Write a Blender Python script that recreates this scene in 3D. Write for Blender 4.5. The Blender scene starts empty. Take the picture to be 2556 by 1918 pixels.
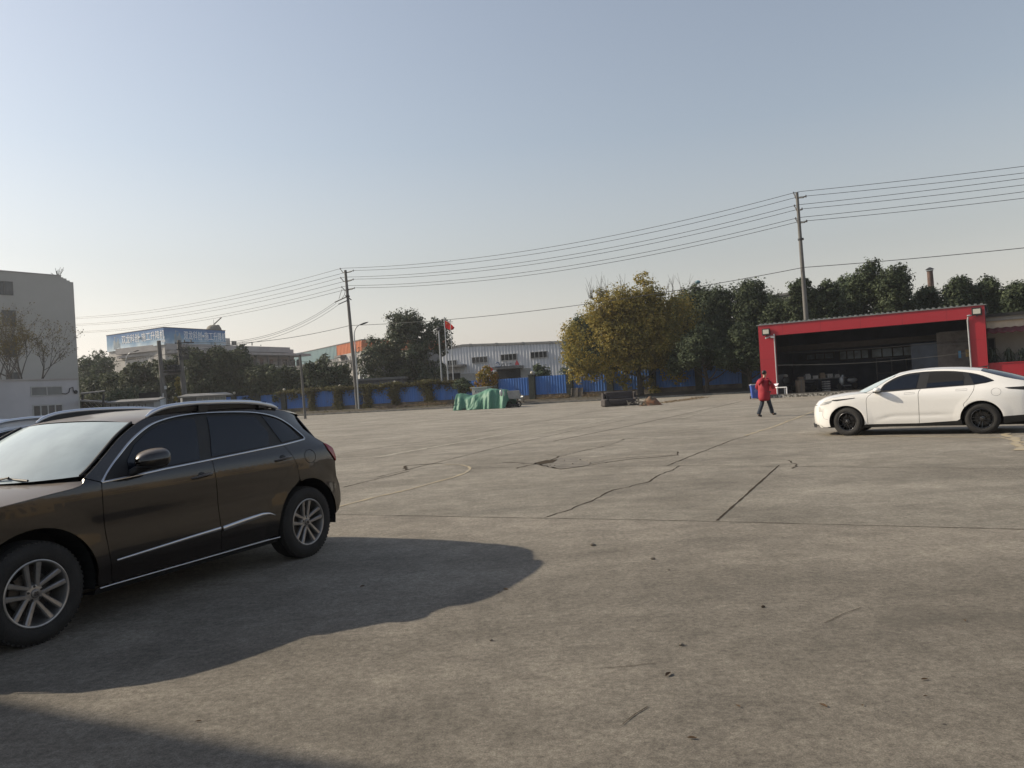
import bpy, bmesh, math, random
import numpy as np
from mathutils import Vector, Matrix, noise
from mathutils.geometry import delaunay_2d_cdt
R = math.radians
S = bpy.context.scene
C = S.collection
# ------------------------------------------------------------------ camera
W0, H0 = 2556, 1918
FPX, PITCH, ROLL, EYE = 1946.8, 0.0074, 0.0594, 1.5764
_f = Vector((0, math.cos(PITCH), math.sin(PITCH)))
_u = Vector((0, -math.sin(PITCH), math.cos(PITCH)))
_r = Vector((1, 0, 0))
_cr, _sr = math.cos(ROLL), math.sin(ROLL)
CR = _r * _cr - _u * _sr
CU = _r * _sr + _u * _cr
CAMP = Vector((0, 0, EYE))
cd = bpy.data.cameras.new('camera')
cam = bpy.data.objects.new('camera', cd)
C.objects.link(cam)
cd.sensor_width = 36
cd.lens = FPX / W0 * 36
cd.clip_start = 0.05
cd.clip_end = 6000
cam.matrix_world = Matrix(((CR.x, CU.x, -_f.x, 0), (CR.y, CU.y, -_f.y, 0), (CR.z, CU.z, -_f.z, EYE), (0, 0, 0, 1)))
S.camera = cam
S.render.resolution_x, S.render.resolution_y = 1024, 768
# ------------------------------------------------------------------ light
SUN_AZ = (-0.955, 0.27)
SUN_EL = R(30)
wd = bpy.data.worlds.new('World')
S.world = wd
wd.use_nodes = True
nt = wd.node_tree
nt.nodes.clear()
sky = nt.nodes.new('ShaderNodeTexSky')
sky.sky_type = 'NISHITA'
sky.sun_disc = False
sky.sun_elevation = SUN_EL
sky.sun_rotation = math.atan2(SUN_AZ[0], SUN_AZ[1])
sky.air_density = 1.7
sky.dust_density = 1.6
sky.ozone_density = 3.0
sky.altitude = 300
hs = nt.nodes.new('ShaderNodeHueSaturation')
hs.inputs['Saturation'].default_value = 0.75
stc = nt.nodes.new('ShaderNodeTexCoord')
sxyz = nt.nodes.new('ShaderNodeSeparateXYZ')
nt.links.new(stc.outputs['Generated'], sxyz.inputs[0])
# the air greys towards the horizon
sat = nt.nodes.new('ShaderNodeMapRange')
sat.inputs[1].default_value = 0.0
sat.inputs[2].default_value = 0.30
sat.inputs[3].default_value = 0.22
sat.inputs[4].default_value = 0.66
nt.links.new(sxyz.outputs[2], sat.inputs[0])
nt.links.new(sat.outputs[0], hs.inputs['Saturation'])
val = nt.nodes.new('ShaderNodeMapRange')
val.inputs[1].default_value = 0.0
val.inputs[2].default_value = 0.14
val.inputs[3].default_value = 1.18
val.inputs[4].default_value = 1.0
nt.links.new(sxyz.outputs[2], val.inputs[0])
nt.links.new(val.outputs[0], hs.inputs['Value'])
bg = nt.nodes.new('ShaderNodeBackground')
bg.inputs['Strength'].default_value = 0.118
wo = nt.nodes.new('ShaderNodeOutputWorld')
nt.links.new(sky.outputs[0], hs.inputs['Color'])
tint = nt.nodes.new('ShaderNodeMix')
tint.data_type = 'RGBA'
tint.blend_type = 'MULTIPLY'
tint.inputs[0].default_value = 1.0
tint.inputs[7].default_value = (1.04, 0.985, 0.985, 1)
nt.links.new(hs.outputs[0], tint.inputs[6])
nt.links.new(tint.outputs[2], bg.inputs['Color'])
nt.links.new(bg.outputs[0], wo.inputs['Surface'])
ld = bpy.data.lights.new('sun', 'SUN')
ld.energy = 5.0
ld.angle = R(0.55)
ld.color = (1.0, 0.875, 0.69)
sun = bpy.data.objects.new('sun', ld)
C.objects.link(sun)
_sd = Vector((SUN_AZ[0] * math.cos(SUN_EL), SUN_AZ[1] * math.cos(SUN_EL), math.sin(SUN_EL))).normalized()
sun.rotation_euler = _sd.to_track_quat('Z', 'Y').to_euler()
sun.location = (-30, 10, 40)
S.view_settings.view_transform = 'Standard'
S.view_settings.look = 'None'
S.view_settings.exposure = 0.15
S.view_settings.gamma = 1.0
S.view_settings.use_curve_mapping = False
S.render.engine = 'CYCLES'
# ------------------------------------------------------------------ photo rays (source pixels of the reference)
def ray(px, py):
    return _f + CR * ((px - W0 / 2) / FPX) - CU * ((py - H0 / 2) / FPX)
def at(px, py, Y):
    d = ray(px, py)
    return CAMP + d * (Y / d.y)
def gp(px, py, z=0.0):
    d = ray(px, py)
    return CAMP + d * ((z - EYE) / d.z)
def hor(px):
    return 973.0 - 0.0595 * (px - 1278)
def zat(px, py, Y):
    return at(px, py, Y).z
# ------------------------------------------------------------------ materials
def mat(name, col, rough=0.7, metal=0.0, var=0.12, scale=3.0, bump=0.0, bscale=40.0, coat=0.0, spec=0.5, col2=None, streak=0.0, transl=0.0, island=0.0, coords='Object'):
    m = bpy.data.materials.new(name)
    m.use_nodes = True
    t = m.node_tree
    L = t.links
    p = t.nodes['Principled BSDF']
    p.inputs['Roughness'].default_value = rough
    p.inputs['Metallic'].default_value = metal
    p.inputs['Coat Weight'].default_value = coat
    p.inputs['Coat Roughness'].default_value = 0.06
    p.inputs['Specular IOR Level'].default_value = spec
    tc = t.nodes.new('ShaderNodeTexCoord')
    src = tc.outputs[coords]
    out = None
    c2 = col2 if col2 else tuple(max(0, c * (1 - var * 2)) for c in col)
    nz = t.nodes.new('ShaderNodeTexNoise')
    nz.inputs['Scale'].default_value = scale
    nz.inputs['Detail'].default_value = 6
    nz.inputs['Roughness'].default_value = 0.62
    if streak:
        mp = t.nodes.new('ShaderNodeMapping')
        mp.inputs['Scale'].default_value = (1, 1, streak)
        L.new(src, mp.inputs[0])
        L.new(mp.outputs[0], nz.inputs['Vector'])
    else:
        L.new(src, nz.inputs['Vector'])
    cr = t.nodes.new('ShaderNodeValToRGB')
    cr.color_ramp.elements[0].position = 0.32
    cr.color_ramp.elements[1].position = 0.66
    cr.color_ramp.elements[0].color = (*c2, 1)
    cr.color_ramp.elements[1].color = (*col, 1)
    L.new(nz.outputs[0], cr.inputs[0])
    out = cr.outputs[0]
    if island:
        g = t.nodes.new('ShaderNodeNewGeometry')
        mr = t.nodes.new('ShaderNodeMapRange')
        mr.inputs[3].default_value = 1 - island
        mr.inputs[4].default_value = 1 + island
        L.new(g.outputs['Random Per Island'], mr.inputs[0])
        mx = t.nodes.new('ShaderNodeMix')
        mx.data_type = 'RGBA'
        mx.blend_type = 'MULTIPLY'
        mx.inputs[0].default_value = 1
        L.new(out, mx.inputs[6])
        L.new(mr.outputs[0], mx.inputs[7])
        out = mx.outputs[2]
    L.new(out, p.inputs['Base Color'])
    if bump:
        n2 = t.nodes.new('ShaderNodeTexNoise')
        n2.inputs['Scale'].default_value = bscale
        n2.inputs['Detail'].default_value = 4
        L.new(src, n2.inputs['Vector'])
        b = t.nodes.new('ShaderNodeBump')
        b.inputs['Strength'].default_value = bump
        b.inputs['Distance'].default_value = 0.02
        L.new(n2.outputs[0], b.inputs['Height'])
        L.new(b.outputs[0], p.inputs['Normal'])
    if transl:
        tr = t.nodes.new('ShaderNodeBsdfTranslucent')
        L.new(out, tr.inputs[0])
        mxs = t.nodes.new('ShaderNodeMixShader')
        mxs.inputs[0].default_value = transl
        L.new(p.outputs[0], mxs.inputs[1])
        L.new(tr.outputs[0], mxs.inputs[2])
        L.new(mxs.outputs[0], t.nodes['Material Output'].inputs[0])
    return m

def dusty(m, dust=(0.30, 0.25, 0.19), amt=0.75, lo=0.35, hi=0.95, rough=0.55):
    """a film of dust that has settled on upward-facing paint"""
    t = m.node_tree
    L = t.links
    p = t.nodes['Principled BSDF']
    src = p.inputs['Base Color'].links[0].from_socket
    g = t.nodes.new('ShaderNodeNewGeometry')
    sx = t.nodes.new('ShaderNodeSeparateXYZ')
    L.new(g.outputs['Normal'], sx.inputs[0])
    mr = t.nodes.new('ShaderNodeMapRange')
    mr.inputs[1].default_value = lo
    mr.inputs[2].default_value = hi
    mr.inputs[3].default_value = 0
    mr.inputs[4].default_value = amt
    L.new(sx.outputs[2], mr.inputs[0])
    mx = t.nodes.new('ShaderNodeMix')
    mx.data_type = 'RGBA'
    L.new(mr.outputs[0], mx.inputs[0])
    L.new(src, mx.inputs[6])
    mx.inputs[7].default_value = (*dust, 1)
    L.new(mx.outputs[2], p.inputs['Base Color'])
    r0 = p.inputs['Roughness'].default_value
    m2 = t.nodes.new('ShaderNodeMapRange')
    m2.inputs[1].default_value = 0
    m2.inputs[2].default_value = 1
    m2.inputs[3].default_value = r0
    m2.inputs[4].default_value = rough
    L.new(mr.outputs[0], m2.inputs[0])
    L.new(m2.outputs[0], p.inputs['Roughness'])
    m3 = t.nodes.new('ShaderNodeMapRange')
    m3.inputs[3].default_value = p.inputs['Coat Weight'].default_value
    m3.inputs[4].default_value = 0.1
    L.new(mr.outputs[0], m3.inputs[0])
    L.new(m3.outputs[0], p.inputs['Coat Weight'])
    return m
# ------------------------------------------------------------------ mesh building
PM = {}
def tag(o, label=None, cat=None, group=None, kind=None):
    if label: o['label'] = label
    if cat: o['category'] = cat
    if group: o['group'] = group
    if kind: o['kind'] = kind
    return o
def thing(name, label, cat, loc=(0, 0, 0), rz=0.0, group=None):
    o = bpy.data.objects.new(name, None)
    o.empty_display_size = 0.3
    C.objects.link(o)
    o.location = loc
    o.rotation_euler = (0, 0, rz)
    tag(o, label, cat, group)
    PM[o.name] = Matrix.Translation(Vector(loc)) @ Matrix.Rotation(rz, 4, 'Z')
    return o
def copy_tree(o, parent=None):
    c = o.copy()
    C.objects.link(c)
    c.parent = parent
    if o.name in PM: PM[c.name] = PM[o.name]
    for ch in list(o.children):
        copy_tree(ch, c)
    return c
class MB:
    def __init__(s, M=None):
        s.v = []
        s.f = []
        s.M = M
    def add(s, vs, fs):
        n = len(s.v)
        if s.M is not None:
            vs = [s.M @ Vector(v) for v in vs]
        s.v.extend([tuple(v) for v in vs])
        s.f.extend([tuple(i + n for i in f) for f in fs])
        return s
    def box(s, x0, y0, z0, x1, y1, z1):
        vs = [(x0, y0, z0), (x1, y0, z0), (x1, y1, z0), (x0, y1, z0), (x0, y0, z1), (x1, y0, z1), (x1, y1, z1), (x0, y1, z1)]
        return s.add(vs, [(3, 2, 1, 0), (4, 5, 6, 7), (0, 1, 5, 4), (1, 2, 6, 5), (2, 3, 7, 6), (3, 0, 4, 7)])
    def obox(s, c, ax, ay, az):
        """box with centre c and half-axis vectors"""
        c, ax, ay, az = Vector(c), Vector(ax), Vector(ay), Vector(az)
        vs = [c - ax - ay - az, c + ax - ay - az, c + ax + ay - az, c - ax + ay - az, c - ax - ay + az, c + ax - ay + az, c + ax + ay + az, c - ax + ay + az]
        return s.add(vs, [(3, 2, 1, 0), (4, 5, 6, 7), (0, 1, 5, 4), (1, 2, 6, 5), (2, 3, 7, 6), (3, 0, 4, 7)])
    def bar(s, a, b, w, h=None, up=(0, 0, 1)):
        a, b = Vector(a), Vector(b)
        h = w if h is None else h
        d = b - a
        L = d.length
        if L < 1e-6: return s
        d /= L
        u = Vector(up)
        if abs(d.dot(u)) > 0.98: u = Vector((1, 0, 0))
        x = d.cross(u).normalized()
        z = x.cross(d).normalized()
        return s.obox((a + b) / 2, d * (L / 2), x * (w / 2), z * (h / 2))
    def tube(s, pts, r, n=8, caps=True, closed=False):
        pts = [Vector(p) for p in pts]
        m = len(pts)
        rs = r if isinstance(r, (list, tuple)) else [r] * m
        vs = []
        prev = None
        for i, p in enumerate(pts):
            if closed:
                d = pts[(i + 1) % m] - pts[i - 1]
            else:
                d = pts[min(i + 1, m - 1)] - pts[max(i - 1, 0)]
            d.normalize()
            if prev is None:
                u = Vector((0, 0, 1)) if abs(d.z) < 0.9 else Vector((1, 0, 0))
                x = d.cross(u).normalized()
            else:
                x = (prev - d * prev.dot(d)).normalized()
            prev = x
            y = d.cross(x)
            for k in range(n):
                a = 2 * math.pi * k / n
                vs.append(p + x * (rs[i] * math.cos(a)) + y * (rs[i] * math.sin(a)))
        fs = []
        for i in range(m if closed else m - 1):
            j = (i + 1) % m
            for k in range(n):
                k2 = (k + 1) % n
                fs.append((i * n + k, i * n + k2, j * n + k2, j * n + k))
        if caps and not closed:
            fs.append(tuple(range(n - 1, -1, -1)))
            fs.append(tuple((m - 1) * n + k for k in range(n)))
        return s.add(vs, fs)
    def lathe(s, prof, n=24, axis='Z', c=(0, 0, 0), cap=False):
        vs = []
        c = Vector(c)
        for (r, h) in prof:
            for k in range(n):
                a = 2 * math.pi * k / n
                if axis == 'Z': p = Vector((r * math.cos(a), r * math.sin(a), h))
                elif axis == 'Y': p = Vector((r * math.cos(a), h, r * math.sin(a)))
                else: p = Vector((h, r * math.cos(a), r * math.sin(a)))
                vs.append(c + p)
        fs = []
        for i in range(len(prof) - 1):
            for k in range(n):
                k2 = (k + 1) % n
                fs.append((i * n + k, i * n + k2, (i + 1) * n + k2, (i + 1) * n + k))
        if cap:
            fs.append(tuple(range(n)))
            fs.append(tuple((len(prof) - 1) * n + k for k in range(n)))
        return s.add(vs, fs)
    def ball(s, c, r, n=12, m=8):
        c = Vector(c)
        rx, ry, rz = r if isinstance(r, (tuple, list)) else (r, r, r)
        vs = [c + Vector((0, 0, -rz))]
        for i in range(1, m):
            a = math.pi * i / m - math.pi / 2
            for k in range(n):
                b = 2 * math.pi * k / n
                vs.append(c + Vector((rx * math.cos(a) * math.cos(b), ry * math.cos(a) * math.sin(b), rz * math.sin(a))))
        vs.append(c + Vector((0, 0, rz)))
        fs = [(0, 1 + (k + 1) % n, 1 + k) for k in range(n)]
        for i in range(m - 2):
            for k in range(n):
                k2 = (k + 1) % n
                fs.append((1 + i * n + k, 1 + i * n + k2, 1 + (i + 1) * n + k2, 1 + (i + 1) * n + k))
        t = len(vs) - 1
        fs += [(t, 1 + (m - 2) * n + k, 1 + (m - 2) * n + (k + 1) % n) for k in range(n)]
        return s.add(vs, fs)
    def prism(s, poly, z0, z1):
        """vertical prism over an xy polygon"""
        n = len(poly)
        vs = [(p[0], p[1], z0) for p in poly] + [(p[0], p[1], z1) for p in poly]
        fs = [tuple(range(n - 1, -1, -1)), tuple(range(n, 2 * n))]
        fs += [(i, (i + 1) % n, n + (i + 1) % n, n + i) for i in range(n)]
        return s.add(vs, fs)
    def grid(s, rows):
        m, n = len(rows), len(rows[0])
        vs = [p for r in rows for p in r]
        fs = [(i * n + j, i * n + j + 1, (i + 1) * n + j + 1, (i + 1) * n + j) for i in range(m - 1) for j in range(n - 1)]
        return s.add(vs, fs)
    def build(s, name, m, parent=None, local=False, smooth=False, bevel=0.0, subsurf=0, solid=0.0, ang=40, origin=None):
        me = bpy.data.meshes.new(name)
        vs = [Vector(v) for v in s.v]
        o = bpy.data.objects.new(name, me)
        C.objects.link(o)
        if parent is not None:
            o.parent = parent
            PM[o.name] = PM[parent.name]
            if not local:
                iv = PM[parent.name].inverted()
                vs = [iv @ v for v in vs]
        elif not local:
            if origin is None:
                xs = [v.x for v in vs]; ys = [v.y for v in vs]
                origin = Vector(((min(xs) + max(xs)) / 2, (min(ys) + max(ys)) / 2, min(v.z for v in vs)))
            vs = [v - origin for v in vs]
            o.location = origin
            PM[o.name] = Matrix.Translation(origin)
        else:
            PM[o.name] = Matrix.Identity(4)
        me.from_pydata([tuple(v) for v in vs], [], s.f)
        me.update()
        bm = bmesh.new()
        bm.from_mesh(me)
        bmesh.ops.recalc_face_normals(bm, faces=bm.faces)
        bm.to_mesh(me)
        bm.free()
        if m: me.materials.append(m)
        if smooth:
            for p in me.polygons: p.use_smooth = True
            if ang < 180: me.set_sharp_from_angle(angle=R(ang))
        if solid:
            md = o.modifiers.new('solid', 'SOLIDIFY'); md.thickness = solid; md.offset = -1
        if bevel:
            md = o.modifiers.new('bevel', 'BEVEL'); md.width = bevel; md.segments = 2; md.limit_method = 'ANGLE'; md.angle_limit = R(50)
        if subsurf:
            md = o.modifiers.new('sub', 'SUBSURF'); md.levels = subsurf; md.render_levels = subsurf
        return o
class Wall:
    """vertical wall plane from A (left as seen from outside) to B (right)"""
    def __init__(s, A, B):
        s.A = Vector((A[0], A[1], 0)); s.B = Vector((B[0], B[1], 0))
        d = s.B - s.A
        s.L = d.length
        s.e = d / s.L
        s.n = Vector((s.e.y, -s.e.x, 0))
    def uv(s, px, py):
        d = ray(px, py)
        t = (s.A - CAMP).dot(s.n) / d.dot(s.n)
        p = CAMP + d * t
        return (p - s.A).dot(s.e), p.z
    def p(s, u, z, d=0.0):
        q = s.A + s.e * u + s.n * d
        return Vector((q.x, q.y, z))
    def box(s, mb, u0, u1, z0, z1, d0, d1):
        a = s.p((u0 + u1) / 2, (z0 + z1) / 2, (d0 + d1) / 2)
        return mb.obox(a, s.e * ((u1 - u0) / 2), s.n * ((d1 - d0) / 2), Vector((0, 0, (z1 - z0) / 2)))
    def foot(s, depth):
        return [s.A, s.B, s.B - s.n * depth, s.A - s.n * depth]
    def window(s, parent, px0, py0, px1, py1, cols=2, rows=1, fr=None, gl=None, t=0.06, out=0.03, name='window', uvs=None):
        if uvs: u0, u1, z0, z1 = uvs
        else:
            u0, z1 = s.uv(px0, py0); u1, z0 = s.uv(px1, py1)
        g = MB(); s.box(g, u0, u1, z0, z1, -0.05, 0.012)
        w = g.build(name, gl, parent)
        m = MB()
        for k in range(cols + 1):
            u = u0 + (u1 - u0) * k / cols
            s.box(m, u - t / 2, u + t / 2, z0, z1, 0.013, 0.013 + out)
        for k in range(rows + 1):
            z = z0 + (z1 - z0) * k / rows
            s.box(m, u0 - t / 2, u1 + t / 2, z - t / 2, z + t / 2, 0.012, 0.016 + out)
        m.build('frame', fr, w)
        return w
def wall_text(txt, w, u, z, h, m, parent, out=0.05, depth=0.03, width=None, name='lettering'):
    """letters standing on wall w, lower left corner at (u, z)"""
    cu = bpy.data.curves.new('t', 'FONT')
    cu.body = txt
    cu.size = 1.0
    cu.extrude = 0.01
    cu.resolution_u = 3
    o = bpy.data.objects.new('t', cu)
    C.objects.link(o)
    bpy.context.view_layer.update()
    dg = bpy.context.evaluated_depsgraph_get()
    me = bpy.data.meshes.new_from_object(o.evaluated_get(dg))
    bpy.data.objects.remove(o)
    co = np.empty(len(me.vertices) * 3)
    me.vertices.foreach_get('co', co)
    co = co.reshape(-1, 3)
    mn, mx = co.min(0), co.max(0)
    sy = h / (mx[1] - mn[1])
    sx = sy if width is None else width / (mx[0] - mn[0])
    M = Matrix.Identity(4) if parent is None else PM[parent.name].inverted()
    for v, c in zip(me.vertices, co):
        q = w.p(u + (c[0] - mn[0]) * sx, z + (c[1] - mn[1]) * sy, out + (depth if c[2] > 0 else 0.0))
        v.co = M @ q
    me.name = name
    me.materials.clear()
    me.materials.append(m)
    ob = bpy.data.objects.new(name, me)
    C.objects.link(ob)
    ob.parent = parent
    if parent is not None: PM[ob.name] = PM[parent.name]
    return ob
def spline(pts, n=8):
    """Catmull-Rom through points"""
    P = [Vector(p) for p in pts]
    if len(P) < 3: return P
    P = [P[0] * 2 - P[1]] + P + [P[-1] * 2 - P[-2]]
    out = []
    for i in range(1, len(P) - 2):
        a, b, c, d = P[i - 1:i + 3]
        for k in range(n):
            t = k / n
            out.append(0.5 * ((2 * b) + (c - a) * t + (2 * a - 5 * b + 4 * c - d) * t * t + (3 * b - a - 3 * c + d) * t ** 3))
    out.append(P[-2])
    return out
# ------------------------------------------------------------------ cars
def pchip(pts):
    xs = np.array([p[0] for p in pts], float); ys = np.array([p[1] for p in pts], float)
    h = np.diff(xs); d = np.diff(ys) / h
    m = np.zeros(len(xs))
    m[0], m[-1] = d[0], d[-1]
    for i in range(1, len(xs) - 1):
        if d[i - 1] * d[i] > 0:
            w1, w2 = 2 * h[i] + h[i - 1], h[i] + 2 * h[i - 1]
            m[i] = (w1 + w2) / (w1 / d[i - 1] + w2 / d[i])
    def f(x):
        x = min(max(x, xs[0]), xs[-1])
        i = min(int(np.searchsorted(xs, x, 'right')) - 1, len(h) - 1)
        t = (x - xs[i]) / h[i]
        return float((1 + 2 * t) * (1 - t) ** 2 * ys[i] + t * (1 - t) ** 2 * h[i] * m[i] + t * t * (3 - 2 * t) * ys[i + 1] + t * t * (t - 1) * h[i] * m[i + 1])
    return f
def inpoly(x, y, P):
    c = False
    j = len(P) - 1
    for i in range(len(P)):
        xi, yi = P[i]; xj, yj = P[j]
        if (yi > y) != (yj > y) and x < (xj - xi) * (y - yi) / (yj - yi) + xi: c = not c
        j = i
    return c
def dens(P, r, closed=True):
    out = []
    n = len(P)
    for i in range(n if closed else n - 1):
        a, b = P[i], P[(i + 1) % n]
        k = max(1, int(math.ceil(math.hypot(b[0] - a[0], b[1] - a[1]) / r)))
        for q in range(k): out.append((a[0] + (b[0] - a[0]) * q / k, a[1] + (b[1] - a[1]) * q / k))
    if not closed: out.append(tuple(P[-1]))
    return out
def inset(P, g):
    n = len(P)
    A = sum(P[i][0] * P[(i + 1) % n][1] - P[(i + 1) % n][0] * P[i][1] for i in range(n))
    sg = 1 if A > 0 else -1
    out = []
    for i in range(n):
        a, b, c = P[i - 1], P[i], P[(i + 1) % n]
        e1 = Vector((b[0] - a[0], b[1] - a[1])); e2 = Vector((c[0] - b[0], c[1] - b[1]))
        if e1.length < 1e-7 or e2.length < 1e-7: out.append(b); continue
        e1.normalize(); e2.normalize()
        n1 = Vector((-e1.y, e1.x)) * sg; n2 = Vector((-e2.y, e2.x)) * sg
        m = n1 + n2
        if m.length < 0.2: m = n1
        m.normalize()
        k = min(2.0, 1 / max(0.4, m.dot(n1)))
        out.append((b[0] + m.x * g * k, b[1] + m.y * g * k))
    return out
def crv(P, n=6):
    return [(p.x, p.y) for p in spline([(a, b, 0) for a, b in P], n)]
def panel(name, P, m, parent, yf, off=0.0, gap=0.0035, lip=0.02, side=1, res=0.045):
    P = dens(P, res)
    if gap: P = inset(P, gap)
    xs = [p[0] for p in P]; zs = [p[1] for p in P]
    pts = [Vector(p) for p in P]
    n = len(pts)
    edges = [(i, (i + 1) % n) for i in range(n)]
    x = min(xs) + res / 2
    k = 0
    while x < max(xs):
        z = min(zs) + res / 2 + (res / 2 if k % 2 else 0)
        while z < max(zs):
            if inpoly(x, z, P) and min((x - a[0]) ** 2 + (z - a[1]) ** 2 for a in P) > (res * 0.45) ** 2: pts.append(Vector((x, z)))
            z += res
        x += res * 0.87
        k += 1
    ov, oe, of, *_ = delaunay_2d_cdt(pts, edges, [], 1, 1e-5)
    def surf(s, z): return Vector((s, side * (yf(s, z) + off), z))
    def nrm(s, z):
        e = 0.006
        a = surf(s + e, z) - surf(s - e, z); b = surf(s, z + e) - surf(s, z - e)
        q = a.cross(b).normalized()
        return q if q.y * side > 0 else -q
    vs = [surf(v.x, v.y) for v in ov]
    ns = [nrm(v.x, v.y) for v in ov]
    fs = []
    ln = []
    for f in of:
        f = list(f)
        a = vs[f[0]]; q = (vs[f[1]] - a).cross(vs[f[2]] - a)
        if q.y * side < 0: f.reverse()
        fs.append(tuple(f)); ln += [ns[i] for i in f]
    if lip:
        cnt = {}
        for f in fs:
            for i in range(len(f)):
                e = (f[i], f[(i + 1) % len(f)])
                cnt[e] = 1
        bnd = [e for e in cnt if (e[1], e[0]) not in cnt]
        mp = {}
        for a, b in bnd:
            for i in (a, b):
                if i not in mp:
                    mp[i] = len(vs)
                    v = vs[i]
                    vs.append(Vector((v.x, v.y - side * lip, v.z)))
            fs.append((b, a, mp[a], mp[b]))
            q = (vs[a] - vs[b]).cross(vs[mp[a]] - vs[a]).normalized()
            ln += [q] * 4
    me = bpy.data.meshes.new(name)
    me.from_pydata([tuple(v) for v in vs], [], fs)
    me.update()
    for p in me.polygons: p.use_smooth = True
    me.normals_split_custom_set([tuple(q) for q in ln])
    me.materials.append(m)
    o = bpy.data.objects.new(name, me)
    C.objects.link(o)
    o.parent = parent
    PM[o.name] = PM[parent.name]
    return o
def loft(name, rows, m, parent, nt=28, smooth=True, tmax=1.0, ang=60, lipz=0.0):
    """rows: (edge (s,y,z), centre (s,z), p, q) -> surface across the car"""
    g = []
    for e, c, p, q in rows:
        r = []
        for j in range(nt + 1):
            t = tmax * (2 * j / nt - 1)
            t = math.copysign(abs(t) ** 0.85, t) if abs(t) < 1 else t
            a = abs(t)
            r.append((c[0] + (e[0] - c[0]) * a ** p, e[1] * t, c[1] + (e[2] - c[1]) * a ** q))
        g.append(r)
    mb = MB()
    mb.grid(g)
    return mb.build(name, m, parent, local=True, smooth=smooth, ang=ang)
def strip(name, pts, m, parent, yf, off, w, h, side=1):
    """moulding that follows the body side; pts (s,z), w = height, h = how proud"""
    mb = MB()
    P = dens(pts, 0.03, closed=False)
    rows = []
    n = len(P)
    for i, (s, z) in enumerate(P):
        a = P[max(i - 1, 0)]; b = P[min(i + 1, n - 1)]
        d = Vector((b[0] - a[0], b[1] - a[1])).normalized()
        nx, nz = -d.y, d.x
        ww = w(i / (n - 1)) if callable(w) else w
        r = []
        for u, k in ((-1, -0.3), (-0.8, 0.7), (0, 1), (0.8, 0.7), (1, -0.3)):
            ss, zz = s + nx * ww / 2 * u, z + nz * ww / 2 * u
            r.append((ss, side * (yf(ss, zz) + off + h * k), zz))
        rows.append(r)
    mb.grid(rows)
    return mb.build(name, m, parent, local=True, smooth=True, ang=70)
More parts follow.
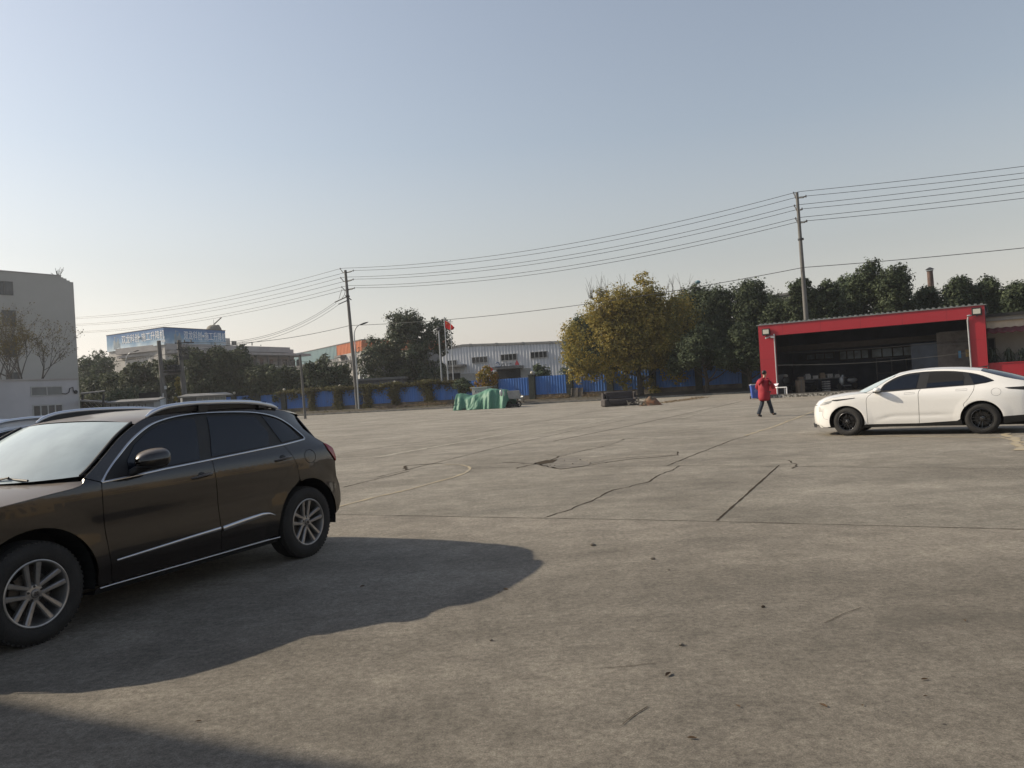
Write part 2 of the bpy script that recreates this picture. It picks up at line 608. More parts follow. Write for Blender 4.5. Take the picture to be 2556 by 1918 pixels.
def make_wheel(parent, R0, rim, width, x, y, side, style, mt, steer=0.0):
    w = bpy.data.objects.new('wheel', None)
    C.objects.link(w)
    w.parent = parent
    w.location = (x, y * side, R0 - 0.006)
    w.rotation_euler = (0, 0, (0 if side > 0 else math.pi) + steer)
    PM[w.name] = Matrix.Identity(4)
    b = width
    s = R0 / 0.362
    tp = [(rim + .002, -.004), (rim + .006, .004), (rim + .02, .011), (rim + .05, .016), (rim + .085, .012), (R0 - .022, -.004), (R0 - .008, -.018), (R0 - .001, -.036), (R0, -.06)]
    for k in range(4):
        yy = -.06 - (b - .12) * (k + .35) / 4
        tp += [(R0, yy), (R0 - .007, yy - .002), (R0 - .007, yy - .009), (R0, yy - .011)]
    tp += [(R0, -b + .06), (R0 - .008, -b + .018), (R0 - .03, -b), (rim, -b)]
    t = MB(); t.lathe(tp, 64, 'Y')
    # shoulder blocks
    for k in range(60):
        a = 2 * math.pi * k / 60
        c, sn = math.cos(a), math.sin(a)
        rr = R0 - .0115
        t.obox((rr * c, -.020, rr * sn), (.006 * c, 0, .006 * sn), (0, .012, 0), (-.010 * sn, 0, .010 * c))
    t.build('tyre', mt['tyre'], w, local=True, smooth=True, ang=35)
    m = MB()
    m.lathe([(rim + .004, -.002), (rim + .003, .006), (rim - .004, .009), (rim - .012, .006), (rim - .018, -.006), (rim - .022, -.035), (rim - .04, -.12), (rim - .04, -b + .01)], 64, 'Y')
    ro = rim - .012
    def spoke(ang, o0, o1, w0, w1, y0, y1, dep, top=.62):
        c, sn = math.cos(ang), math.sin(ang)
        er = Vector((c, 0, sn)); et = Vector((-sn, 0, c))
        N = 5
        rows = []
        for i in range(N + 1):
            f = i / N
            r = .04 + (ro - .04) * f
            o = o0 + (o1 - o0) * f
            ww = (w0 + (w1 - w0) * f ** 1.5) / 2
            yy = y0 + (y1 - y0) * f ** 1.4
            ctr = er * math.sqrt(max(r * r - o * o, 0)) + et * o
            rows.append([ctr + et * (-ww) + Vector((0, yy - dep, 0)), ctr + et * (-ww * .95) + Vector((0, yy - .008, 0)), ctr + et * (-ww * top) + Vector((0, yy, 0)), ctr + et * (ww * top) + Vector((0, yy, 0)), ctr + et * (ww * .95) + Vector((0, yy - .008, 0)), ctr + et * ww + Vector((0, yy - dep, 0))])
        m.grid(rows)
    for k in range(5):
        a = R(style['phase'] + 72 * k)
        if style['kind'] == 'suv':
            for q in (-1, 1): spoke(a, q * .026, q * .048, .030, .044, -.022, -.001, .034, .55)
        else:
            for q in (-1, 1): spoke(a, q * .018, q * .040, .014, .018, -.03, -.004, .022, .7)
    m.lathe([(.0, -.02), (.045, -.02), (.058, -.024), (.07, -.045), (.075, -.07)], 30, 'Y')
    m.build('rim', mt['rim'], w, local=True, smooth=True, ang=30)
    cc = MB()
    cc.lathe([(0, -.008), (.026, -.008), (.031, -.012), (.032, -.022)], 24, 'Y')
    cap = cc.build('centre_cap', mt['cap'], w, local=True, smooth=True, ang=40)
    # small square badge with a slanted bar
    bd = MB()
    for (x0, z0, x1, z1) in ((-.013, -.013, -.010, .013), (.010, -.013, .013, .013), (-.010, .010, .010, .013), (-.010, -.013, .010, -.010)):
        bd.box(x0, -.0079, z0, x1, -.0055, z1)
    bd.bar((-.007, -.0066, -.007), (.007, -.0066, .007), .004, .003, up=(0, 1, 0))
    bd.box(-.008, -.0078, .005, .008, -.006, .008)
    bd.box(-.008, -.0078, -.008, .008, -.006, -.005)
    bd.build('badge', mt['badge'], w, local=True)
    d = MB()
    d.lathe([(.05, -.085), (.145, -.085), (.148, -.09), (.148, -.105)], 40, 'Y')
    a = R(60)
    d.obox((.125 * math.cos(a), -.09, .125 * math.sin(a)), (.03 * math.cos(a), 0, .03 * math.sin(a)), (0, .028, 0), (-.05 * math.sin(a), 0, .05 * math.cos(a)))
    d.build('brake_disc', mt['disc'], w, local=True, smooth=True, ang=35)
    k = MB(); k.lathe([(0, -.13), (rim - .03, -.13)], 32, 'Y')
    for j in range(5):
        a = R(style['phase'] + 72 * j)
        k.lathe([(0, -.0185), (.0085, -.0185), (.0095, -.022), (.0095, -.05)], 10, 'Y', c=(.048 * math.cos(a), 0, .048 * math.sin(a)))
    k.build('wheel_nuts', mt['dark'], w, local=True, smooth=True, ang=35)
    return w
M_tyre = mat('tyre_rubber', (.022, .021, .020), .82, var=.25, scale=9, bump=.25, bscale=90)
M_black = mat('black_plastic', (.014, .014, .015), .55, var=.2, scale=12)
M_void = mat('lining_and_cabin_shade', (.006, .006, .007), .9, var=.1)
M_alu = mat('alloy', (.34, .33, .32), .34, .75, var=.12, scale=18)
M_darkalloy = mat('black_alloy', (.040, .040, .042), .22, .8, var=.1, coat=.8)
M_cap = mat('cap_grey', (.20, .19, .18), .4, .6, var=.1)
M_disc = mat('brake_iron', (.12, .11, .10), .5, .7, var=.3, scale=20)
M_chrome = mat('chrome_trim', (.55, .56, .58), .22, .95, var=.05)
M_rail = mat('rail_aluminium', (.62, .66, .72), .30, .85, var=.05)
M_glass = mat('tinted_glass', (.008, .011, .018), .04, var=.1, scale=2, coat=0, spec=.45)
M_red = mat('red_lens', (.30, .012, .018), .12, var=.1, coat=.6)
M_lamp = mat('clear_lens', (.55, .56, .56), .12, .3, var=.15, scale=25, coat=.8)
M_brown = dusty(mat('brown_paint', (.0085, .0052, .0040), .22, .2, var=.06, coat=1.0, spec=.4), amt=.72, lo=.62, hi=.97, dust=(.25, .205, .16))
M_white = dusty(mat('white_paint', (.80, .79, .76), .25, 0, var=.01, coat=1.0), amt=.25, dust=(.62, .60, .56), lo=.5)
M_silver = dusty(mat('pearl_paint', (.74, .77, .82), .30, 0, var=.02, coat=1.0), amt=.3, dust=(.55, .5, .44), lo=.6)
def windscreen_mat():
    m = mat('windscreen_glass', (.012, .016, .02), .035, var=.05, spec=.9, coat=.9)
    t = m.node_tree; L = t.links; p = t.nodes['Principled BSDF']
    p.inputs['Coat IOR'].default_value = 1.6
    # film of dry dust and wiped streaks; its bluish white also paints in sky reflection
    tc = t.nodes.new('ShaderNodeTexCoord')
    n = t.nodes.new('ShaderNodeTexNoise'); n.inputs['Scale'].default_value = 3.0; n.inputs['Detail'].default_value = 8
    L.new(tc.outputs['Object'], n.inputs['Vector'])
    mr = t.nodes.new('ShaderNodeMapRange'); mr.inputs[1].default_value = .3; mr.inputs[2].default_value = .75; mr.inputs[3].default_value = .42; mr.inputs[4].default_value = .66
    L.new(n.outputs[0], mr.inputs[0])
    d = t.nodes.new('ShaderNodeBsdfDiffuse'); d.inputs[0].default_value = (.62, .72, .74, 1)
    mx = t.nodes.new('ShaderNodeMixShader')
    L.new(mr.outputs[0], mx.inputs[0]); L.new(p.outputs[0], mx.inputs[1]); L.new(d.outputs[0], mx.inputs[2])
    L.new(mx.outputs[0], t.nodes['Material Output'].inputs[0])
    return m
M_wind = windscreen_mat()

def arch_liner(mb, r, y, side, cx, cz):
    rows = []
    for i in range(25):
        a = R(-12 + 204 * i / 24)
        c, n = math.cos(a), math.sin(a)
        rows.append([(cx + r * c, side * y, cz + r * n), (cx + (r - .004) * c, side * .6, cz + (r - .004) * n), (cx + .02 * c, side * .58, cz + .02 * n)])
    mb.grid(rows)
def arch_pts(cx, cz, r, a0, a1, n=14, rx=None):
    rx = rx or r
    return [(cx + rx * math.cos(R(a0 + (a1 - a0) * i / n)), cz + r * math.sin(R(a0 + (a1 - a0) * i / n))) for i in range(n + 1)]

def build_suv(root, paint, detail=True):
    prof = pchip([(.18, .885), (.28, .905), (.36, .918), (.42, .935), (.55, .940), (.72, .935), (.86, .945), (.95, .948), (1.02, .940), (1.07, .928), (1.12, .905), (1.3, .835), (1.45, .770), (1.53, .725), (1.6, .67), (1.7, .6)])
    plan = pchip([(-.75, -.12), (-.6, -.05), (-.5, -.030), (-.35, -.012), (0, -.002), (.5, 0), (2.3, 0), (2.8, -.006), (3.2, -.045), (3.4, -.10), (3.6, -.2), (3.8, -.36)])
    def yf(s, z):
        y = prof(z) + plan(s)
        for ax in (0.0, 2.807):
            d = math.hypot(s - ax, (z - .36))
            if d < .62: y += .014 * max(0, 1 - abs(d - .44) / .16) ** 1.0
        if z > 1.1 and s < .4: y -= .10 * ((.4 - s) / .6) ** 2 * min(1, (z - 1.1) / .3)
        return y
    aF = arch_pts(2.807, .365, .438, -12, 192, 26, .452)
    aR = arch_pts(0.0, .365, .432, -12, 192, 26, .440)
    beltL = [(2.015, 1.075), (1.707, 1.096), (1.191, 1.121)]
    beltR = [(.75, 1.143), (.265, 1.168)]
    win_top = crv([(2.28, 1.062), (2.182, 1.152), (2.063, 1.248), (1.919, 1.350), (1.757, 1.436), (1.604, 1.489), (1.382, 1.524), (1.099, 1.537), (.701, 1.526), (.429, 1.500), (.203, 1.442), (.05, 1.361), (-.060, 1.262), (-.100, 1.215)], 5)
    win_bot = [(-.092, 1.198), (-.057, 1.193), (.265, 1.168), (.75, 1.143), (1.191, 1.121), (1.707, 1.096), (2.015, 1.075)]
    bgap = crv([(1.191, 1.123), (1.197, 1.006), (1.178, .765), (1.160, .508), (1.141, .300)], 4)
    ffront = crv([(2.281, 1.061), (2.290, .985), (2.288, .832), (2.262, .571), (2.223, .304)], 4)
    rrear = crv([(.265, 1.168), (.197, 1.054), (.150, .947), (.128, .803)], 4)
    roof_edge = crv([(2.404, 1.112), (2.313, 1.168), (2.135, 1.296), (2.018, 1.378), (1.9, 1.444), (1.8, 1.490), (1.673, 1.528), (1.4, 1.556), (1.0, 1.566), (.6, 1.558), (.3, 1.537), (.155, 1.520), (-.022, 1.489), (-.145, 1.447)], 4)
    rear_edge = [(-.171, 1.30), (-.28, 1.20), (-.385, 1.12), (-.455, 1.06), (-.474, .967), (-.472, .877), (-.494, .765), (-.548, .666), (-.557, .574), (-.550, .483), (-.500, .401), (-.44, .365)]
    hood_edge = [(3.46, .80), (3.40, .90), (3.25, .955), (3.031, .993), (2.858, 1.012), (2.673, 1.032), (2.516, 1.046), (2.446, 1.060), (2.412, 1.088)]
    for side in ((1, -1)):
        door = panel('front_door', ffront + [(2.212, .285), (1.141, .292)] + list(reversed(bgap))[1:-1] + list(reversed(beltL)), paint, root, yf, side=side)
        # rear door: gap edge down, sill, arch, rear edge up, belt
        arch_mid = [q for q in aR if q[0] > .128 and q[1] > .29]
        rd = bgap + [(1.138, .292), (.445, .298)] + arch_mid + [(.128, .803)] + list(reversed(rrear))[1:] + list(reversed(beltR))[1:]
        rdoor = panel('rear_door', rd, paint, root, yf, side=side)
        af = [q for q in aF if q[1] > .30]
        fen = list(reversed(ffront)) + [(2.404, 1.108)] + list(reversed(hood_edge))[1:] + [(3.50, .70), (3.5, .45), (3.46, .30), (3.262, .30)] + [q for q in af] + [(2.335, .285), (2.222, .285)]
        panel('fender', fen, paint, root, yf, side=side)
        ar = [q for q in aR if q[0] < .14 and q[1] > .33]
        quarter = [(.12, .806)] + list(reversed(rrear[:-1])) + [(.265, 1.168), (-.057, 1.193), (-.092, 1.198), (-.100, 1.215)] + list(reversed(win_top[:-1])) + [(2.404, 1.108)] + roof_edge[1:] + rear_edge + ar[::-1]
        panel('side_frame', quarter, paint, root, yf, side=side, lip=.012)
        panel('window_trim', win_top + win_bot, M_black, root, yf, off=-.014, gap=0, lip=0, side=side)
        # panes
        panel('window', [(2.02, 1.098), (1.305, 1.132), (1.262, 1.30), (1.205, 1.487), (1.40, 1.490), (1.60, 1.455), (1.76, 1.395), (1.90, 1.31), (2.0, 1.20)], M_glass, door, yf, off=-.008, gap=0, side=side, lip=.004)
        panel('window', [(1.17, 1.142), (.445, 1.176), (.40, 1.30), (.487, 1.458), (.70, 1.488), (1.062, 1.496), (1.11, 1.32)], M_glass, rdoor, yf, off=-.008, gap=0, side=side, lip=.004)
        panel('quarter_window', [(.26, 1.190), (-.030, 1.212), (.04, 1.31), (.12, 1.385), (.22, 1.425), (.40, 1.468)], M_glass, root, yf, off=-.008, gap=0, side=side, lip=.004)
        strip('chrome_trim', win_top + win_bot + [win_top[0]], M_chrome, root, yf, 0.0, .015, .008, side)
        strip('sill_trim', [(2.34, .272), (.432, .284)], M_chrome, root, yf, .012, .014, .008, side)
        sk = MB()
        sk.grid([[(2.36, side * (.915), .272), (2.36, side * .88, .225), (2.36, side * .70, .215)], [(.42, side * (.915), .284), (.42, side * .88, .235), (.42, side * .70, .225)]])
        sk.build('sill', M_black, root, local=True)
        strip('door_trim', [(2.195, .452), (1.9, .468), (1.5, .490), (1.165, .505)], M_chrome, door, yf, 0, lambda f: .018 + .016 * f, .010, side)
        strip('door_trim', [(1.137, .497), (.9, .520), (.65, .540), (.56, .535), (.492, .508)], M_chrome, rdoor, yf, 0, lambda f: .044 * (1 - f ** 4) + .004, .010, side)
        for dd, (s0, s1, zz) in ((door, (1.23, 1.455, .995)), (rdoor, (.218, .448, 1.038))):
            hb = MB()
            sm = (s0 + s1) / 2
            yy = side * yf(sm, zz)
            hb.tube([(s1, yy - side * .002, zz - .012), (s1 - .03, yy + side * .022, zz - .010), (sm, yy + side * .036, zz), (s0 + .03, yy + side * .030, zz + .006), (s0, yy, zz + .006)], [.009, .013, .015, .014, .010], 10)
            hb.build('door_handle', paint, dd, local=True, smooth=True)
            cp = MB(); cp.ball((sm - .0, yy - side * .012, zz - .004), (.062, .016, .040), 16, 8)
            cp.build('handle_recess', M_black, dd, local=True, smooth=True)
        # fuel flap
        if side > 0:
            for nm, rr, mm in (('fuel_flap', .082, None),):
                ring = [( -.064 + rr * math.cos(R(a)), 1.02 + rr * .84 * math.sin(R(a))) for a in range(0, 361, 12)]
                strip(nm, ring, M_black, root, yf, .0012, .006, .0012, side)
        # tail lamp
        panel('tail_lamp', [(-.352, 1.128), (-.382, 1.124), (-.455, 1.062), (-.476, .967), (-.474, .93), (-.415, 1.0), (-.365, 1.06)], M_red, root, yf, off=.012, gap=0, side=side, lip=.03)
        # mirror
        mi = MB()
        N = 14
        rows = []
        for i in range(N + 1):
            f = i / N
            x = 1.80 + .265 * f
            rr = (max(0.0, 1 - (abs(f - .36) / .66) ** 2.6)) ** .5 if f > .36 else (max(0.0, 1 - ((.36 - f) / .37) ** 3)) ** .5
            ring = []
            for k in range(18):
                a = 2 * math.pi * k / 18
                ca, sa = math.cos(a), math.sin(a)
                ring.append((x, side * (1.065 + .112 * rr * math.copysign(abs(ca) ** .8, ca)), 1.208 - .015 * f + .080 * rr * math.copysign(abs(sa) ** .85, sa)))
            ring.append(ring[0])
            rows.append(ring)
        mi.grid(rows)
        mir = mi.build('wing_mirror', paint, door, local=True, smooth=True, ang=180)
        ms = MB()
        ms.tube([(2.02, side * .925, 1.10), (2.0, side * .97, 1.12), (1.96, side * 1.04, 1.145)], [.030, .034, .034], 10)
        ms.ball((1.93, side * 1.06, 1.148), (.135, .10, .030), 14, 8)
        ms.build('mirror_arm', M_black, door, local=True, smooth=True)
        # roof rail
        rl = MB()
        rp = [(p.x, p.y) for p in spline([(1.700, 1.530, 0), (1.63, 1.568, 0), (1.53, 1.598, 0), (1.40, 1.614, 0), (1.161, 1.624, 0), (.723, 1.618, 0), (.444, 1.598, 0), (.23, 1.560, 0), (.145, 1.530, 0)], 6)]
        rl.tube([(s, side * (.728 - .0 * z), z) for s, z in rp], [.010 + .010 * min(1, min(i, len(rp) - 1 - i) / 6) for i in range(len(rp))], 8)
        wb_ = MB();
        for s in (1.1, .36): wb_.box(s - .05, side * .720, 1.545, s + .05, side * .736, 1.605)
        wb_.grid([[(s, side * .712, z - .010) for s, z in rp], [(s, side * .700, 1.535 if .2 < s < 1.66 else z - .03) for s, z in rp]]); wb_.build('rail_posts_and_light_block', M_black if detail else paint, root, local=True)  # web added to stop light slipping under the rail, built with the posts
        rl.build('roof_rail', M_rail, root, local=True, smooth=True, ang=50)
        # wheels and arch liners
        for ax in (0.0, 2.807):
            make_wheel(root, .362, .232, .235, ax, .918, side, dict(kind='suv', phase=90 if ax == 0 else 86), dict(tyre=M_tyre, rim=M_alu, cap=M_cap, badge=M_black, disc=M_disc, dark=M_black))
            ln = MB()
            arch_liner(ln, .452, .905, side, ax, .365)
            ln.build('wheel_arch_liner', M_void, root, local=True)
    # under floor / cabin block so nothing is seen through
    fl = MB()
    fl.box(-.45, -.60, .22, 3.3, .60, .55)
    fl.box(.50, -.86, .30, 2.30, .86, 1.06)
    fl.box(-.42, -.80, .86, .5, .80, 1.06)
    fl.box(2.30, -.80, .86, 3.3, .80, .95)
    fl.build('floor_pan', M_void, root, local=True)
    # bonnet
    def E(s, z): return (s, yf(s, z) - .002, z)
    hr = []
    for (s, z), (cs, cz) in zip(reversed(hood_edge), [(2.62, 1.082), (2.68, 1.086), (2.76, 1.085), (2.90, 1.075), (3.06, 1.055), (3.24, 1.03), (3.46, .985), (3.62, .92), (3.70, .83)]):
        hr.append((E(s, z), (cs, cz), 2.6, 3.2))
    loft('bonnet', hr, paint, root)
    # front end
    fr = []
    for s, z, cs in ((3.46, .80, 3.70), (3.49, .70, 3.72), (3.50, .60, 3.72), (3.50, .45, 3.73), (3.47, .32, 3.70), (3.40, .24, 3.6)):
        fr.append((E(s, z), (cs, z), 3.0, 1))
    loft('front_bumper', fr, paint, root)
    g = MB(); g.obox((3.715, 0, .68), (.02, 0, 0), (0, .34, 0), (0, 0, .12))
    for k in range(5): g.obox((3.737, 0, .60 + .04 * k), (.006, 0, 0), (0, .33, 0), (0, 0, .006))
    g.build('grille', M_black, root, local=True)
    for side in (1, -1):
        hl = MB(); hl.grid([[(3.50, side * .80, .74), (3.63, side * .62, .76), (3.70, side * .42, .77)], [(3.44, side * .83, .86), (3.60, side * .64, .86), (3.68, side * .42, .85)]])
        hl.build('headlamp', M_lamp, root, local=True, solid=.01)
    # windscreen: base from the scuttle to the header
    base_e, top_e = roof_edge[0], (1.845, 1.470)
    ws = []
    cow = []
    N = 10
    ap = [q for q in roof_edge if q[0] >= 1.82]
    for i, (s, z) in enumerate(ap):
        f = i / (len(ap) - 1)
        cs = 2.66 + (1.905 - 2.66) * f
        cz = 1.095 + (1.520 - 1.095) * f + .022 * math.sin(math.pi * f)
        ws.append(((s - .005, yf(s, z) - .035, z + .012), (cs, cz), 2.4, 2.4))
    loft('windscreen', ws, M_wind, root)
    # black frit edge strips along the pillars
    for side in (1, -1):
        fe = MB(); fe.tube([(s + .012, side * (yf(s, z) - .028), z + .016) for s, z in ap], .011, 6)
        fe.build('windscreen_seal', M_black, root, local=True, smooth=True)
    # roof
    rr = []
    rp = [q for q in roof_edge if q[0] <= 1.83]
    s0, s1 = rp[0][0], rp[-1][0]
    cpr = pchip([(0, 1.528), (.12, 1.560), (.35, 1.596), (.6, 1.594), (.85, 1.568), (1, 1.535)])
    for s, z in rp:
        f = (s0 - s) / (s0 - s1)
        cs = 1.885 + (-.20 - 1.885) * f
        rr.append((E(s, z), (cs, cpr(f)), 2.2, 2.9))
    loft('roof', rr, paint, root)
    # scuttle + wipers
    sc = MB(); sc.grid([[(2.62 - .23 * (abs(y) / .8) ** 2.4, y, 1.078 + .02 * (abs(y) / .8) ** 2) for y in np.linspace(-.82, .82, 17)], [(2.72 - .26 * (abs(y) / .8) ** 2.4, y, 1.070 + .015 * (abs(y) / .8) ** 2) for y in np.linspace(-.82, .82, 17)]])
    sc.build('scuttle_panel', M_black, root, local=True)
    for (a, b, c) in (((2.60, .55, 1.115), (2.585, .28, 1.128), (2.60, -.02, 1.130)), ((2.615, -.10, 1.125), (2.57, -.38, 1.125), (2.52, -.62, 1.13))):
        wp = MB(); wp.tube([a, b, c], .009, 6); wp.tube([(c[0] + .05, c[1] + .10, c[2] - .03), (b[0] + .02, b[1] + .05, b[2] + .012), b], .008, 6)
        wp.build('wiper', M_black, root, local=True)
    # tailgate
    tg = [((-.145, yf(-.145, 1.447), 1.447), (-.30, 1.51), 2.6, 2.6)]
    cb = {0: (-.34, 1.36), 1: (-.50, 1.20), 2: (-.62, 1.10), 3: (-.68, 1.03), 4: (-.72, .95), 5: (-.73, .87), 6: (-.75, .76), 7: (-.80, .67), 8: (-.82, .57), 9: (-.81, .48), 10: (-.76, .39), 11: (-.70, .33)}
    for i, (s, z) in enumerate(rear_edge):
        tg.append(((s, yf(s, z), z), cb[i], 3.2, 2.5))
    loft('tailgate', tg[:8], paint, root)
    loft('rear_bumper', tg[7:], paint, root)
    rw = MB()
    rw.grid([[(-.345 + .0, y, 1.47) for y in np.linspace(-.5, .5, 9)], [(-.56, y, 1.17) for y in np.linspace(-.6, .6, 9)]])
    rw.build('rear_window', M_glass, root, local=True, solid=.012)
    sp = MB()
    n = 20
    rws = []
    for j in range(n + 1):
        t = 2 * j / n - 1
        k = abs(t) ** 3
        y = .66 * t
        x1 = -.36 + .13 * k
        zt = 1.528 - .06 * k
        rws.append([(-.02, y * 1.04, zt + .022), (x1 + .02, y, zt - .014), (x1, y, zt - .026), (x1 + .02, y, zt - .045), (-.10, y * 1.02, zt - .03)])
    sp.grid(rws)
    sp.build('spoiler', paint, root, local=True, smooth=True, ang=50)
    return yf

def build_sedan(root, paint):
    prof = pchip([(.18, .875), (.26, .90), (.35, .915), (.46, .925), (.6, .928), (.78, .926), (.88, .918), (.95, .902), (1.0, .880), (1.06, .845), (1.2, .775), (1.4, .665), (1.47, .60), (1.55, .5)])
    plan = pchip([(-1.1, -.22), (-.9, -.12), (-.7, -.06), (-.3, -.012), (0, 0), (2.6, 0), (3.0, -.02), (3.2, -.055), (3.4, -.125), (3.55, -.23), (3.7, -.38)])
    def yf(s, z):
        y = prof(z) + plan(s)
        for ax in (0.0, 2.78):
            d = math.hypot(s - ax, (z - .34))
            if d < .62: y += .012 * max(0, 1 - abs(d - .42) / .16)
        # crease that rises over the lower doors
        if .45 < s < 2.2 and z < .62:
            zc = .49 - .10 * max(0, (s - 1.7) / .5) ** 1.5
            y -= .011 * math.exp(-((z - zc + .045) / .05) ** 2) * min(1, (2.2 - s) / .3) * min(1, (s - .45) / .4)
        return y
    aF = arch_pts(2.80, .335, .385, -20, 200, 26, .400)
    aR = arch_pts(.025, .345, .388, -20, 200, 26, .402)
    win_top = crv([(2.045, 1.045), (1.98, 1.145), (1.925, 1.200), (1.733, 1.312), (1.541, 1.380), (1.353, 1.412), (1.016, 1.428), (.607, 1.412), (.319, 1.372), (.073, 1.312), (-.099, 1.240), (-.235, 1.163)], 5)
    win_bot = [(-.243, 1.150), (-.097, 1.113), (.129, 1.085), (1.082, 1.048), (1.185, 1.045), (2.037, 1.004)]
    bgap = crv([(1.185, 1.045), (1.235, .947), (1.236, .655), (1.248, .262)], 4)
    ffront = crv([(2.20, 1.000), (2.322, .889), (2.338, .72), (2.335, .566), (2.33, .262)], 4)
    rrear = crv([(.129, 1.083), (.150, .957), (.258, .781), (.355, .665)], 4)
    roof_edge = crv([(2.36, 1.005), (2.236, 1.065), (2.12, 1.125), (1.927, 1.252), (1.735, 1.352), (1.552, 1.412), (1.359, 1.446), (.979, 1.470), (.61, 1.462), (.25, 1.422), (.002, 1.383)], 4)
    rear_edge = [(-.067, 1.354), (-.25, 1.289), (-.44, 1.222), (-.62, 1.170), (-.79, 1.130), (-.93, 1.09), (-1.0, 1.04), (-1.0, .9), (-1.0, .7), (-1.0, .45), (-.97, .30)]
    hood_edge = [(3.43, .735), (3.37, .80), (3.26, .868), (3.10, .918), (2.90, .952), (2.72, .975), (2.52, .992), (2.36, 1.003)]
    for side in (1, -1):
        door = panel('front_door', ffront + [(2.33, .262), (1.248, .262)] + list(reversed(bgap))[1:] + [(2.037, 1.004)], paint, root, yf, side=side, gap=.005, res=.028)
        am = [q for q in aR if q[0] > .30 and q[1] > .29 and q[1] < .68]
        rdoor = panel('rear_door', bgap + [(1.24, .262), (.49, .30)] + [(.427, .34)] + [q for q in am if q[1] > .36] + list(reversed(rrear)) + [(1.082, 1.048)], paint, root, yf, side=side, gap=.005, res=.028)
        af = [q for q in aF if q[1] > .22]
        panel('fender', list(reversed(ffront)) + [(2.30, 1.0)] + list(reversed(hood_edge)) + [(3.45, .66), (3.46, .5), (3.45, .27), (3.36, .21), (3.18, .215)] + af + [(2.41, .258), (2.34, .262)], paint, root, yf, side=side)
        ar = [q for q in aR if q[0] < .345 and q[1] > .36]
        panel('side_frame', list(reversed(rrear)) + [(-.097, 1.113), (-.243, 1.150)] + list(reversed(win_top)) + [(2.20, 1.002), (2.34, 1.003)] + roof_edge[1:] + rear_edge[:-2] + [(-1.0, .41), (-.375, .375)] + ar[::-1], paint, root, yf, side=side, lip=.012)
        panel('window_trim', win_top + win_bot, M_black, root, yf, off=-.014, gap=0, lip=0, side=side)
        panel('window', [(2.0, 1.045), (1.285, 1.065), (1.215, 1.385), (1.40, 1.380), (1.60, 1.335), (1.80, 1.245), (1.95, 1.14)], M_glass, door, yf, off=-.008, gap=0, side=side, lip=.004)
        panel('window_opening', [(1.055, 1.16), (.345, 1.18), (.315, 1.255), (.35, 1.352), (.60, 1.388), (1.005, 1.404)], M_void, rdoor, yf, off=-.010, gap=0, side=side, lip=0)  # black panel stands in for the unlit cabin above the lowered glass
        panel('window', [(1.072, 1.068), (.335, 1.098), (.34, 1.19), (1.055, 1.165)], M_glass, rdoor, yf, off=-.008, gap=0, side=side, lip=.004)
        panel('quarter_window', [(.135, 1.103), (-.08, 1.125), (-.225, 1.157), (-.09, 1.228), (.07, 1.296), (.232, 1.334)], M_glass, root, yf, off=-.008, gap=0, side=side, lip=.004)
        panel('sill', [(2.43, .252), (1.249, .252), (.482, .296), (.41, .32), (.40, .207), (.883, .212), (2.46, .190)], M_black, root, yf, off=-.004, gap=0, side=side)
        panel('rear_valance', [(-.388, .368), (-1.0, .405), (-.98, .29), (-.376, .22)], M_black, root, yf, off=.002, gap=0, side=side)
        panel('tail_lamp_blade', [(-.433, .999), (-1.0, 1.01), (-1.0, .90), (-.8, .93), (-.50, .968)], M_black, root, yf, off=.004, gap=0, side=side)
        panel('bonnet_blade', [(3.13, .848), (3.09, .872), (2.576, .905), (2.60, .888), (3.0, .838)], M_black, root, yf, off=.004, gap=0, side=side)
        panel('headlamp', [(3.40, .785), (3.32, .822), (3.12, .856), (3.13, .82), (3.20, .788), (3.30, .762), (3.40, .745)], M_lamp, root, yf, off=.006, gap=0, side=side)
        strip('fuel_flap', [(-.274 + .09 * math.cos(R(a)), .911 + .082 * math.sin(R(a))) for a in range(0, 361, 12)], M_cap, root, yf, .0010, .005, .001, side) if side > 0 else None
        for dd, s0, s1, zz in ((door, 1.314, 1.522, .957), (rdoor, .27, .486, .985)):
            strip('door_handle', [(s0, zz - .018), (s1, zz - .020), (s1, zz + .016), (s0, zz + .018), (s0, zz - .018)], M_cap, dd, yf, .001, .005, .001, side)
        mi = MB()
        mi.ball((2.075, side * 1.01, 1.065), (.085, .10, .060), 18, 10)
        mi.build('wing_mirror', paint, door, local=True, smooth=True)
        ma = MB(); ma.ball((2.08, side * .985, 1.022), (.10, .10, .026), 14, 8); ma.tube([(2.13, side * .89, 1.0), (2.09, side * .96, 1.018)], .02, 8)
        ma.build('mirror_arm', M_black, door, local=True, smooth=True)
        for ax, st in ((.015, 0), (2.79, -.16)):
            make_wheel(root, .345, .215, .225, ax, .905, side, dict(kind='sedan', phase=70 if ax < 1 else 100), dict(tyre=M_tyre, rim=M_darkalloy, cap=M_darkalloy, badge=M_cap, disc=M_disc, dark=M_black), steer=st)
            ln = MB()
            arch_liner(ln, .400, .895, side, ax, .338)
            ln.build('wheel_arch_liner', M_void, root, local=True)
    fl = MB()
    fl.box(-.9, -.60, .18, 3.3, .60, .5)
    fl.box(.47, -.85, .24, 2.34, .85, .95)
    fl.box(-.9, -.78, .80, .47, .78, .95)
    fl.box(2.34, -.78, .78, 3.25, .78, .86)
    fl.build('floor_pan', M_void, root, local=True)
    def E(s, z): return (s, yf(s, z) - .002, z)
    hr = []
    for (s, z), (cs, cz) in zip(reversed(hood_edge), [(2.52, 1.035), (2.68, 1.035), (2.86, 1.025), (3.02, 1.008), (3.2, .98), (3.38, .94), (3.56, .86), (3.66, .755)]):
        hr.append((E(s, z), (cs, cz), 2.6, 2.8))
    loft('bonnet', hr, paint, root)
    fr = []
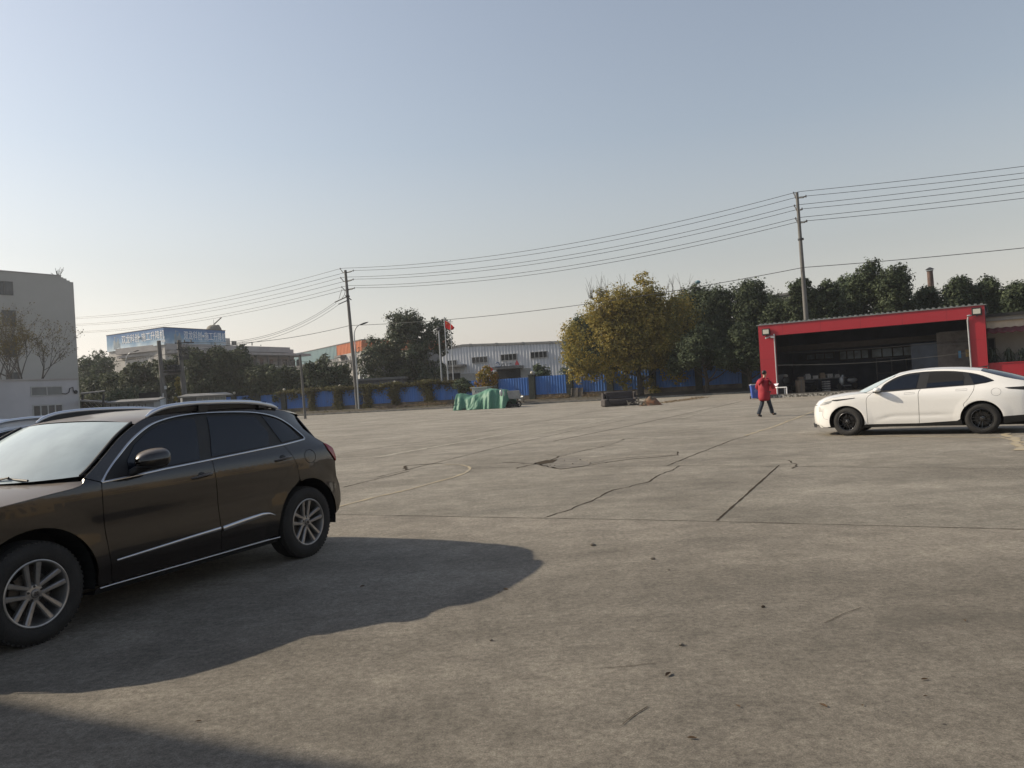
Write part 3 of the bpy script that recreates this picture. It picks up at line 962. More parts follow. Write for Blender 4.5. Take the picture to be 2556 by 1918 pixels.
    for s, z, cs in ((3.43, .735, 3.66), (3.45, .66, 3.69), (3.46, .5, 3.70), (3.45, .27, 3.70), (3.38, .19, 3.62)):
        fr.append((E(s, z), (cs, z), 3.0, 1))
    loft('front_bumper', fr, paint, root)
    for side in (1, -1):
        for k in range(4):
            strip('bumper_slit', [(3.40 - .012 * k, .690 - .028 * k), (3.455, .684 - .028 * k)], M_black, root, yf, .002, .008, .001, side)
        strip('bumper_crease', [(3.34, .66), (3.36, .50), (3.33, .42), (3.24, .40)], M_cap, root, yf, .001, .006, .001, side)
    lg = MB(); lg.grid([[(3.715 - .26 * abs(y / .8) ** 3, y, .20) for y in np.linspace(-.72, .72, 13)], [(3.722 - .26 * abs(y / .8) ** 3, y, .29) for y in np.linspace(-.72, .72, 13)]])
    lg.build('lower_grille', M_black, root, local=True)
    ap = [q for q in roof_edge if q[0] >= 1.74]
    ws = []
    for i, (s, z) in enumerate(ap):
        f = i / (len(ap) - 1)
        ws.append(((s - .005, yf(s, z) - .03, z + .010), (2.62 + (1.66 - 2.62) * f, 1.035 + (1.445 - 1.035) * f + .02 * math.sin(math.pi * f)), 2.4, 2.6))
    loft('windscreen', ws, M_wind, root)
    rp = [q for q in roof_edge if q[0] <= 1.75]
    s0, s1 = rp[0][0], rp[-1][0]
    cpr = pchip([(0, 1.448), (.2, 1.495), (.45, 1.512), (.7, 1.495), (1, 1.435)])
    rr = []
    for s, z in rp:
        f = (s0 - s) / (s0 - s1)
        rr.append((E(s, z), (1.66 + (-.02 - 1.66) * f, cpr(f)), 2.2, 2.8))
    loft('roof', rr, paint, root)
    re = [roof_edge[-1]] + rear_edge[:5]
    rg = []
    for i, (s, z) in enumerate(re):
        f = i / (len(re) - 1)
        rg.append(((s, yf(s, z) - .012, z), (-.02 + (-.90 + .02) * f, 1.435 + (1.150 - 1.435) * f + .02 * math.sin(math.pi * f)), 2.4, 2.6))
    loft('rear_window', rg, M_glass, root)
    tl = []
    for (s, z), c in zip(rear_edge[4:], [(-.90, 1.15), (-1.08, 1.13), (-1.20, 1.07), (-1.22, .9), (-1.24, .7), (-1.26, .45), (-1.2, .3)]):
        tl.append((E(s, z), c, 3.0, 2.2))
    loft('boot_lid', tl[:4], paint, root)
    loft('rear_bumper', tl[3:], paint, root)
    an = MB(); an.tube([(.10, 0, 1.455), (-.02, 0, 1.47), (-.10, 0, 1.475), (-.10, 0, 1.43)], [.006, .014, .016, .02], 8)
    an.build('aerial', M_black, root, local=True, smooth=True)
    return yf

suv = thing('parked_car', 'dusty dark brown off-road estate car with roof rails in the left foreground', 'car', (-2.157 - .918 * math.cos(R(243.98) + math.pi / 2), 7.964 - .918 * math.sin(R(243.98) + math.pi / 2), 0), R(243.98))
build_suv(suv, M_brown)
_h = Vector((math.cos(R(243.98)), math.sin(R(243.98)), 0)); _n = Vector((-_h.y, _h.x, 0))
suv2 = thing('parked_car', 'pearl white off-road car standing behind the brown one, only roof and side window in view', 'car', Vector(suv.location) - _n * 2.5 - _h * .15, R(243.98))
build_suv(suv2, M_silver, False)
suv2.scale = (1, 1, .972)
sed = thing('parked_car', 'white saloon car with black alloy wheels standing by the red workshop', 'car', (10.224 - .905 * math.cos(R(144.9) + math.pi / 2), 17.044 - .905 * math.sin(R(144.9) + math.pi / 2), 0), R(144.9))
build_sedan(sed, M_white)
# ------------------------------------------------------------------ ground
def concrete(name, c1, c2, broom=0.0, pits=1.0):
    m = bpy.data.materials.new(name); m.use_nodes = True
    t = m.node_tree; L = t.links; p = t.nodes['Principled BSDF']
    p.inputs['Roughness'].default_value = .86
    p.inputs['Specular IOR Level'].default_value = .35
    tc = t.nodes.new('ShaderNodeTexCoord'); src = tc.outputs['Object']
    def noise(sc, det, ro=.6, vec=None, dist=0.0):
        n = t.nodes.new('ShaderNodeTexNoise'); n.inputs['Scale'].default_value = sc; n.inputs['Detail'].default_value = det
        n.inputs['Roughness'].default_value = ro; n.inputs['Distortion'].default_value = dist
        L.new(vec or src, n.inputs['Vector']); return n.outputs[0]
    def ramp(v, a, b, ca, cb):
        r = t.nodes.new('ShaderNodeValToRGB'); r.color_ramp.elements[0].position = a; r.color_ramp.elements[1].position = b
        r.color_ramp.elements[0].color = (*ca, 1); r.color_ramp.elements[1].color = (*cb, 1); L.new(v, r.inputs[0]); return r.outputs[0]
    def mix(a, b, f, mode='MULTIPLY'):
        x = t.nodes.new('ShaderNodeMix'); x.data_type = 'RGBA'; x.blend_type = mode
        if isinstance(f, float): x.inputs[0].default_value = f
        else: L.new(f, x.inputs[0])
        L.new(a, x.inputs[6])
        if isinstance(b, tuple): x.inputs[7].default_value = (*b, 1)
        else: L.new(b, x.inputs[7])
        return x.outputs[2]
    def g(v): return (v, v, v)
    col = ramp(noise(.32, 9, .62, dist=.4), .34, .64, c1, c2)
    col = mix(col, ramp(noise(1.9, 7, .7), .30, .70, g(.80), g(1.16)), 1.0)
    # long worn streaks where lorries turn
    mp = t.nodes.new('ShaderNodeMapping'); mp.inputs['Rotation'].default_value = (0, 0, R(-12)); mp.inputs['Scale'].default_value = (.12, 1.3, 1); L.new(src, mp.inputs[0])
    col = mix(col, ramp(noise(1.0, 6, .65, mp.outputs[0]), .34, .68, g(.84), g(1.14)), 1.0)
    fine = noise(120, 6, .85)
    col = mix(col, ramp(fine, .40, .60, g(.62), g(1.34)), .9)
    col = mix(col, ramp(noise(5.5, 10, .8, dist=.3), .36, .64, g(.80), g(1.18)), .9)
    grit = noise(24, 12, .88)
    col = mix(col, ramp(grit, .40, .60, g(.60), g(1.34)), 1.0)
    # pale scuffs
    f = ramp(noise(2.6, 9, .72, dist=.8), .62, .70, g(0), g(.6))
    col = mix(col, (.40, .36, .29), ramp(noise(11, 8, .8, dist=1.2), .66, .72, g(0), g(.6)), 'MIX')
    col = mix(col, (.38, .345, .285), f, 'MIX')
    # oil and damp
    f = ramp(noise(.75, 7, .6, dist=1.0), .28, .42, g(.40), g(0))
    col = mix(col, tuple(c * .62 for c in c1), f, 'MIX')
    # pits
    vo = t.nodes.new('ShaderNodeTexVoronoi'); vo.inputs['Scale'].default_value = 5.0; L.new(src, vo.inputs['Vector'])
    f = ramp(vo.outputs['Distance'], .035, .06, g(.8 * pits), g(0))
    f2 = mix(f, ramp(noise(2.2, 2), .55, .6, g(0), g(1)), 1.0)
    col = mix(col, (.05, .045, .04), f2, 'MIX')
    L.new(col, p.inputs['Base Color'])
    b = t.nodes.new('ShaderNodeBump'); b.inputs['Strength'].default_value = 1.0; b.inputs['Distance'].default_value = .022
    add = t.nodes.new('ShaderNodeMath'); add.operation = 'ADD'
    L.new(fine, add.inputs[0]); L.new(grit, add.inputs[1])
    h = add.outputs[0]
    if broom:
        mp2 = t.nodes.new('ShaderNodeMapping'); mp2.inputs['Rotation'].default_value = (0, 0, R(-28)); L.new(src, mp2.inputs[0])
        wv = t.nodes.new('ShaderNodeTexWave'); wv.inputs['Scale'].default_value = 9; wv.inputs['Distortion'].default_value = 1.5; L.new(mp2.outputs[0], wv.inputs[0])
        ml = t.nodes.new('ShaderNodeMath'); ml.operation = 'MULTIPLY'; ml.inputs[1].default_value = broom; L.new(wv.outputs[1], ml.inputs[0])
        a2 = t.nodes.new('ShaderNodeMath'); a2.operation = 'ADD'; L.new(h, a2.inputs[0]); L.new(ml.outputs[0], a2.inputs[1]); h = a2.outputs[0]
    L.new(h, b.inputs['Height']); L.new(b.outputs[0], p.inputs['Normal'])
    return m
M_conc1 = concrete('concrete_worn', (.245, .218, .178), (.355, .318, .264), 0, 1.0)
M_conc2 = concrete('concrete_broomed', (.242, .218, .178), (.345, .314, .262), .25, .6)
M_patchc = concrete('concrete_patch', (.25, .225, .185), (.30, .27, .22), 0, .3)
M_soil = mat('soil', (.075, .062, .045), .95, var=.3, scale=1.2, bump=.6, bscale=12, col2=(.038, .034, .026))
M_kerb = mat('kerb_concrete', (.19, .185, .17), .9, var=.3, scale=2.0, bump=.4, bscale=20, col2=(.09, .09, .085))
M_joint = mat('joint_filler', (.060, .048, .036), .98, var=.1, spec=.05)
M_faint = mat('faint_joint', (.115, .098, .076), .98, var=.3, scale=3, spec=.05)
M_yellow = mat('worn_yellow_paint', (.38, .31, .19), .85, var=.2, scale=2.5, col2=(.27, .24, .19))
M_palel = mat('worn_pale_paint', (.34, .315, .25), .85, var=.2, scale=9, col2=(.235, .215, .18))
FA = Vector((10.16, 80, 0)) - Vector((.917, -.399, 0)) * 95
FB = Vector((10.16, 80, 0)) + Vector((.917, -.399, 0)) * 24
FW = Wall(FA, FB)                       # line of the blue fence
KW = Wall(FW.p(0, 0, 4.2), FW.p(FW.L, 0, 4.2))   # front of the kerb
s_ = MB(); s_.grid([[(-1600, -300, -.03), (1600, -300, -.03)], [(-1600, 2600, -.03), (1600, 2600, -.03)]])
tag(s_.build('ground', mat('outer_ground', (.085, .082, .06), .95, var=.3, scale=.05)), kind='structure')
ja, jb = gp(745, 1283), gp(2556, 1322)
jd = (jb - ja).normalized()
J0, J1 = ja - jd * 40, jb + jd * 34
k0, k1 = KW.p(-10, 0, 0), KW.p(KW.L + 6, 0, 0)
s_ = MB(); s_.add([(J0.x, J0.y, 0), (J1.x, J1.y, 0), (46, 60, 0), (k1.x, k1.y, 0), (k0.x, k0.y, 0), (-130, 60, 0)], [(0, 1, 2, 3, 4, 5)])
tag(s_.build('yard', M_conc2, origin=Vector((0, 0, 0))), kind='structure')
s_ = MB(); s_.add([(-60, -25, 0), (50, -25, 0), (J1.x, J1.y, 0), (J0.x, J0.y, 0)], [(0, 1, 2, 3)])
tag(s_.build('yard', M_conc1, origin=Vector((0, 0, 0))), kind='structure')
def ground_line(name, pts, w, m, z=.004, jag=0.0, seed=1, taper=False, world=False, kind='structure'):
    rnd = random.Random(seed)
    P = [Vector((p[0], p[1], 0)) if world else gp(*p) for p in pts]
    Q = []
    for i in range(len(P) - 1):
        n = max(1, int((P[i + 1] - P[i]).length / (.12 if jag else .6)))
        for k in range(n): Q.append(P[i].lerp(P[i + 1], k / n))
    Q.append(P[-1])
    rows = []
    N = len(Q)
    off = 0
    for i, q in enumerate(Q):
        d = (Q[min(i + 1, N - 1)] - Q[max(i - 1, 0)]); d.z = 0; d.normalize()
        n = Vector((-d.y, d.x, 0))
        if jag: off = off * .7 + rnd.uniform(-jag, jag)
        ww = w * (rnd.uniform(.5, 1.4) if jag else 1)
        if taper: ww *= .25 + .75 * math.sin(math.pi * min(1, max(0, i / (N - 1))))
        rows.append([(q + n * (off - ww / 2)), (q + n * (off + ww / 2))])
    mb = MB(); mb.grid([[(a.x, a.y, z), (b.x, b.y, z)] for a, b in rows])
    o = mb.build(name, m)
    return tag(o, kind=kind)
gl = ground_line
gl('yard_joint', [(640, 1281), (745, 1283), (1000, 1288), (1560, 1298), (1800, 1303), (2556, 1322), (2900, 1332)], .016, M_faint, jag=.004)
gl('yard_joint', [(1790, 1300), (1945, 1162)], .026, M_joint, jag=.003, seed=2)
gl('yard_crack', [(1362, 1291), (1420, 1272), (1480, 1252), (1532, 1224), (1560, 1219), (1622, 1203), (1665, 1180), (1700, 1164)], .022, M_joint, jag=.03, seed=3)
gl('yard_joint', [(1665, 1163), (1830, 1098), (1868, 1088)], .028, M_joint, jag=.01, seed=4)
gl('yard_joint', [(858, 1217), (930, 1199), (1020, 1177)], .03, M_joint, jag=.01, seed=5)
gl('yard_crack', [(1020, 1173), (1006, 1170), (1012, 1163), (1050, 1161), (1105, 1157)], .07, M_joint, jag=.05, seed=6)
gl('yard_joint', [(1380, 1102), (1560, 1066), (1700, 1036), (1850, 1003)], .05, M_joint, seed=7)
gl('yard_joint', [(850, 1133), (1100, 1096), (1300, 1063), (1560, 1012)], .035, M_faint, jag=.02, seed=8)
gl('yard_joint', [(1170, 1170), (1290, 1167), (1700, 1163), (2000, 1165), (2556, 1172)], .02, M_faint, jag=.01, seed=9)
gl('yard_joint', [(940, 1192), (1240, 1118), (1420, 1078), (1560, 1049)], .03, M_faint, jag=.01, seed=19)
gl('yard_crack', [(1255, 1155), (1330, 1158), (1400, 1172), (1480, 1161), (1560, 1148), (1640, 1141), (1692, 1137), (1692, 1128)], .05, M_joint, jag=.04, seed=10)
gl('yard_crack', [(1290, 1170), (1345, 1155), (1400, 1140), (1520, 1110), (1560, 1096), (1640, 1094)], .04, M_joint, jag=.05, seed=11)
gl('yard_crack', [(1660, 1047), (1700, 1046), (1740, 1046)], .07, M_joint, jag=.05, seed=12)
gl('yard_crack', [(1970, 1150), (1990, 1160), (1985, 1170)], .03, M_joint, jag=.04, seed=13)
gl('yard_crack', [(960, 1062), (1030, 1056)], .12, M_joint, jag=.05, seed=14)
gl('yard_crack', [(1240, 1022), (1420, 1016)], .08, M_joint, jag=.08, seed=15)
gl('yard_marking', [(800, 1278), (855, 1263), (940, 1241), (1020, 1223), (1085, 1205), (1130, 1193), (1160, 1182), (1174, 1172), (1170, 1166), (1150, 1161), (1110, 1160)], .07, M_yellow, z=.006, jag=.006, seed=16)
gl('yard_marking', [(1862, 1088), (1930, 1066), (2000, 1040), (2045, 1022), (2120, 1000)], .10, M_yellow, z=.006, jag=.02, seed=17)
gl('yard_marking', [(1700, 1045), (1860, 1002)], .12, M_palel, z=.006, jag=.02, seed=18)
gl('yard_marking', [(1330, 1086), (1560, 1040), (1700, 1018), (1830, 1000)], .22, M_palel, z=.006, jag=.03, seed=20)
gl('yard_marking', [(1640, 1028), (1715, 1018)], .12, M_palel, z=.007, jag=.02, seed=21)
gl('yard_marking', [(2060, 1087), (2300, 1091), (2500, 1093), (2560, 1106)], .09, M_yellow, z=.006, jag=.01, seed=22)
gl('yard_marking', [(2505, 1080), (2540, 1105), (2556, 1125)], .18, M_yellow, z=.007, jag=.05, seed=23)
gl('yard_marking', [(940, 1142), (1150, 1105), (1330, 1072)], .22, M_palel, z=.006, jag=.05, seed=24)
rnd = random.Random(77)
for k in range(3):                                       # hairline cracks and drag scratches on the near slab
    x, y = rnd.uniform(700, 2400), rnd.uniform(1400, 1880)
    dx, dy = rnd.uniform(60, 170), -rnd.uniform(8, 45)
    gl('yard_crack', [(x, y), (x + dx * .5, y + dy * .5 + rnd.uniform(-6, 6)), (x + dx, y + dy)], .006, M_faint, jag=.008, seed=30 + k)
def ground_patch(name, pts, m, z):
    mb = MB(); P = [gp(*p) for p in pts]
    mb.add([(p.x, p.y, z) for p in P], [tuple(range(len(P)))])
    return tag(mb.build(name, m), kind='structure')
ground_patch('yard_patch', [(1478, 1158), (1530, 1147), (1590, 1141), (1690, 1136), (1690, 1127), (1600, 1124), (1500, 1140), (1440, 1147)], M_patchc, .005)
ground_patch('yard_patch', [(1400, 1140), (1450, 1127), (1520, 1112), (1560, 1098), (1500, 1104), (1420, 1118), (1360, 1135)], M_patchc, .005)
M_broken = mat('broken_concrete', (.20, .18, .15), .95, var=.35, scale=3, bump=1.0, bscale=10, col2=(.10, .09, .075))
ground_patch('yard_patch', [(1330, 1158), (1352, 1153), (1400, 1143), (1470, 1142), (1500, 1150), (1460, 1164), (1400, 1171), (1360, 1166)], M_broken, .004)
ground_patch('yard_patch', [(1335, 1157), (1362, 1150), (1392, 1148), (1380, 1156), (1350, 1160)], M_joint, .009)
rnd = random.Random(5)
for k in range(12):                                       # loose lumps round the broken slab
    q = gp(rnd.uniform(1345, 1480), rnd.uniform(1146, 1164))
    mb = MB(); r = rnd.uniform(.008, .024)
    mb.ball((q.x, q.y, r * .5), (r, r * rnd.uniform(.6, 1), r * .7), 6, 4)
    if k < 1: rub = []
    rub.append(mb)
M_stone = mat('stone', (.24, .21, .17), .9, var=.3, scale=20)
mb = MB()
for b_ in rub: mb.add(b_.v, b_.f)
tag(mb.build('rubble', M_stone), kind='stuff')
# stones and leaves on the near slab
for i, (x, y, r, lb) in enumerate(((1480, 1363, .022, 'small pale stone lying nearest the tip of the brown car shadow'), (1630, 1397, .018, 'small beige stone to the right of the larger pale stone'), (1701, 1612, .013, 'tiny pale stone chip in the middle of the near slab'), (1669, 1424, .009, 'tiny dark chip just below the beige stone'), (1226, 1600, .010, 'tiny brown chip on the sunlit slab below the car shadow'), (1905, 1517, .012, 'small dark stone beside the pale scuff in the near slab'))):
    q = gp(x, y)
    mb = MB(); mb.ball((q.x, q.y, r * .5), (r * 1.3, r, r * .7), 7, 5)
    mb.v = [(v[0] + .2 * r * math.sin(v[1] * 900 + i), v[1], v[2] + .2 * r * math.sin(v[0] * 700)) for v in mb.v]
    tag(mb.build('stone', M_stone if i != 5 else M_joint), lb, 'stone', 'loose stones on the concrete')
M_dry = mat('dry_leaf', (.13, .075, .035), .8, var=.3, transl=.2)
M_dryl = mat('pale_dry_leaf', (.24, .17, .09), .8, var=.3, transl=.2)
leafs = [(2308, 1698, .035, 'curled dark leaf towards the right edge of the slab'), (2055, 1764, .045, 'dark curled leaf low down on the right of the slab'), (2153, 1763, .02, 'thin pale leaf beside the dark curled leaf low on the slab'), (905, 1465, .05, 'dark leaf lying inside the brown car shadow'), (1262, 1473, .05, 'long dark twig leaf just outside the car shadow edge'), (1245, 1480, .03, 'short dark leaf next to the long twig leaf'), (1668, 1686, .06, 'long thin brown twig in the middle of the near slab'), (2408, 1551, .03, 'small dark twig near the right edge'), (1842, 1765, .03, 'small dark leaf left of the curled one low on the slab'), (495, 1803, .03, 'brown leaf near the bottom left shade'), (1727, 1845, .04, 'flattened grey leaf stain near the bottom edge'), (2310, 1740, .02, 'tiny dark crumb below the right hand leaf')]
for i, (x, y, r, lb) in enumerate(leafs):
    r *= .55
    q = gp(x, y); a = rnd.uniform(0, 3)
    mb = MB(); rows = []
    for k in range(7):
        f = k / 6; w = math.sin(math.pi * f) * r * .32 + .001
        c = Vector((math.cos(a), math.sin(a), 0)) * (f - .5) * 2 * r; n = Vector((-math.sin(a), math.cos(a), 0))
        rows.append([q + c + n * (u * w) + Vector((0, 0, .004 + abs(u) * w * .8 + .3 * r * (f - .5) ** 2)) for u in (-1, 0, 1)])
    mb.grid(rows)
    tag(mb.build('fallen_leaf', M_dryl if 'pale' in lb else M_dry, smooth=True), lb, 'leaf', 'leaves scattered on the concrete')
# kerb and verge
s_ = MB()
n = 60
for k in range(n):
    u0, u1 = -10 + (KW.L + 12) * k / n, -10 + (KW.L + 12) * (k + 1) / n - .02
    KW.box(s_, u0, u1, -.02, .155 + .01 * math.sin(k * 2.1), -.32, 0)
tag(s_.build('kerb', M_kerb, bevel=.015), kind='structure')
s_ = MB(); rows = []
for k in range(181):
    u = -12 + (KW.L + 14) * k / 180; r = []
    for j in range(7):
        d = 4.2 - .30 - 3.9 * j / 6
        z = .13 + .33 * (j / 6) ** .8 + .05 * noise.noise(Vector((u * .8, j * .9, 0)))
        r.append(FW.p(u, z if 0 < j < 6 else (.13 if j == 0 else .46), d))
    for d, z in ((-1.0, .5), (-14, .4)): r.append(FW.p(u, z, d))
    rows.append(r)
s_.grid(rows)
tag(s_.build('verge', M_soil, smooth=True), kind='structure')
# ------------------------------------------------------------------ fence
M_blue = mat('blue_sheet', (.030, .145, .47), .48, .0, var=.18, scale=1.4, streak=.15, col2=(.045, .13, .35))
M_pillar = mat('pillar_tiles', (.040, .050, .040), .8, var=.3, scale=5, bump=.4, bscale=9)
M_basew = mat('base_wall', (.16, .135, .11), .92, var=.35, scale=1.3, bump=.4, bscale=14, col2=(.07, .062, .052))
M_globe = mat('globe_glass', (.62, .56, .44), .35, var=.1, coat=.4)
fence = thing('fence', 'long blue corrugated metal fence between dark tiled pillars with round lamps', 'fence', FW.p(0, 0, 0))
pil_px = [1864, 1747, 1632, 1525, 1425, 1331, 1238, 1155, 1073, 987, 921, 849, 780, 710, 645, 585, 530, 480, 432, 388]
us = [FW.uv(p_, 985)[0] for p_ in pil_px]
us = [us[0] + 5.0] + us
for i, u in enumerate(us):
    pm = MB()
    FW.box(pm, u - .33, u + .33, .3, 3.02, -.33, .33)
    for k in range(11): FW.box(pm, u - .345, u + .345, .55 + k * .235, .565 + k * .235, -.345, .345)
    FW.box(pm, u - .38, u + .38, 3.02, 3.09, -.38, .38)
    po = pm.build('pillar', M_pillar, fence)
    c = FW.p(u, 3.27, 0)
    if i not in (1, 2, 3, 4, 8, 9, 11, 13):
        lm = MB(); lm.ball((c.x, c.y, c.z), .17, 14, 10); lm.box(c.x - .06, c.y - .06, 3.09, c.x + .06, c.y + .06, 3.14)
        lm.build('globe_lamp', M_globe, po, smooth=True)
for i in range(len(us) - 1):
    a, b = us[i + 1] + .33, us[i] - .33
    if b - a < .5: continue
    pm = MB(); rows = [[], []]
    x = a
    k = 0
    while x < b:
        for dx, dd in ((0, 0), (.05, .035), (.11, .035), (.16, 0)):
            if x + dx < b:
                rows[0].append(FW.p(x + dx, .86, dd)); rows[1].append(FW.p(x + dx, 2.82 + .02 * math.sin(i * 3), dd))
        x += .30
    rows[0].append(FW.p(b, .86, 0)); rows[1].append(FW.p(b, 2.82, 0))
    pm.grid(rows)
    pm.build('panel', M_blue, fence, solid=.004)
    bw = MB(); FW.box(bw, a, b, .25, .86, -.10, .12); FW.box(bw, a, b, .86, .89, -.12, .14)
    bw.build('base_wall', M_basew, fence)
# ------------------------------------------------------------------ poles and wires
M_pole = mat('pole_concrete', (.155, .150, .140), .85, var=.25, scale=1.5, streak=.2, col2=(.085, .082, .078))
M_steel = mat('galvanised_steel', (.055, .057, .06), .6, .4, var=.2)
M_light = mat('painted_steel', (.42, .44, .45), .4, .3, var=.1)
M_wire = mat('cable_sheath', (.035, .035, .036), .6, var=.1)
M_ins = mat('insulator_ceramic', (.05, .042, .04), .3, var=.1, coat=.5)
def upole(px_t, py_t, px_b, py_b, Y, label, arms, r0=.11, r1=.19, zb=0.0):
    t = at(px_t, py_t, Y); b = at(px_b, py_b, Y); b.z = zb
    d = (t - at(px_b, py_b, Y)); k = at(px_b, py_b, Y)
    b = k - d * ((k.z - zb) / d.z)
    root = thing('utility_pole', label, 'utility pole', b, group='concrete utility poles')
    m = MB(); m.tube([b + (t - b) * f for f in (0, .25, .5, .75, 1)], [r1, r1 - (r1 - r0) * .25, (r0 + r1) / 2, r0 + (r1 - r0) * .25, r0], 14)
    m.build('shaft', M_pole, root, smooth=True)
    for (z_px, z_py, lp, rp) in arms:
        c = at(z_px, z_py, Y)
        A = MB()
        Pl = at(lp[0], lp[1], Y + 1.0); Pr = at(rp[0], rp[1], Y - 1.0)
        A.tube([Pl, (Pl * .55 + c * .45) + Vector((0, 0, -.30)), c + Vector((0, 0, -.08)), (Pr * .6 + c * .4) + Vector((0, 0, -.10)), Pr], [.04, .06, .07, .06, .04], 6)
        ar = A.build('crossarm', M_steel, root)
        for P in (Pl, Pr):
            I = MB(); I.lathe([(.02, -.02), (.07, .0), (.03, .05), (.075, .07), (.03, .12), (.06, .14), (.02, .2)], 10, 'Z', c=(P.x, P.y, P.z - .1))
            I.build('insulator', M_ins, ar, smooth=True)
    return root, b, t
Ym, Yr = 92.0, 66.0
mid, mb_, mt_ = upole(862, 675, 890, 985, Ym, 'tall concrete utility pole beside a curved street lamp, left of the big round tree', [(864, 679, (849, 671), (882, 675.5)), (866, 701, (850.5, 693.6), (881.6, 697.4)), (869, 722, (853, 716.7), (884.6, 719))], .15, .25, .3)
rgt, rb_, rt_ = upole(1989, 481, 2012, 790, Yr, 'tall concrete utility pole rising out of the trees behind the red workshop', [(1992, 492, (1981, 482), (2011.7, 489.8)), (1995, 522, (1983, 513.8), (2002, 521.5)), (1998, 554, (1986, 545.5), (2013.7, 551.7))], .12, .24, .2)
for pr, Y, x0, y0 in ((mid, Ym, 868, 742), (rgt, Yr, 1999, 600)):
    bd = MB(); c = at(x0, y0, Y); bd.lathe([(.24, 0), (.25, .04), (.25, .12), (.24, .16)], 12, 'Z', c=c)
    bd.build('clamp_band', M_steel, pr)
bm_ = MB(); c = at(866, 744, Ym); bm_.bar(at(866, 741, Ym), at(836, 755, Ym + 1), .1); bm_.bar(at(868, 750, Ym), at(845, 760, Ym - 1), .1); bm_.bar(at(862, 738, Ym), at(877, 749, Ym), .12)
bm_.tube([at(854, 722, Ym), at(850, 733, Ym), at(846, 747, Ym)], .03, 5); bm_.tube([at(862, 724, Ym), at(860, 736, Ym), at(852, 748, Ym)], .03, 5)
bm_.build('branch_bracket', M_steel, mid)
def cable(pts, r, label, sag=()):
    m = MB(); P = []
    for i in range(len(pts) - 1):
        a, b = pts[i], pts[i + 1]
        s = sag[i] if i < len(sag) else 0
        n = 28 if (b - a).length > 5 else 1
        for k in range(n):
            f = k / n
            q = a.lerp(b, f); q = Vector((q.x, q.y, q.z - 4 * s * f * (1 - f))); P.append(q)
    P.append(pts[-1])
    m.tube(P, r, 5)
    return tag(m.build('power_cable', M_wire), label, 'cable', 'overhead cables')
W6 = [((849, 671), (856.8, 669.9), (1981, 482), (1999.8, 478.3), 412.5, 789.7, 'topmost'), ((860.6, 681), (882, 675.7), (1985, 493.7), (2011.7, 489.8), 429, 793, 'second highest'),
      ((850.5, 693.6), (868, 692), (1983, 513.8), (1996, 511.3), 442.6, 807, 'third highest'), ((860.6, 702.7), (881.6, 697.4), (1988, 524), (2002.5, 522), 459, 810, 'fourth highest'),
      ((853, 716.7), (869.5, 713.4), (1986, 545.5), (2003.5, 542.5), 476, 825.5, 'fifth highest'), ((860.6, 724), (884.6, 719), (1989, 555), (2013.7, 551.7), 492, 828.4, 'lowest')]
for i, (a, b, c, d, yr, yl, nm) in enumerate(W6):
    yl0 = yl + (yl - a[1]) * 45 / 660.0
    P = [at(145, yl0 - 4, 131), at(*a, Ym), at(*b, Ym), at(*c, Yr), at(*d, Yr), at(2700, yr + (yr - d[1]) * .24, 58)]
    cable(P, .022, nm + ' of the six power cables strung between the two tall poles', (1.3, 0, 1.35, 0, .1))
for k, (a, b) in enumerate((((836, 755), (459, 853)), ((840, 757), (463, 857)), ((845, 761), (471, 862)))):
    cable([at(*a, Ym), at(*b, 74)], .018, ('upper', 'middle', 'lower')[k] + ' of three branch cables running down left from the left tall pole', (1.6,))
cable([at(120, 925, 90), at(600, 857, 91), at(873, 813, Ym), at(2006, 668, Yr - .3), at(2700, 604, 56)], .028, 'single low cable crossing in front of the trees and the round tree', (.1, .3, .9, .1))
# the flatter run of that cable to the second pole is one span
def streetlamp(bx, by, pts, Y, label, arm_r=.05, headm=None, zb=.3, glob=False):
    base = at(bx, by, Y); base.z = zb
    root = thing('street_lamp', label, 'street lamp', base, group='street lamps behind the fence')
    P = [at(x, y, Y) for x, y in pts]
    k = at(bx, by, Y); d = P[0] - k; b0 = k - d * ((k.z - zb) / d.z) if abs(d.z) > .1 else base
    Q = [b0] + [P[0]] + list(spline(P, 5))[1:]
    m = MB(); m.tube(Q, [.10] + [.075 - .03 * i / len(Q) for i in range(len(Q) - 1)], 10)
    m.build('post', M_light, root, smooth=True)
    h = MB(); e = P[-1]; dd = (P[-1] - P[-2]).normalized()
    if glob: h.ball(e, (.32, .32, .22), 12, 8)
    else:
        q = []
        for i in range(9):
            f = i / 8; w = .17 * math.sin(math.pi * min(1, f * .85 + .15)) ** .7
            q.append([e + dd * (f * 1.0 - .1) + Vector((math.cos(a) * w * .4, math.cos(a) * w, math.sin(a) * w * .55)) for a in [2 * math.pi * j / 10 for j in range(11)]])
        h.grid(q)
    h.build('lamp_head', headm or M_steel, root, smooth=True)
M_teal = mat('teal_lamp_shell', (.10, .22, .27), .35, var=.1)
streetlamp(893, 970, [(886, 860), (884, 835), (888, 820), (896, 812), (902, 810)], 91, 'white curved street lamp close to the right of the left tall utility pole')
streetlamp(315, 985, [(314, 905), (316, 893), (324, 881), (335, 878)], 128, 'grey curved street lamp in front of the factory end wall')
streetlamp(1743, 800, [(1738, 726), (1739, 712), (1742, 705)], 90, 'lamp with a teal round head showing above the yellow tree', headm=M_teal, glob=True)
streetlamp(1103, 958, [(1095, 828), (1094, 822)], 97, 'slim white pole with a ring shaped head in front of the round tree edge', headm=M_steel, glob=True)
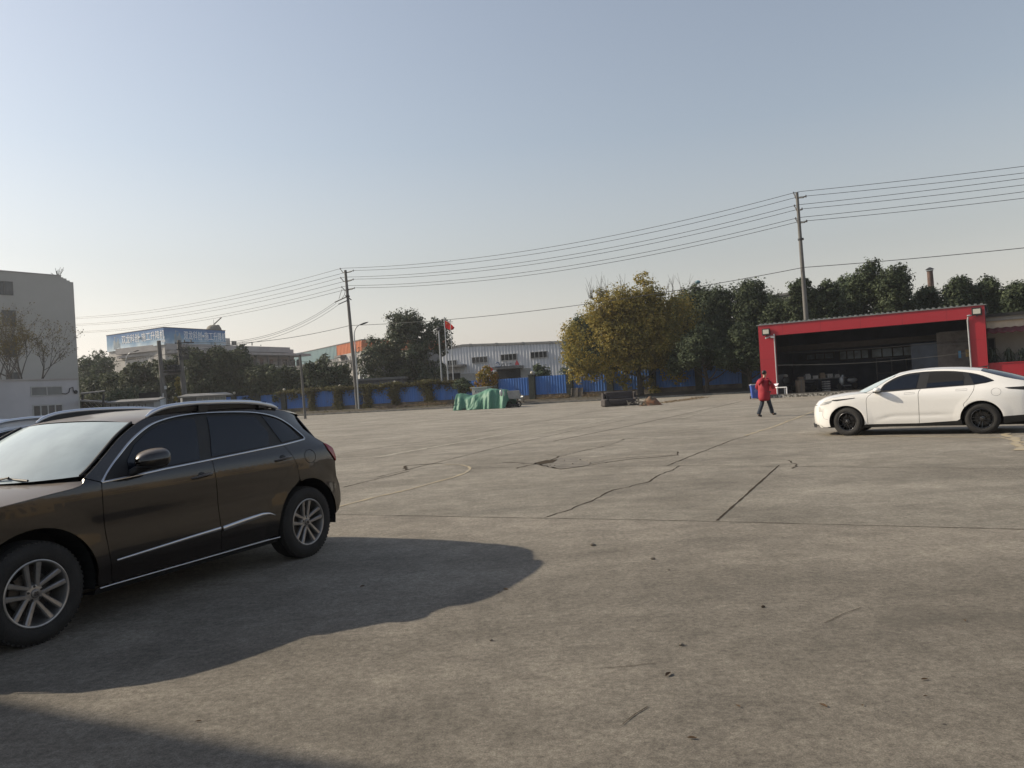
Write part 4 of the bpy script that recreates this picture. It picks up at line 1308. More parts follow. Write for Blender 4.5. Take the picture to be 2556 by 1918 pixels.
def flagpole(tx, ty, bx, by, Y, label, r=.06):
    t = at(tx, ty, Y); k = at(bx, by, Y); b = k - (t - k) * ((k.z - .3) / (t - k).z)
    root = thing('flagpole', label, 'flagpole', b)
    m = MB(); m.tube([b, (b + t) / 2, t], [r * 1.5, r, r * .6], 10); m.build('pole', M_light, root, smooth=True)
    f = MB(); f.ball(t, .09, 8, 6); f.build('finial', M_light, root, smooth=True)
    return root
fp = flagpole(1108.8, 793.5, 1118.8, 953.5, 96, 'taller white flagpole flying the red flag', .075)
flagpole(1123.7, 800.7, 1131.8, 950.8, 93, 'bare grey flagpole crossing in front of the red flag')
M_flag = mat('red_flag_cloth', (.50, .022, .02), .7, var=.12, transl=.35)
M_star = mat('yellow_star_cloth', (.75, .55, .03), .7, var=.05, transl=.3)
c0, c1, c2, c3 = at(1110.5, 800.5, 96), at(1134.5, 818, 96.4), at(1132, 823.5, 96.4), at(1111, 818, 96)
fl = MB(); rows = []
def flagp(u, v, o=0.0):
    a = c0.lerp(c1, u); b = c3.lerp(c2, u); q = a.lerp(b, v)
    return q + Vector((0, .18 * math.sin(u * 9 + v * 2) * u - o, -.25 * math.sin(math.pi * u) * v + (.12 * math.sin(math.pi * u))))
for i in range(17): rows.append([flagp(i / 16, j / 8) for j in range(9)])
fl.grid(rows)
flag = fl.build('flag', M_flag, fp, smooth=True, ang=180)
st = MB()
def star(u, v, ru, rv):
    ctr = flagp(u, v, .03); P = [ctr]
    for k in range(10):
        a = math.pi / 2 + k * math.pi / 5; r = 1 if k % 2 == 0 else .4
        P.append(flagp(u + ru * r * math.cos(a), v - rv * r * math.sin(a), .03))
    st.add(P, [(0, 1 + k, 1 + (k + 1) % 10) for k in range(10)])
star(.17, .27, .10, .15)
for u, v in ((.33, .10), (.40, .20), (.40, .35), (.33, .45)): star(u, v, .03, .05)
st.build('stars', M_star, flag)
# slim post at the yard edge
b = gp(762, 1046); b.z = 0; Yp = b.y
root = thing('lamp_post', 'slim grey post with a short crossbar, right behind the brown car', 'post', b)
m = MB(); t = at(749, 886, Yp); m.tube([b, b.lerp(t, .5), t], [.13, .115, .10], 12); m.build('shaft', M_pole, root, smooth=True)
m = MB(); m.bar(at(739, 884, Yp), at(756, 881, Yp), .10, .12); m.build('crossbar', M_light, root)
# transformer platform on two poles
Yt = 74.0
root = thing('transformer_platform', 'transformer platform between two leaning concrete poles in front of the factory trees', 'transformer', at(430, 1000, Yt) - Vector((0, 0, at(430, 1000, Yt).z)))
for (tx, ty, bx, by) in ((396, 851, 411, 1012), (446, 850, 463, 1010)):
    t = at(tx, ty, Yt); k = at(bx, by, Yt); b = k - (t - k) * (k.z / (t - k).z)
    m = MB(); m.tube([b, (b + t) / 2, t], [.30, .24, .17], 12); m.build('pole', M_pole, root, smooth=True)
m = MB(); m.bar(at(404, 935, Yt), at(458, 930, Yt), .28, .22); m.bar(at(404, 926, Yt - .5), at(456, 923, Yt - .5), .06); m.build('platform_beam', M_pole, root)
m = MB()
c = at(437, 921, Yt); m.box(c.x - .6, c.y - .4, c.z - .35, c.x + .6, c.y + .4, c.z + .35)
for k in range(7): m.box(c.x - .55 + k * .17, c.y - .55, c.z - .3, c.x - .52 + k * .17, c.y - .4, c.z + .25)
m.build('transformer_tank', M_steel, root, bevel=.03)
for (a, b) in (((437, 857), (484, 855)), ((441, 873), (466, 874)), ((448, 897), (474, 896)), ((444, 891), (470, 893))):
    m = MB(); m.bar(at(*a, Yt - .4), at(*b, Yt - .4), .12, .10)
    for f in (.15, .5, .85):
        q = at(a[0] + (b[0] - a[0]) * f, a[1] + (b[1] - a[1]) * f, Yt - .4)
        m.lathe([(.03, 0), (.09, .05), (.04, .12), (.08, .17), (.02, .3)], 8, 'Z', c=q)
    m.build('crossarm', M_steel, root)
m = MB()
for k in range(6):
    a = at(449 + k * 4, 858, Yt - .5); b2 = at(455 + k * 3, 875 + 3 * (k % 3), Yt - .5); c2 = at(462 + k * 2, 893, Yt - .5)
    m.tube(spline([a, b2, c2], 4), .03, 5)
m.build('jumper_wires', M_wire, root)
m = MB(); q = at(413, 968, Yt - .3); m.box(q.x - .10, q.y - .05, q.z - .16, q.x + .10, q.y + .05, q.z + .16); m.build('notice_plate', M_light, root)
# ------------------------------------------------------------------ buildings
M_plaster = mat('grey_render', (.40, .395, .375), .9, var=.1, scale=.25, col2=(.35, .345, .325))
M_plaster2 = mat('annex_render', (.42, .425, .45), .9, var=.15, scale=.6, bump=.2, bscale=8, col2=(.35, .355, .38))
M_factory = mat('stained_white_render', (.50, .48, .45), .9, var=.2, scale=.35, streak=.2, col2=(.38, .36, .335))
M_factory2 = mat('wing_render', (.36, .345, .34), .9, var=.2, scale=.6, col2=(.29, .275, .27))
M_dwin = mat('dark_pane', (.030, .034, .038), .15, var=.2, scale=2)
M_gwin = mat('grey_pane', (.075, .082, .088), .25, var=.25, scale=1)
M_frame = mat('window_frame', (.36, .37, .37), .6, var=.1)
M_frame2 = mat('dull_frame', (.11, .11, .108), .7, var=.1)
M_roofg = mat('roof_grey', (.20, .195, .185), .7, var=.2, scale=1)
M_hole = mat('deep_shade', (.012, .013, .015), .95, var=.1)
def block(name, walls_foot, z0, z1, m, parent):
    mb = MB(); mb.prism([(p.x, p.y) for p in walls_foot], z0, z1)
    return mb.build(name, m, parent)
# --- tall building far left with stepped parapet
A = at(-420, 960, 70); B = at(203, 985, 88)
TW = Wall(A, B)
zt = TW.uv(158, 690)[1]; u_end = TW.uv(183, 706)[0]; TW = Wall(A, TW.p(u_end, 0))
tb = thing('tall_building', 'tall grey rendered building with stepped parapet corner and few windows at the left edge', 'building', TW.p(TW.L, 0))
us4 = [TW.uv(x, y) for x, y in ((152, 690), (158, 694), (166, 697), (174, 702), (183, 706))]
mb = MB(); f = TW.foot(16)
us_ = us4[0][0]
TW.box(mb, 0, us_, 0, us4[0][1], -16, 0)
for k in range(4):
    TW.box(mb, us4[k][0], us4[k + 1][0], 0, us4[k + 1][1] + .05, -16, 0)
mb.build('wall', M_plaster, tb)
mb = MB(); TW.box(mb, 0, us_ + .02, us4[0][1], us4[0][1] + .12, -16.05, .05); mb.build('parapet', M_factory2, tb)
for (x0, y0, x1, y1, c) in ((-34, 700, 32, 737, 3), (5, 775, 40, 815, 2), (9, 853, 42, 891, 2), (15, 931, 48, 952, 2), (-150, 693, -70, 730, 3), (-140, 770, -70, 812, 3)):
    TW.window(tb, x0, y0, x1, y1, c, 1, M_frame2, M_gwin, t=.09)
# weeds on the parapet
M_weed = mat('weed', (.05, .07, .03), .8, var=.3, transl=.2)
w_ = MB(); rnd = random.Random(2)
p0 = TW.p(TW.uv(147, 690)[0], us4[0][1] + .1, -.3)
for k in range(14):
    a = rnd.uniform(-1, 1); w_.bar(p0 + Vector((a * .3, 0, 0)), p0 + Vector((a * .8, 0, rnd.uniform(.3, .9))), .04, .02)
tag(w_.build('weed', M_weed), 'small tuft of weeds growing on top of the tall building parapet', 'plant')
# --- low annex in front
AW = Wall(at(-500, 1000, 44), at(197, 1030, 57))
u_e = AW.uv(197, 1000)[0]
za = AW.uv(150, 948.5)[1]
ab = thing('annex_building', 'low pale grey annex with a barred slit window, in front of the tall building', 'building', AW.p(AW.L, 0))
mb = MB(); AW.box(mb, 0, AW.L, 0, za, -9, 0); mb.build('wall', M_plaster2, ab)
mb = MB(); AW.box(mb, -.1, AW.L + .06, za, za + .10, -9.1, .08); mb.build('coping', M_factory2, ab)
AW.window(ab, 77, 967, 155, 986, 2, 1, M_frame, mat('blind', (.19, .20, .20), .7, var=.2, scale=.8, streak=.2), t=.07)
AW.window(ab, 82, 1013, 158, 1062, 4, 1, M_frame, M_gwin, t=.09)
AW.window(ab, -120, 1013, -60, 1062, 4, 1, M_frame, M_gwin, t=.09)
mb = MB(); P = [AW.uv(x, y) for x, y in ((154, 983), (163, 984), (171, 980), (173, 970), (181, 967), (182, 976), (187, 979))]
mb.tube([AW.p(u, z, .06) for u, z in P], .035, 5); q = AW.p(*P[-1], .12); mb.ball(q, .14, 8, 6); mb.build('conduit', M_steel, ab)
# --- factory with the wrap-round sign
FC = at(418, 990, 150); FL_ = at(278, 995, 159.5); FR = at(768, 1000, 190)
fac = thing('factory_building', 'white stained factory with a blue banner round its roof corner and a long balcony wing', 'building', (FC.x, FC.y, 0))
LW = Wall(FL_, FC)
RW = Wall(FC, at(567, 990, 163.5))
zs0 = RW.uv(421, 859.5)[1]; zs1 = RW.uv(421, 819)[1]
zl = zs0
mb = MB(); P = [LW.A, LW.B, RW.B, RW.B - RW.n * 18, LW.A - LW.n * 24]
mb.prism([(p.x, p.y) for p in P], 0, zs0)
mb.build('wall', M_factory, fac)
# wing: continues along the right wall further away
WW = Wall(RW.B, RW.B + RW.e * 1.0)
wl = RW.uv(765, 880)[0]
WG = Wall(RW.p(0, 0, .01), RW.p(wl, 0, .01))
zr_ = WG.uv(600, 864)[1]
mb = MB(); WG.box(mb, RW.L, wl - 2, 0, zr_ - .2, -14, -2.2); mb.build('wing_wall', M_factory2, fac)
mb = MB(); WG.box(mb, .05, wl - 6, WG.uv(600, 878)[1], zr_, -14.05, .3); mb.build('wing_parapet', M_factory2, fac)
z2 = WG.uv(600, 880.5)[1]; z3 = WG.uv(600, 886.5)[1]
mb = MB(); WG.box(mb, .3, wl, z3, z2, -14.1, 1.3); mb.build('canopy', mat('canopy_edge', (.36, .34, .33), .85, var=.15, scale=1), fac)
zf = WG.uv(600, 912)[1]
mb = MB(); WG.box(mb, 2, wl - 1, zf - 3.4, zf - .2, -14.2, 1.2); mb.build('balcony_front', M_factory, fac)
mb = MB()
for k in range(int((wl - 2) / 3.5)):
    u = 3 + k * 3.5; WG.box(mb, u, u + .3, zf - .2, z3, -.3, 0)
for k in range(int((wl - 3) / .45)): WG.box(mb, 2 + k * .45, 2.05 + k * .45, zf - .2, zf + .8, .9, .95)
WG.box(mb, 2, wl - 1, zf + .8, zf + .88, .88, .97); mb.build('balcony_rail', M_frame2, fac)
GW = Wall(RW.p(0, 0, -2.19), RW.p(wl, 0, -2.19))
for (x0, x1) in ((648, 657), (672, 681), (692, 699), (705, 716), (724, 735), (740, 748), (632, 641), (430, 450), (455, 475)):
    u0, _ = GW.uv(x0, 890); u1, _ = GW.uv(x1, 890)
    GW.window(fac, 0, 0, 0, 0, 1, 1, M_frame2, M_dwin, t=.12, uvs=(u0, u1, zf - .1, z3 - .7))
for (x0, y0, x1, y1) in ((337, 893, 350, 913), (356, 890, 366, 912), (375, 887, 382, 898)):
    LW.window(fac, x0, y0, x1, y1, 2, 2 if x0 < 370 else 1, M_frame, M_dwin, t=.14)
# sign boards (slightly proud, wrapping the corner)
def banner_mat():
    m = mat('banner_print', (.035, .12, .30), .6, var=.1, scale=.15)
    t = m.node_tree; L = t.links; p = t.nodes['Principled BSDF']
    tc = t.nodes.new('ShaderNodeTexCoord'); sp = t.nodes.new('ShaderNodeSeparateXYZ'); L.new(tc.outputs['Generated'], sp.inputs[0])
    n = t.nodes.new('ShaderNodeTexNoise'); n.inputs['Scale'].default_value = .35; n.inputs['Detail'].default_value = 5
    L.new(tc.outputs['Object'], n.inputs[0])
    ad = t.nodes.new('ShaderNodeMath'); ad.operation = 'MULTIPLY_ADD'; ad.inputs[1].default_value = .9
    L.new(n.outputs[0], ad.inputs[0]); 
    iv = t.nodes.new('ShaderNodeMath'); iv.operation = 'SUBTRACT'; iv.inputs[0].default_value = .55; L.new(sp.outputs[2], iv.inputs[1])
    L.new(iv.outputs[0], ad.inputs[2])
    r = t.nodes.new('ShaderNodeValToRGB'); e = r.color_ramp.elements
    e[0].position = .10; e[0].color = (.045, .14, .33, 1); e[1].position = 1.0; e[1].color = (.52, .62, .68, 1)
    x = e.new(.55); x.color = (.16, .30, .46, 1)
    L.new(ad.outputs[0], r.inputs[0]); L.new(r.outputs[0], p.inputs['Base Color'])
    return m
M_ban = banner_mat()
M_letter = mat('banner_letter', (.85, .85, .85), .6, var=.05)
M_tower = mat('banner_picture', (.30, .35, .38), .7, var=.3, scale=.6, col2=(.16, .22, .27))
mb = MB(); LW.box(mb, -.1, LW.L + .25, zs0 - .15, zs1, .02, .25); s1 = mb.build('roof_sign', M_ban, fac)
mb = MB(); RW.box(mb, .0, RW.L + .2, zs0 - .15, zs1, .02, .25); s2 = mb.build('roof_sign', M_ban, fac)
mb = MB()
RW.box(mb, -.2, RW.L + .3, zs1, zs1 + .12, -.1, .3); LW.box(mb, -.2, LW.L + .3, zs1 + .002, zs1 + .118, -.1, .298)
for k in range(9): RW.box(mb, 1 + k * 1.6, 1.1 + k * 1.6, zs0 - .2, zs1 - .1, -.8, -.7)
mb.build('sign_frame', M_steel, fac)
def sign_on(w, s, x0, x1):
    H = zs1 - zs0
    u0 = w.uv(x0, 850)[0]; u1 = w.uv(x1, 850)[0]; W = u1 - u0
    for (txt, a, b) in (('双龙科创', 0, .41), ('施工升降机', .475, 1.0)):
        wall_text(txt, w, u0 + W * a, zs0 + H * .32, H * .54, M_letter, s, .255, .03, width=W * (b - a))
    mb = MB(); q = w.p(u0 + W * .44, zs0 + H * .58, .28); mb.ball(q, (.28, .28, .28), 10, 6); mb.build('lettering', M_letter, s)
    wall_text('27988', w, u0 + W * .86, zs0 + H * .10, H * .17, M_letter, s, .255, .03, width=W * .15)
    # drawn tower picture: stacked blocks and hoist
    mb = MB(); a = u0 - W * .21
    for (f0, f1, g0, g1) in ((0, .05, .05, .62), (.055, .075, .0, .5), (.08, .14, .12, .55), (.10, .13, .55, .72), (.03, .045, .62, .86), (.02, .10, .80, .83), (.145, .165, .05, .38)):
        w.box(mb, a + W * f0, a + W * f1, zs0 + H * g0, zs0 + H * g1, .252, .262)
    mb.build('tower_picture', M_tower, s)
sign_on(LW, s1, 307, 414); sign_on(RW, s2, 457, 562)
# stair head, tank, aerial
mb = MB(); a0, a1 = RW.uv(570, 850)[0], RW.uv(600, 850)[0]; RW.box(mb, a0, a1, zr_ - .5, RW.uv(585, 841.5)[1], -9, -3); mb.build('stair_head', M_factory, fac)
SW = Wall(RW.p(0, 0, -2.99), RW.p(wl, 0, -2.99))
SW.window(fac, 578, 852, 590, 862, 2, 1, M_frame, M_dwin, t=.12)
mb = MB(); a0 = RW.uv(541, 830)[0]; a1 = RW.uv(566, 830)[0]; c = RW.p((a0 + a1) / 2, 0, -2.2); r = (a1 - a0) / 2 * 1.15
zd = RW.uv(552, 811)[1] + .2
mb.lathe([(r * 1.0, zs0), (r, zd - r * .75), (r * .94, zd - r * .5), (r * .78, zd - r * .25), (r * .5, zd - r * .07), (.0, zd)], 20, 'Z', c=(c.x, c.y, 0))
mb.build('dome_tank', mat('dome_render', (.20, .185, .15), .85, var=.2), fac, smooth=True)
mb = MB(); t0 = c + Vector((0, 0, zd)); t1 = at(552.5, 793, c.y); mb.tube([t0, t1], .12, 6)
mb.bar(at(543, 812, c.y), at(548, 815, c.y), .25); mb.tube([at(534, 824, c.y), at(533.5, 817, c.y), at(542, 815, c.y)], .08, 5); mb.tube([at(533.5, 817, c.y), at(533, 798, c.y)], .035, 5)
mb.build('aerial', M_steel, fac)
mb = MB(); mb.tube([at(629, 863, 175), at(629, 855, 175)], .12, 5); mb.tube([at(651, 864, 178), at(651, 861, 178)], .1, 5); mb.build('aerial', M_steel, fac)
# --- corridor wall in front of wing with ribs (x 690..920)
CW = Wall(at(690, 930, 150), at(935, 950, 128))
cb = thing('office_block', 'beige office block with ribbed parapet and one bright window behind the utility pole', 'building', (CW.A.x, CW.A.y, 0))
zc0 = CW.uv(900, 915)[1]; zc1 = CW.uv(900, 897)[1]
mb = MB(); CW.box(mb, 0, CW.L, 0, zc0 + .01, -10, 0); mb.build('wall', M_factory, cb)
mb = MB(); CW.box(mb, 0, CW.L + .2, zc0, zc1, -10, .25)
mb.build('parapet', M_factory2, cb)
mb = MB()
for k in range(24): CW.box(mb, k * 1.5, k * 1.5 + .12, zc0 - .02, zc1 - .1, .25, .38)
CW.box(mb, 0, CW.L + .2, zc1 - .1, zc1 + .05, .0, .40); CW.box(mb, 0, CW.L + .2, zc0 - .1, zc0 + .02, .0, .40)
mb.build('parapet_ribs', M_frame2, cb)
CW.window(cb, 897, 923, 917, 949, 2, 2, mat('white_frame', (.55, .60, .62), .5, var=.05), M_dwin, t=.16)
# pale gable block behind the tree
PW = Wall(at(925, 950, 112), at(1084, 950, 112))
pb = thing('plain_building', 'windowless mauve grey wall seen under the round tree', 'building', (PW.A.x, PW.A.y, 0))
mb = MB(); PW.box(mb, 0, PW.L, 0, PW.uv(1060, 905)[1], -6, 0); mb.build('wall', mat('mauve_render', (.20, .185, .195), .9, var=.15, scale=.6), pb)
mb = MB(); PW.box(mb, -.2, PW.L + .2, PW.uv(1060, 905)[1], PW.uv(1060, 905)[1] + .2, -6.2, .2); mb.build('coping', M_roofg, pb)
# low flat roof by the fence at 895..1000
QW = Wall(at(893, 960, 98), at(1005, 955, 98))
qb = thing('low_shed', 'long low shed with a flat grey roof behind the vines, below the bright window', 'shed', (QW.A.x, QW.A.y, 0))
zq = QW.uv(940, 949)[1]
mb = MB(); QW.box(mb, 0, QW.L, 0, zq, -4, 0); mb.build('wall', mat('shed_wall', (.13, .13, .15), .9, var=.2), qb)
mb = MB(); QW.box(mb, -.3, QW.L + .3, zq, zq + .25, -4.3, .4); mb.build('roof', M_roofg, qb)
for (x0, x1) in ((950, 957), (962, 966)): QW.window(qb, x0, 958, x1, 965, 1, 1, M_frame, M_dwin, t=.08)
# --- teal and orange warehouse
def sheet_mat(name, c, c2, pitch=4.0, rot=0.0, k=.35):
    return mat(name, c, .5, .15, var=.1, scale=1.2, streak=.1, col2=c2)
def ribbed(w, u0, u1, z0, z1, d, pitch=.45, h=.08, mb=None, top=None):
    mb = mb or MB(); rows = [[], []]; x = u0
    while x < u1 - .01:
        for dx, dd in ((0, 0), (pitch * .18, h), (pitch * .42, h), (pitch * .60, 0)):
            xx = min(x + dx, u1)
            rows[0].append(w.p(xx, z0, d + dd)); rows[1].append(w.p(xx, top(xx) if top else z1, d + dd))
        x += pitch
    rows[0].append(w.p(u1, z0, d)); rows[1].append(w.p(u1, top(u1) if top else z1, d))
    mb.grid(rows); return mb
OC = at(908, 940, 175); OL = at(700, 940, 225)
OW = Wall(OL, OC)
ow = thing('warehouse', 'warehouse clad in pale teal and bright orange sheet rising behind the office block', 'warehouse', (OC.x, OC.y, 0))
ucut = OW.uv(842, 880)[0]
zo1 = OW.uv(907, 848.5)[1]; zo0 = OW.uv(907, 876)[1]
ztb = OW.uv(840, 895)[1]
M_teals = sheet_mat('teal_sheet', (.20, .30, .31), (.17, .26, .28)); M_orange = sheet_mat('orange_sheet', (.55, .16, .05), (.46, .13, .045))
ribbed(OW, 0, ucut, ztb, zo1, .05, .9, .12).build('teal_cladding', M_teals, ow, solid=.02)
ribbed(OW, ucut, OW.L, zo0, zo1, .05, .9, .12).build('orange_cladding', M_orange, ow, solid=.02)
OR = Wall(OC, at(1117, 950, 190))
ribbed(OR, 0, OR.L, OR.uv(912, 876)[1], OR.uv(912, 849)[1], .05, .9, .12).build('orange_cladding', M_orange, ow, solid=.02)
mb = MB(); P = [OW.A, OC, OR.B, OR.B + Vector((-6, 30, 0)), OW.A + Vector((6, 30, 0))]; mb.prism([(p.x, p.y) for p in P], 0, zo1 - .3); mb.build('wall', mat('grey_sheet_dark', (.17, .17, .175), .8, var=.2), ow)
mb = MB(); OW.box(mb, -.2, OW.L, zo1, zo1 + .2, -.2, .25); OR.box(mb, 0, OR.L, zo1 + .004, zo1 + .198, -.2, .25); mb.build('roof_edge', M_frame2, ow)
mb = MB(); OW.box(mb, ucut, OW.L, zo0 - 5, zo0 - .02, .02, .2); mb.build('lower_wall', M_factory2, ow)
mb = MB()
for k in range(16): OW.box(mb, ucut - 28 + k * 2.6, ucut - 27.85 + k * 2.6, ztb - 3.2, ztb - .05, .3, .45)
OW.box(mb, ucut - 29, ucut + 14, ztb - 1.6, ztb - 1.5, .3, .46); mb.build('handrail', M_light, ow)
mb = MB(); u0, z0 = OW.uv(850, 889); u1, _ = OW.uv(866, 889); OW.box(mb, u0, u1, z0 - .5, z0, .2, 1.6); mb.build('porch', M_frame2, ow)
# --- corrugated grey workshop hall with lettering
HW = Wall(at(1108, 960, 128), at(1450, 950, 120))
hb = thing('workshop_hall', 'grey corrugated hall with strip windows and a canopy carrying dark lettering', 'warehouse', (HW.A.x, HW.A.y, 0))
uR = HW.uv(1156, 864)[0]; zR = HW.uv(1156, 864)[1]; zLft = HW.uv(1110, 874.5)[1]; zR2 = HW.uv(1420, 856)[1]
def htop(u): return zLft + (zR - zLft) * u / uR if u < uR else zR + (zR2 - zR) * min(1, (u - uR) / 18)
M_hall = mat('galvanised_sheet', (.56, .57, .59), .55, .05, var=.12, scale=.8, streak=.12, col2=(.49, .50, .52))
ribbed(HW, 0, HW.L, 0, 0, 0, .52, .055, top=htop).build('cladding', M_hall, hb, solid=.02)
mb = MB()
P = [(0, htop(0)), (uR, htop(uR)), (HW.L * .5, htop(HW.L * .5)), (HW.L, htop(HW.L))]
for (u0, z0), (u1, z1) in zip(P[:-1], P[1:]): mb.bar(HW.p(u0, z0 + .1, -.1), HW.p(u1, z1 + .1, -.1), .6, .34)
for u in (5, 9.5, 14, 18.5): mb.bar(HW.p(u, htop(u) + .1, -.15), HW.p(u + .25, htop(u) + .1, -.15), .75, .45)
mb.build('gutter', mat('gutter_grey', (.27, .265, .25), .6, var=.15), hb)
mb = MB(); HW.box(mb, .1, HW.L - .1, 0, min(zLft, zR) - .3, -20, -.12); mb.build('interior_block', M_frame2, hb)
for (x0, y0, x1, y1) in ((1118, 901, 1141, 911), (1179, 893, 1218, 904.5), (1251, 886, 1291, 898.5), (1325, 880, 1367, 892)):
    HW.window(hb, x0, y0, x1, y1, 4, 1, M_frame, M_dwin, t=.07, out=.12)
for w in [o for o in hb.children if o.name.startswith('window')]:
    for v in w.data.vertices: v.co += HW.n * .10
    for c_ in w.children:
        for v in c_.data.vertices: v.co += HW.n * .10
# openings: left porch, canopy doorway, pale panels
mb = MB(); u0, z1 = HW.uv(1092, 935); u1, z0 = HW.uv(1150, 955)
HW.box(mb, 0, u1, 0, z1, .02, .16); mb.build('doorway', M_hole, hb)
mb = MB(); u0, z1 = HW.uv(1088, 927); u1, _ = HW.uv(1166, 925); HW.box(mb, -1.0, u1, z1 + .4, z1 + .75, 0, 2.2); mb.build('porch_roof', M_roofg, hb)
mb = MB(); u0, z1 = HW.uv(1150, 934); u1, z0 = HW.uv(1186, 950); HW.box(mb, u0, u1, 0, z1, .02, .18); mb.build('pale_panel', mat('pale_panel', (.36, .36, .345), .8, var=.1), hb)
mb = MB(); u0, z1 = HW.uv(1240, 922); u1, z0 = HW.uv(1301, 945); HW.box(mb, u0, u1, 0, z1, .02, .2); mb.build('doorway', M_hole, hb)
mb = MB(); u2, _ = HW.uv(1325, 925); HW.box(mb, u1, u2, 0, z1 - .15, .02, .18); mb.build('pale_panel', mat('pale_panel', (.36, .36, .345), .8, var=.1), hb)
mb = MB(); u0, z1 = HW.uv(1240, 917); u1, _ = HW.uv(1308, 914); HW.box(mb, u0, u1, z1 - .42, z1 - .02, .2, 2.4); can = mb.build('canopy', M_roofg, hb)
CWL = Wall(HW.p(0, 0, 2.3), HW.p(HW.L, 0, 2.3))
M_dl = mat('dark_letter', (.035, .04, .05), .6, var=.05)
M_rl = mat('red_letter', (.42, .03, .04), .6, var=.05)
u0, z0 = CWL.uv(1252, 916); u1, z1 = CWL.uv(1292, 903.5)
zb_ = 5.27
wall_text('四川恒', CWL, u0, zb_, .56, M_dl, can, .12, .08, width=(u1 - u0) * .78)
wall_text('涛', CWL, u0 + (u1 - u0) * .80, zb_, .56, M_dl, can, .12, .08, width=(u1 - u0) * .16)
mb = MB(); a, z = CWL.uv(1290, 912); mb.add([CWL.p(a - .2, zb_ + .1, .25), CWL.p(a + .5, zb_ + .1, .25), CWL.p(a + .1, zb_ + .9, .25), CWL.p(a - .2, zb_ + .1, .1), CWL.p(a + .5, zb_ + .1, .1), CWL.p(a + .1, zb_ + .9, .1)], [(0, 1, 2), (3, 5, 4), (0, 3, 4, 1), (1, 4, 5, 2), (2, 5, 3, 0)])
mb.build('red_triangle', M_rl, can)
mb = MB(); u, z = CWL.uv(1243, 909)
pts = [CWL.p(u + .45 * math.cos(R(a)) * (.55 + a / 500), zb_ + .42 + .28 * math.sin(R(a)), .2) for a in range(150, -60, -20)]
mb.tube(pts, .10, 6); CWL.box(mb, u - .5, u + .5, zb_ - .02, zb_ + .10, .1, .25)
mb.build('swirl_logo', mat('logo_blue', (.03, .07, .16), .5, var=.05), can)
mb = MB(); q = at(1221.5, 915, 118); mb.tube([q - Vector((0, 0, 2)), q + Vector((0, 0, .3))], .03, 5); mb.add([q, q + Vector((.6, 0, -.5)), q + Vector((.1, 0, -.9))], [(0, 1, 2)])
tag(mb.build('pennant', M_flag), 'small red pennant above the yellow bush in front of the grey hall', 'flag')
# --- small huts left
def hut(x0, y0, x1, y1, Y, label, roof_dy, m, win, gl, overh=.5, Yr=None):
    w = Wall(at(x0, y1, Y), at(x1, y1, Yr or Y))
    r = thing('hut', label, 'hut', (w.A.x, w.A.y, 0), group='small huts on the left')
    z1 = w.uv((x0 + x1) / 2, y0)[1]
    b = MB(); w.box(b, 0, w.L, 0, z1, -1.1, 0); b.build('wall', m, r)
    b = MB(); c = [w.p(-overh, z1, overh), w.p(w.L + overh, z1, overh), w.p(w.L + overh * .6, z1 + roof_dy * .6, -1.5), w.p(overh * 1.2, z1 + roof_dy * .6, -1.5)]
    b.add(c + [q + Vector((0, 0, .12)) for q in c], [(3, 2, 1, 0), (4, 5, 6, 7), (0, 1, 5, 4), (1, 2, 6, 5), (2, 3, 7, 6), (3, 0, 4, 7)]); b.build('roof', M_roofg, r)
    for a in win: w.window(r, *a[:4], a[4], 1, M_frame, gl, t=.06)
    return w, r
M_hutw = mat('hut_panel', (.30, .33, .36), .7, var=.12, scale=1)
w, r = hut(265, 1006, 386, 1040, 64, 'white panel hut with a pale roof and louvred doors, nearest the tall building', .35, M_hutw, [(337, 1013, 345, 1018, 1), (352, 1012, 359, 1017, 1), (277, 1018, 283, 1026, 1)], M_dwin)
b = MB()
for x in (276, 290, 297, 319, 321, 334, 347, 363): u = w.uv(x, 1020)[0]; w.box(b, u, u + .06, 0, w.uv(x, 1008)[1], 0, .03)
b.build('panel_joints', M_frame2, r)
w, r = hut(456, 991, 566, 1012, 70, 'grey hut with a row of pale windows behind the brown car roof', .4, mat('hut_grey', (.16, .17, .18), .8, var=.1), [(491, 993, 564, 1007, 5)], mat('pale_pane', (.22, .25, .27), .4, var=.15), Yr=72)
# open carport
cw = Wall(at(204, 1030, 58), at(262, 1030, 61))
r = thing('carport', 'dark open lean-to with thin roof between the annex and the white hut', 'shed', (cw.A.x, cw.A.y, 0))
b = MB(); z = cw.uv(230, 1004)[1]
c = [at(200, 1003, 56), at(262, 1007, 60), at(270, 1004, 66), at(200, 999, 66)]
b.add(c + [q + Vector((0, 0, .1)) for q in c], [(3, 2, 1, 0), (4, 5, 6, 7), (0, 1, 5, 4), (1, 2, 6, 5), (2, 3, 7, 6), (3, 0, 4, 7)])
c = [at(202, 985, 60), at(262, 978, 66), at(262, 976.5, 70), at(202, 983, 70)]
b.add(c + [q + Vector((0, 0, .08)) for q in c], [(3, 2, 1, 0), (4, 5, 6, 7), (0, 1, 5, 4), (1, 2, 6, 5), (2, 3, 7, 6), (3, 0, 4, 7)])
b.build('roof', M_frame2, r)
b = MB()
for x in (206, 258): b.bar(at(x, 1035, 59), at(x, 985, 59), .12)
b.bar(at(208, 1022, 59), at(258, 1018, 59), .06)
b.build('post', M_steel, r)
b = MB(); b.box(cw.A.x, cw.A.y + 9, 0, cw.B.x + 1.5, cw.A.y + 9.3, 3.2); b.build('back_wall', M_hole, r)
b = MB(); q = at(230, 1021, 61)
for k in range(4): b.bar(q + Vector((-.5 + .35 * k, -.1, .5)), q + Vector((.1 + .35 * k, -.1, -.1)), .10, .02)
b.build('striped_board', M_light, r)
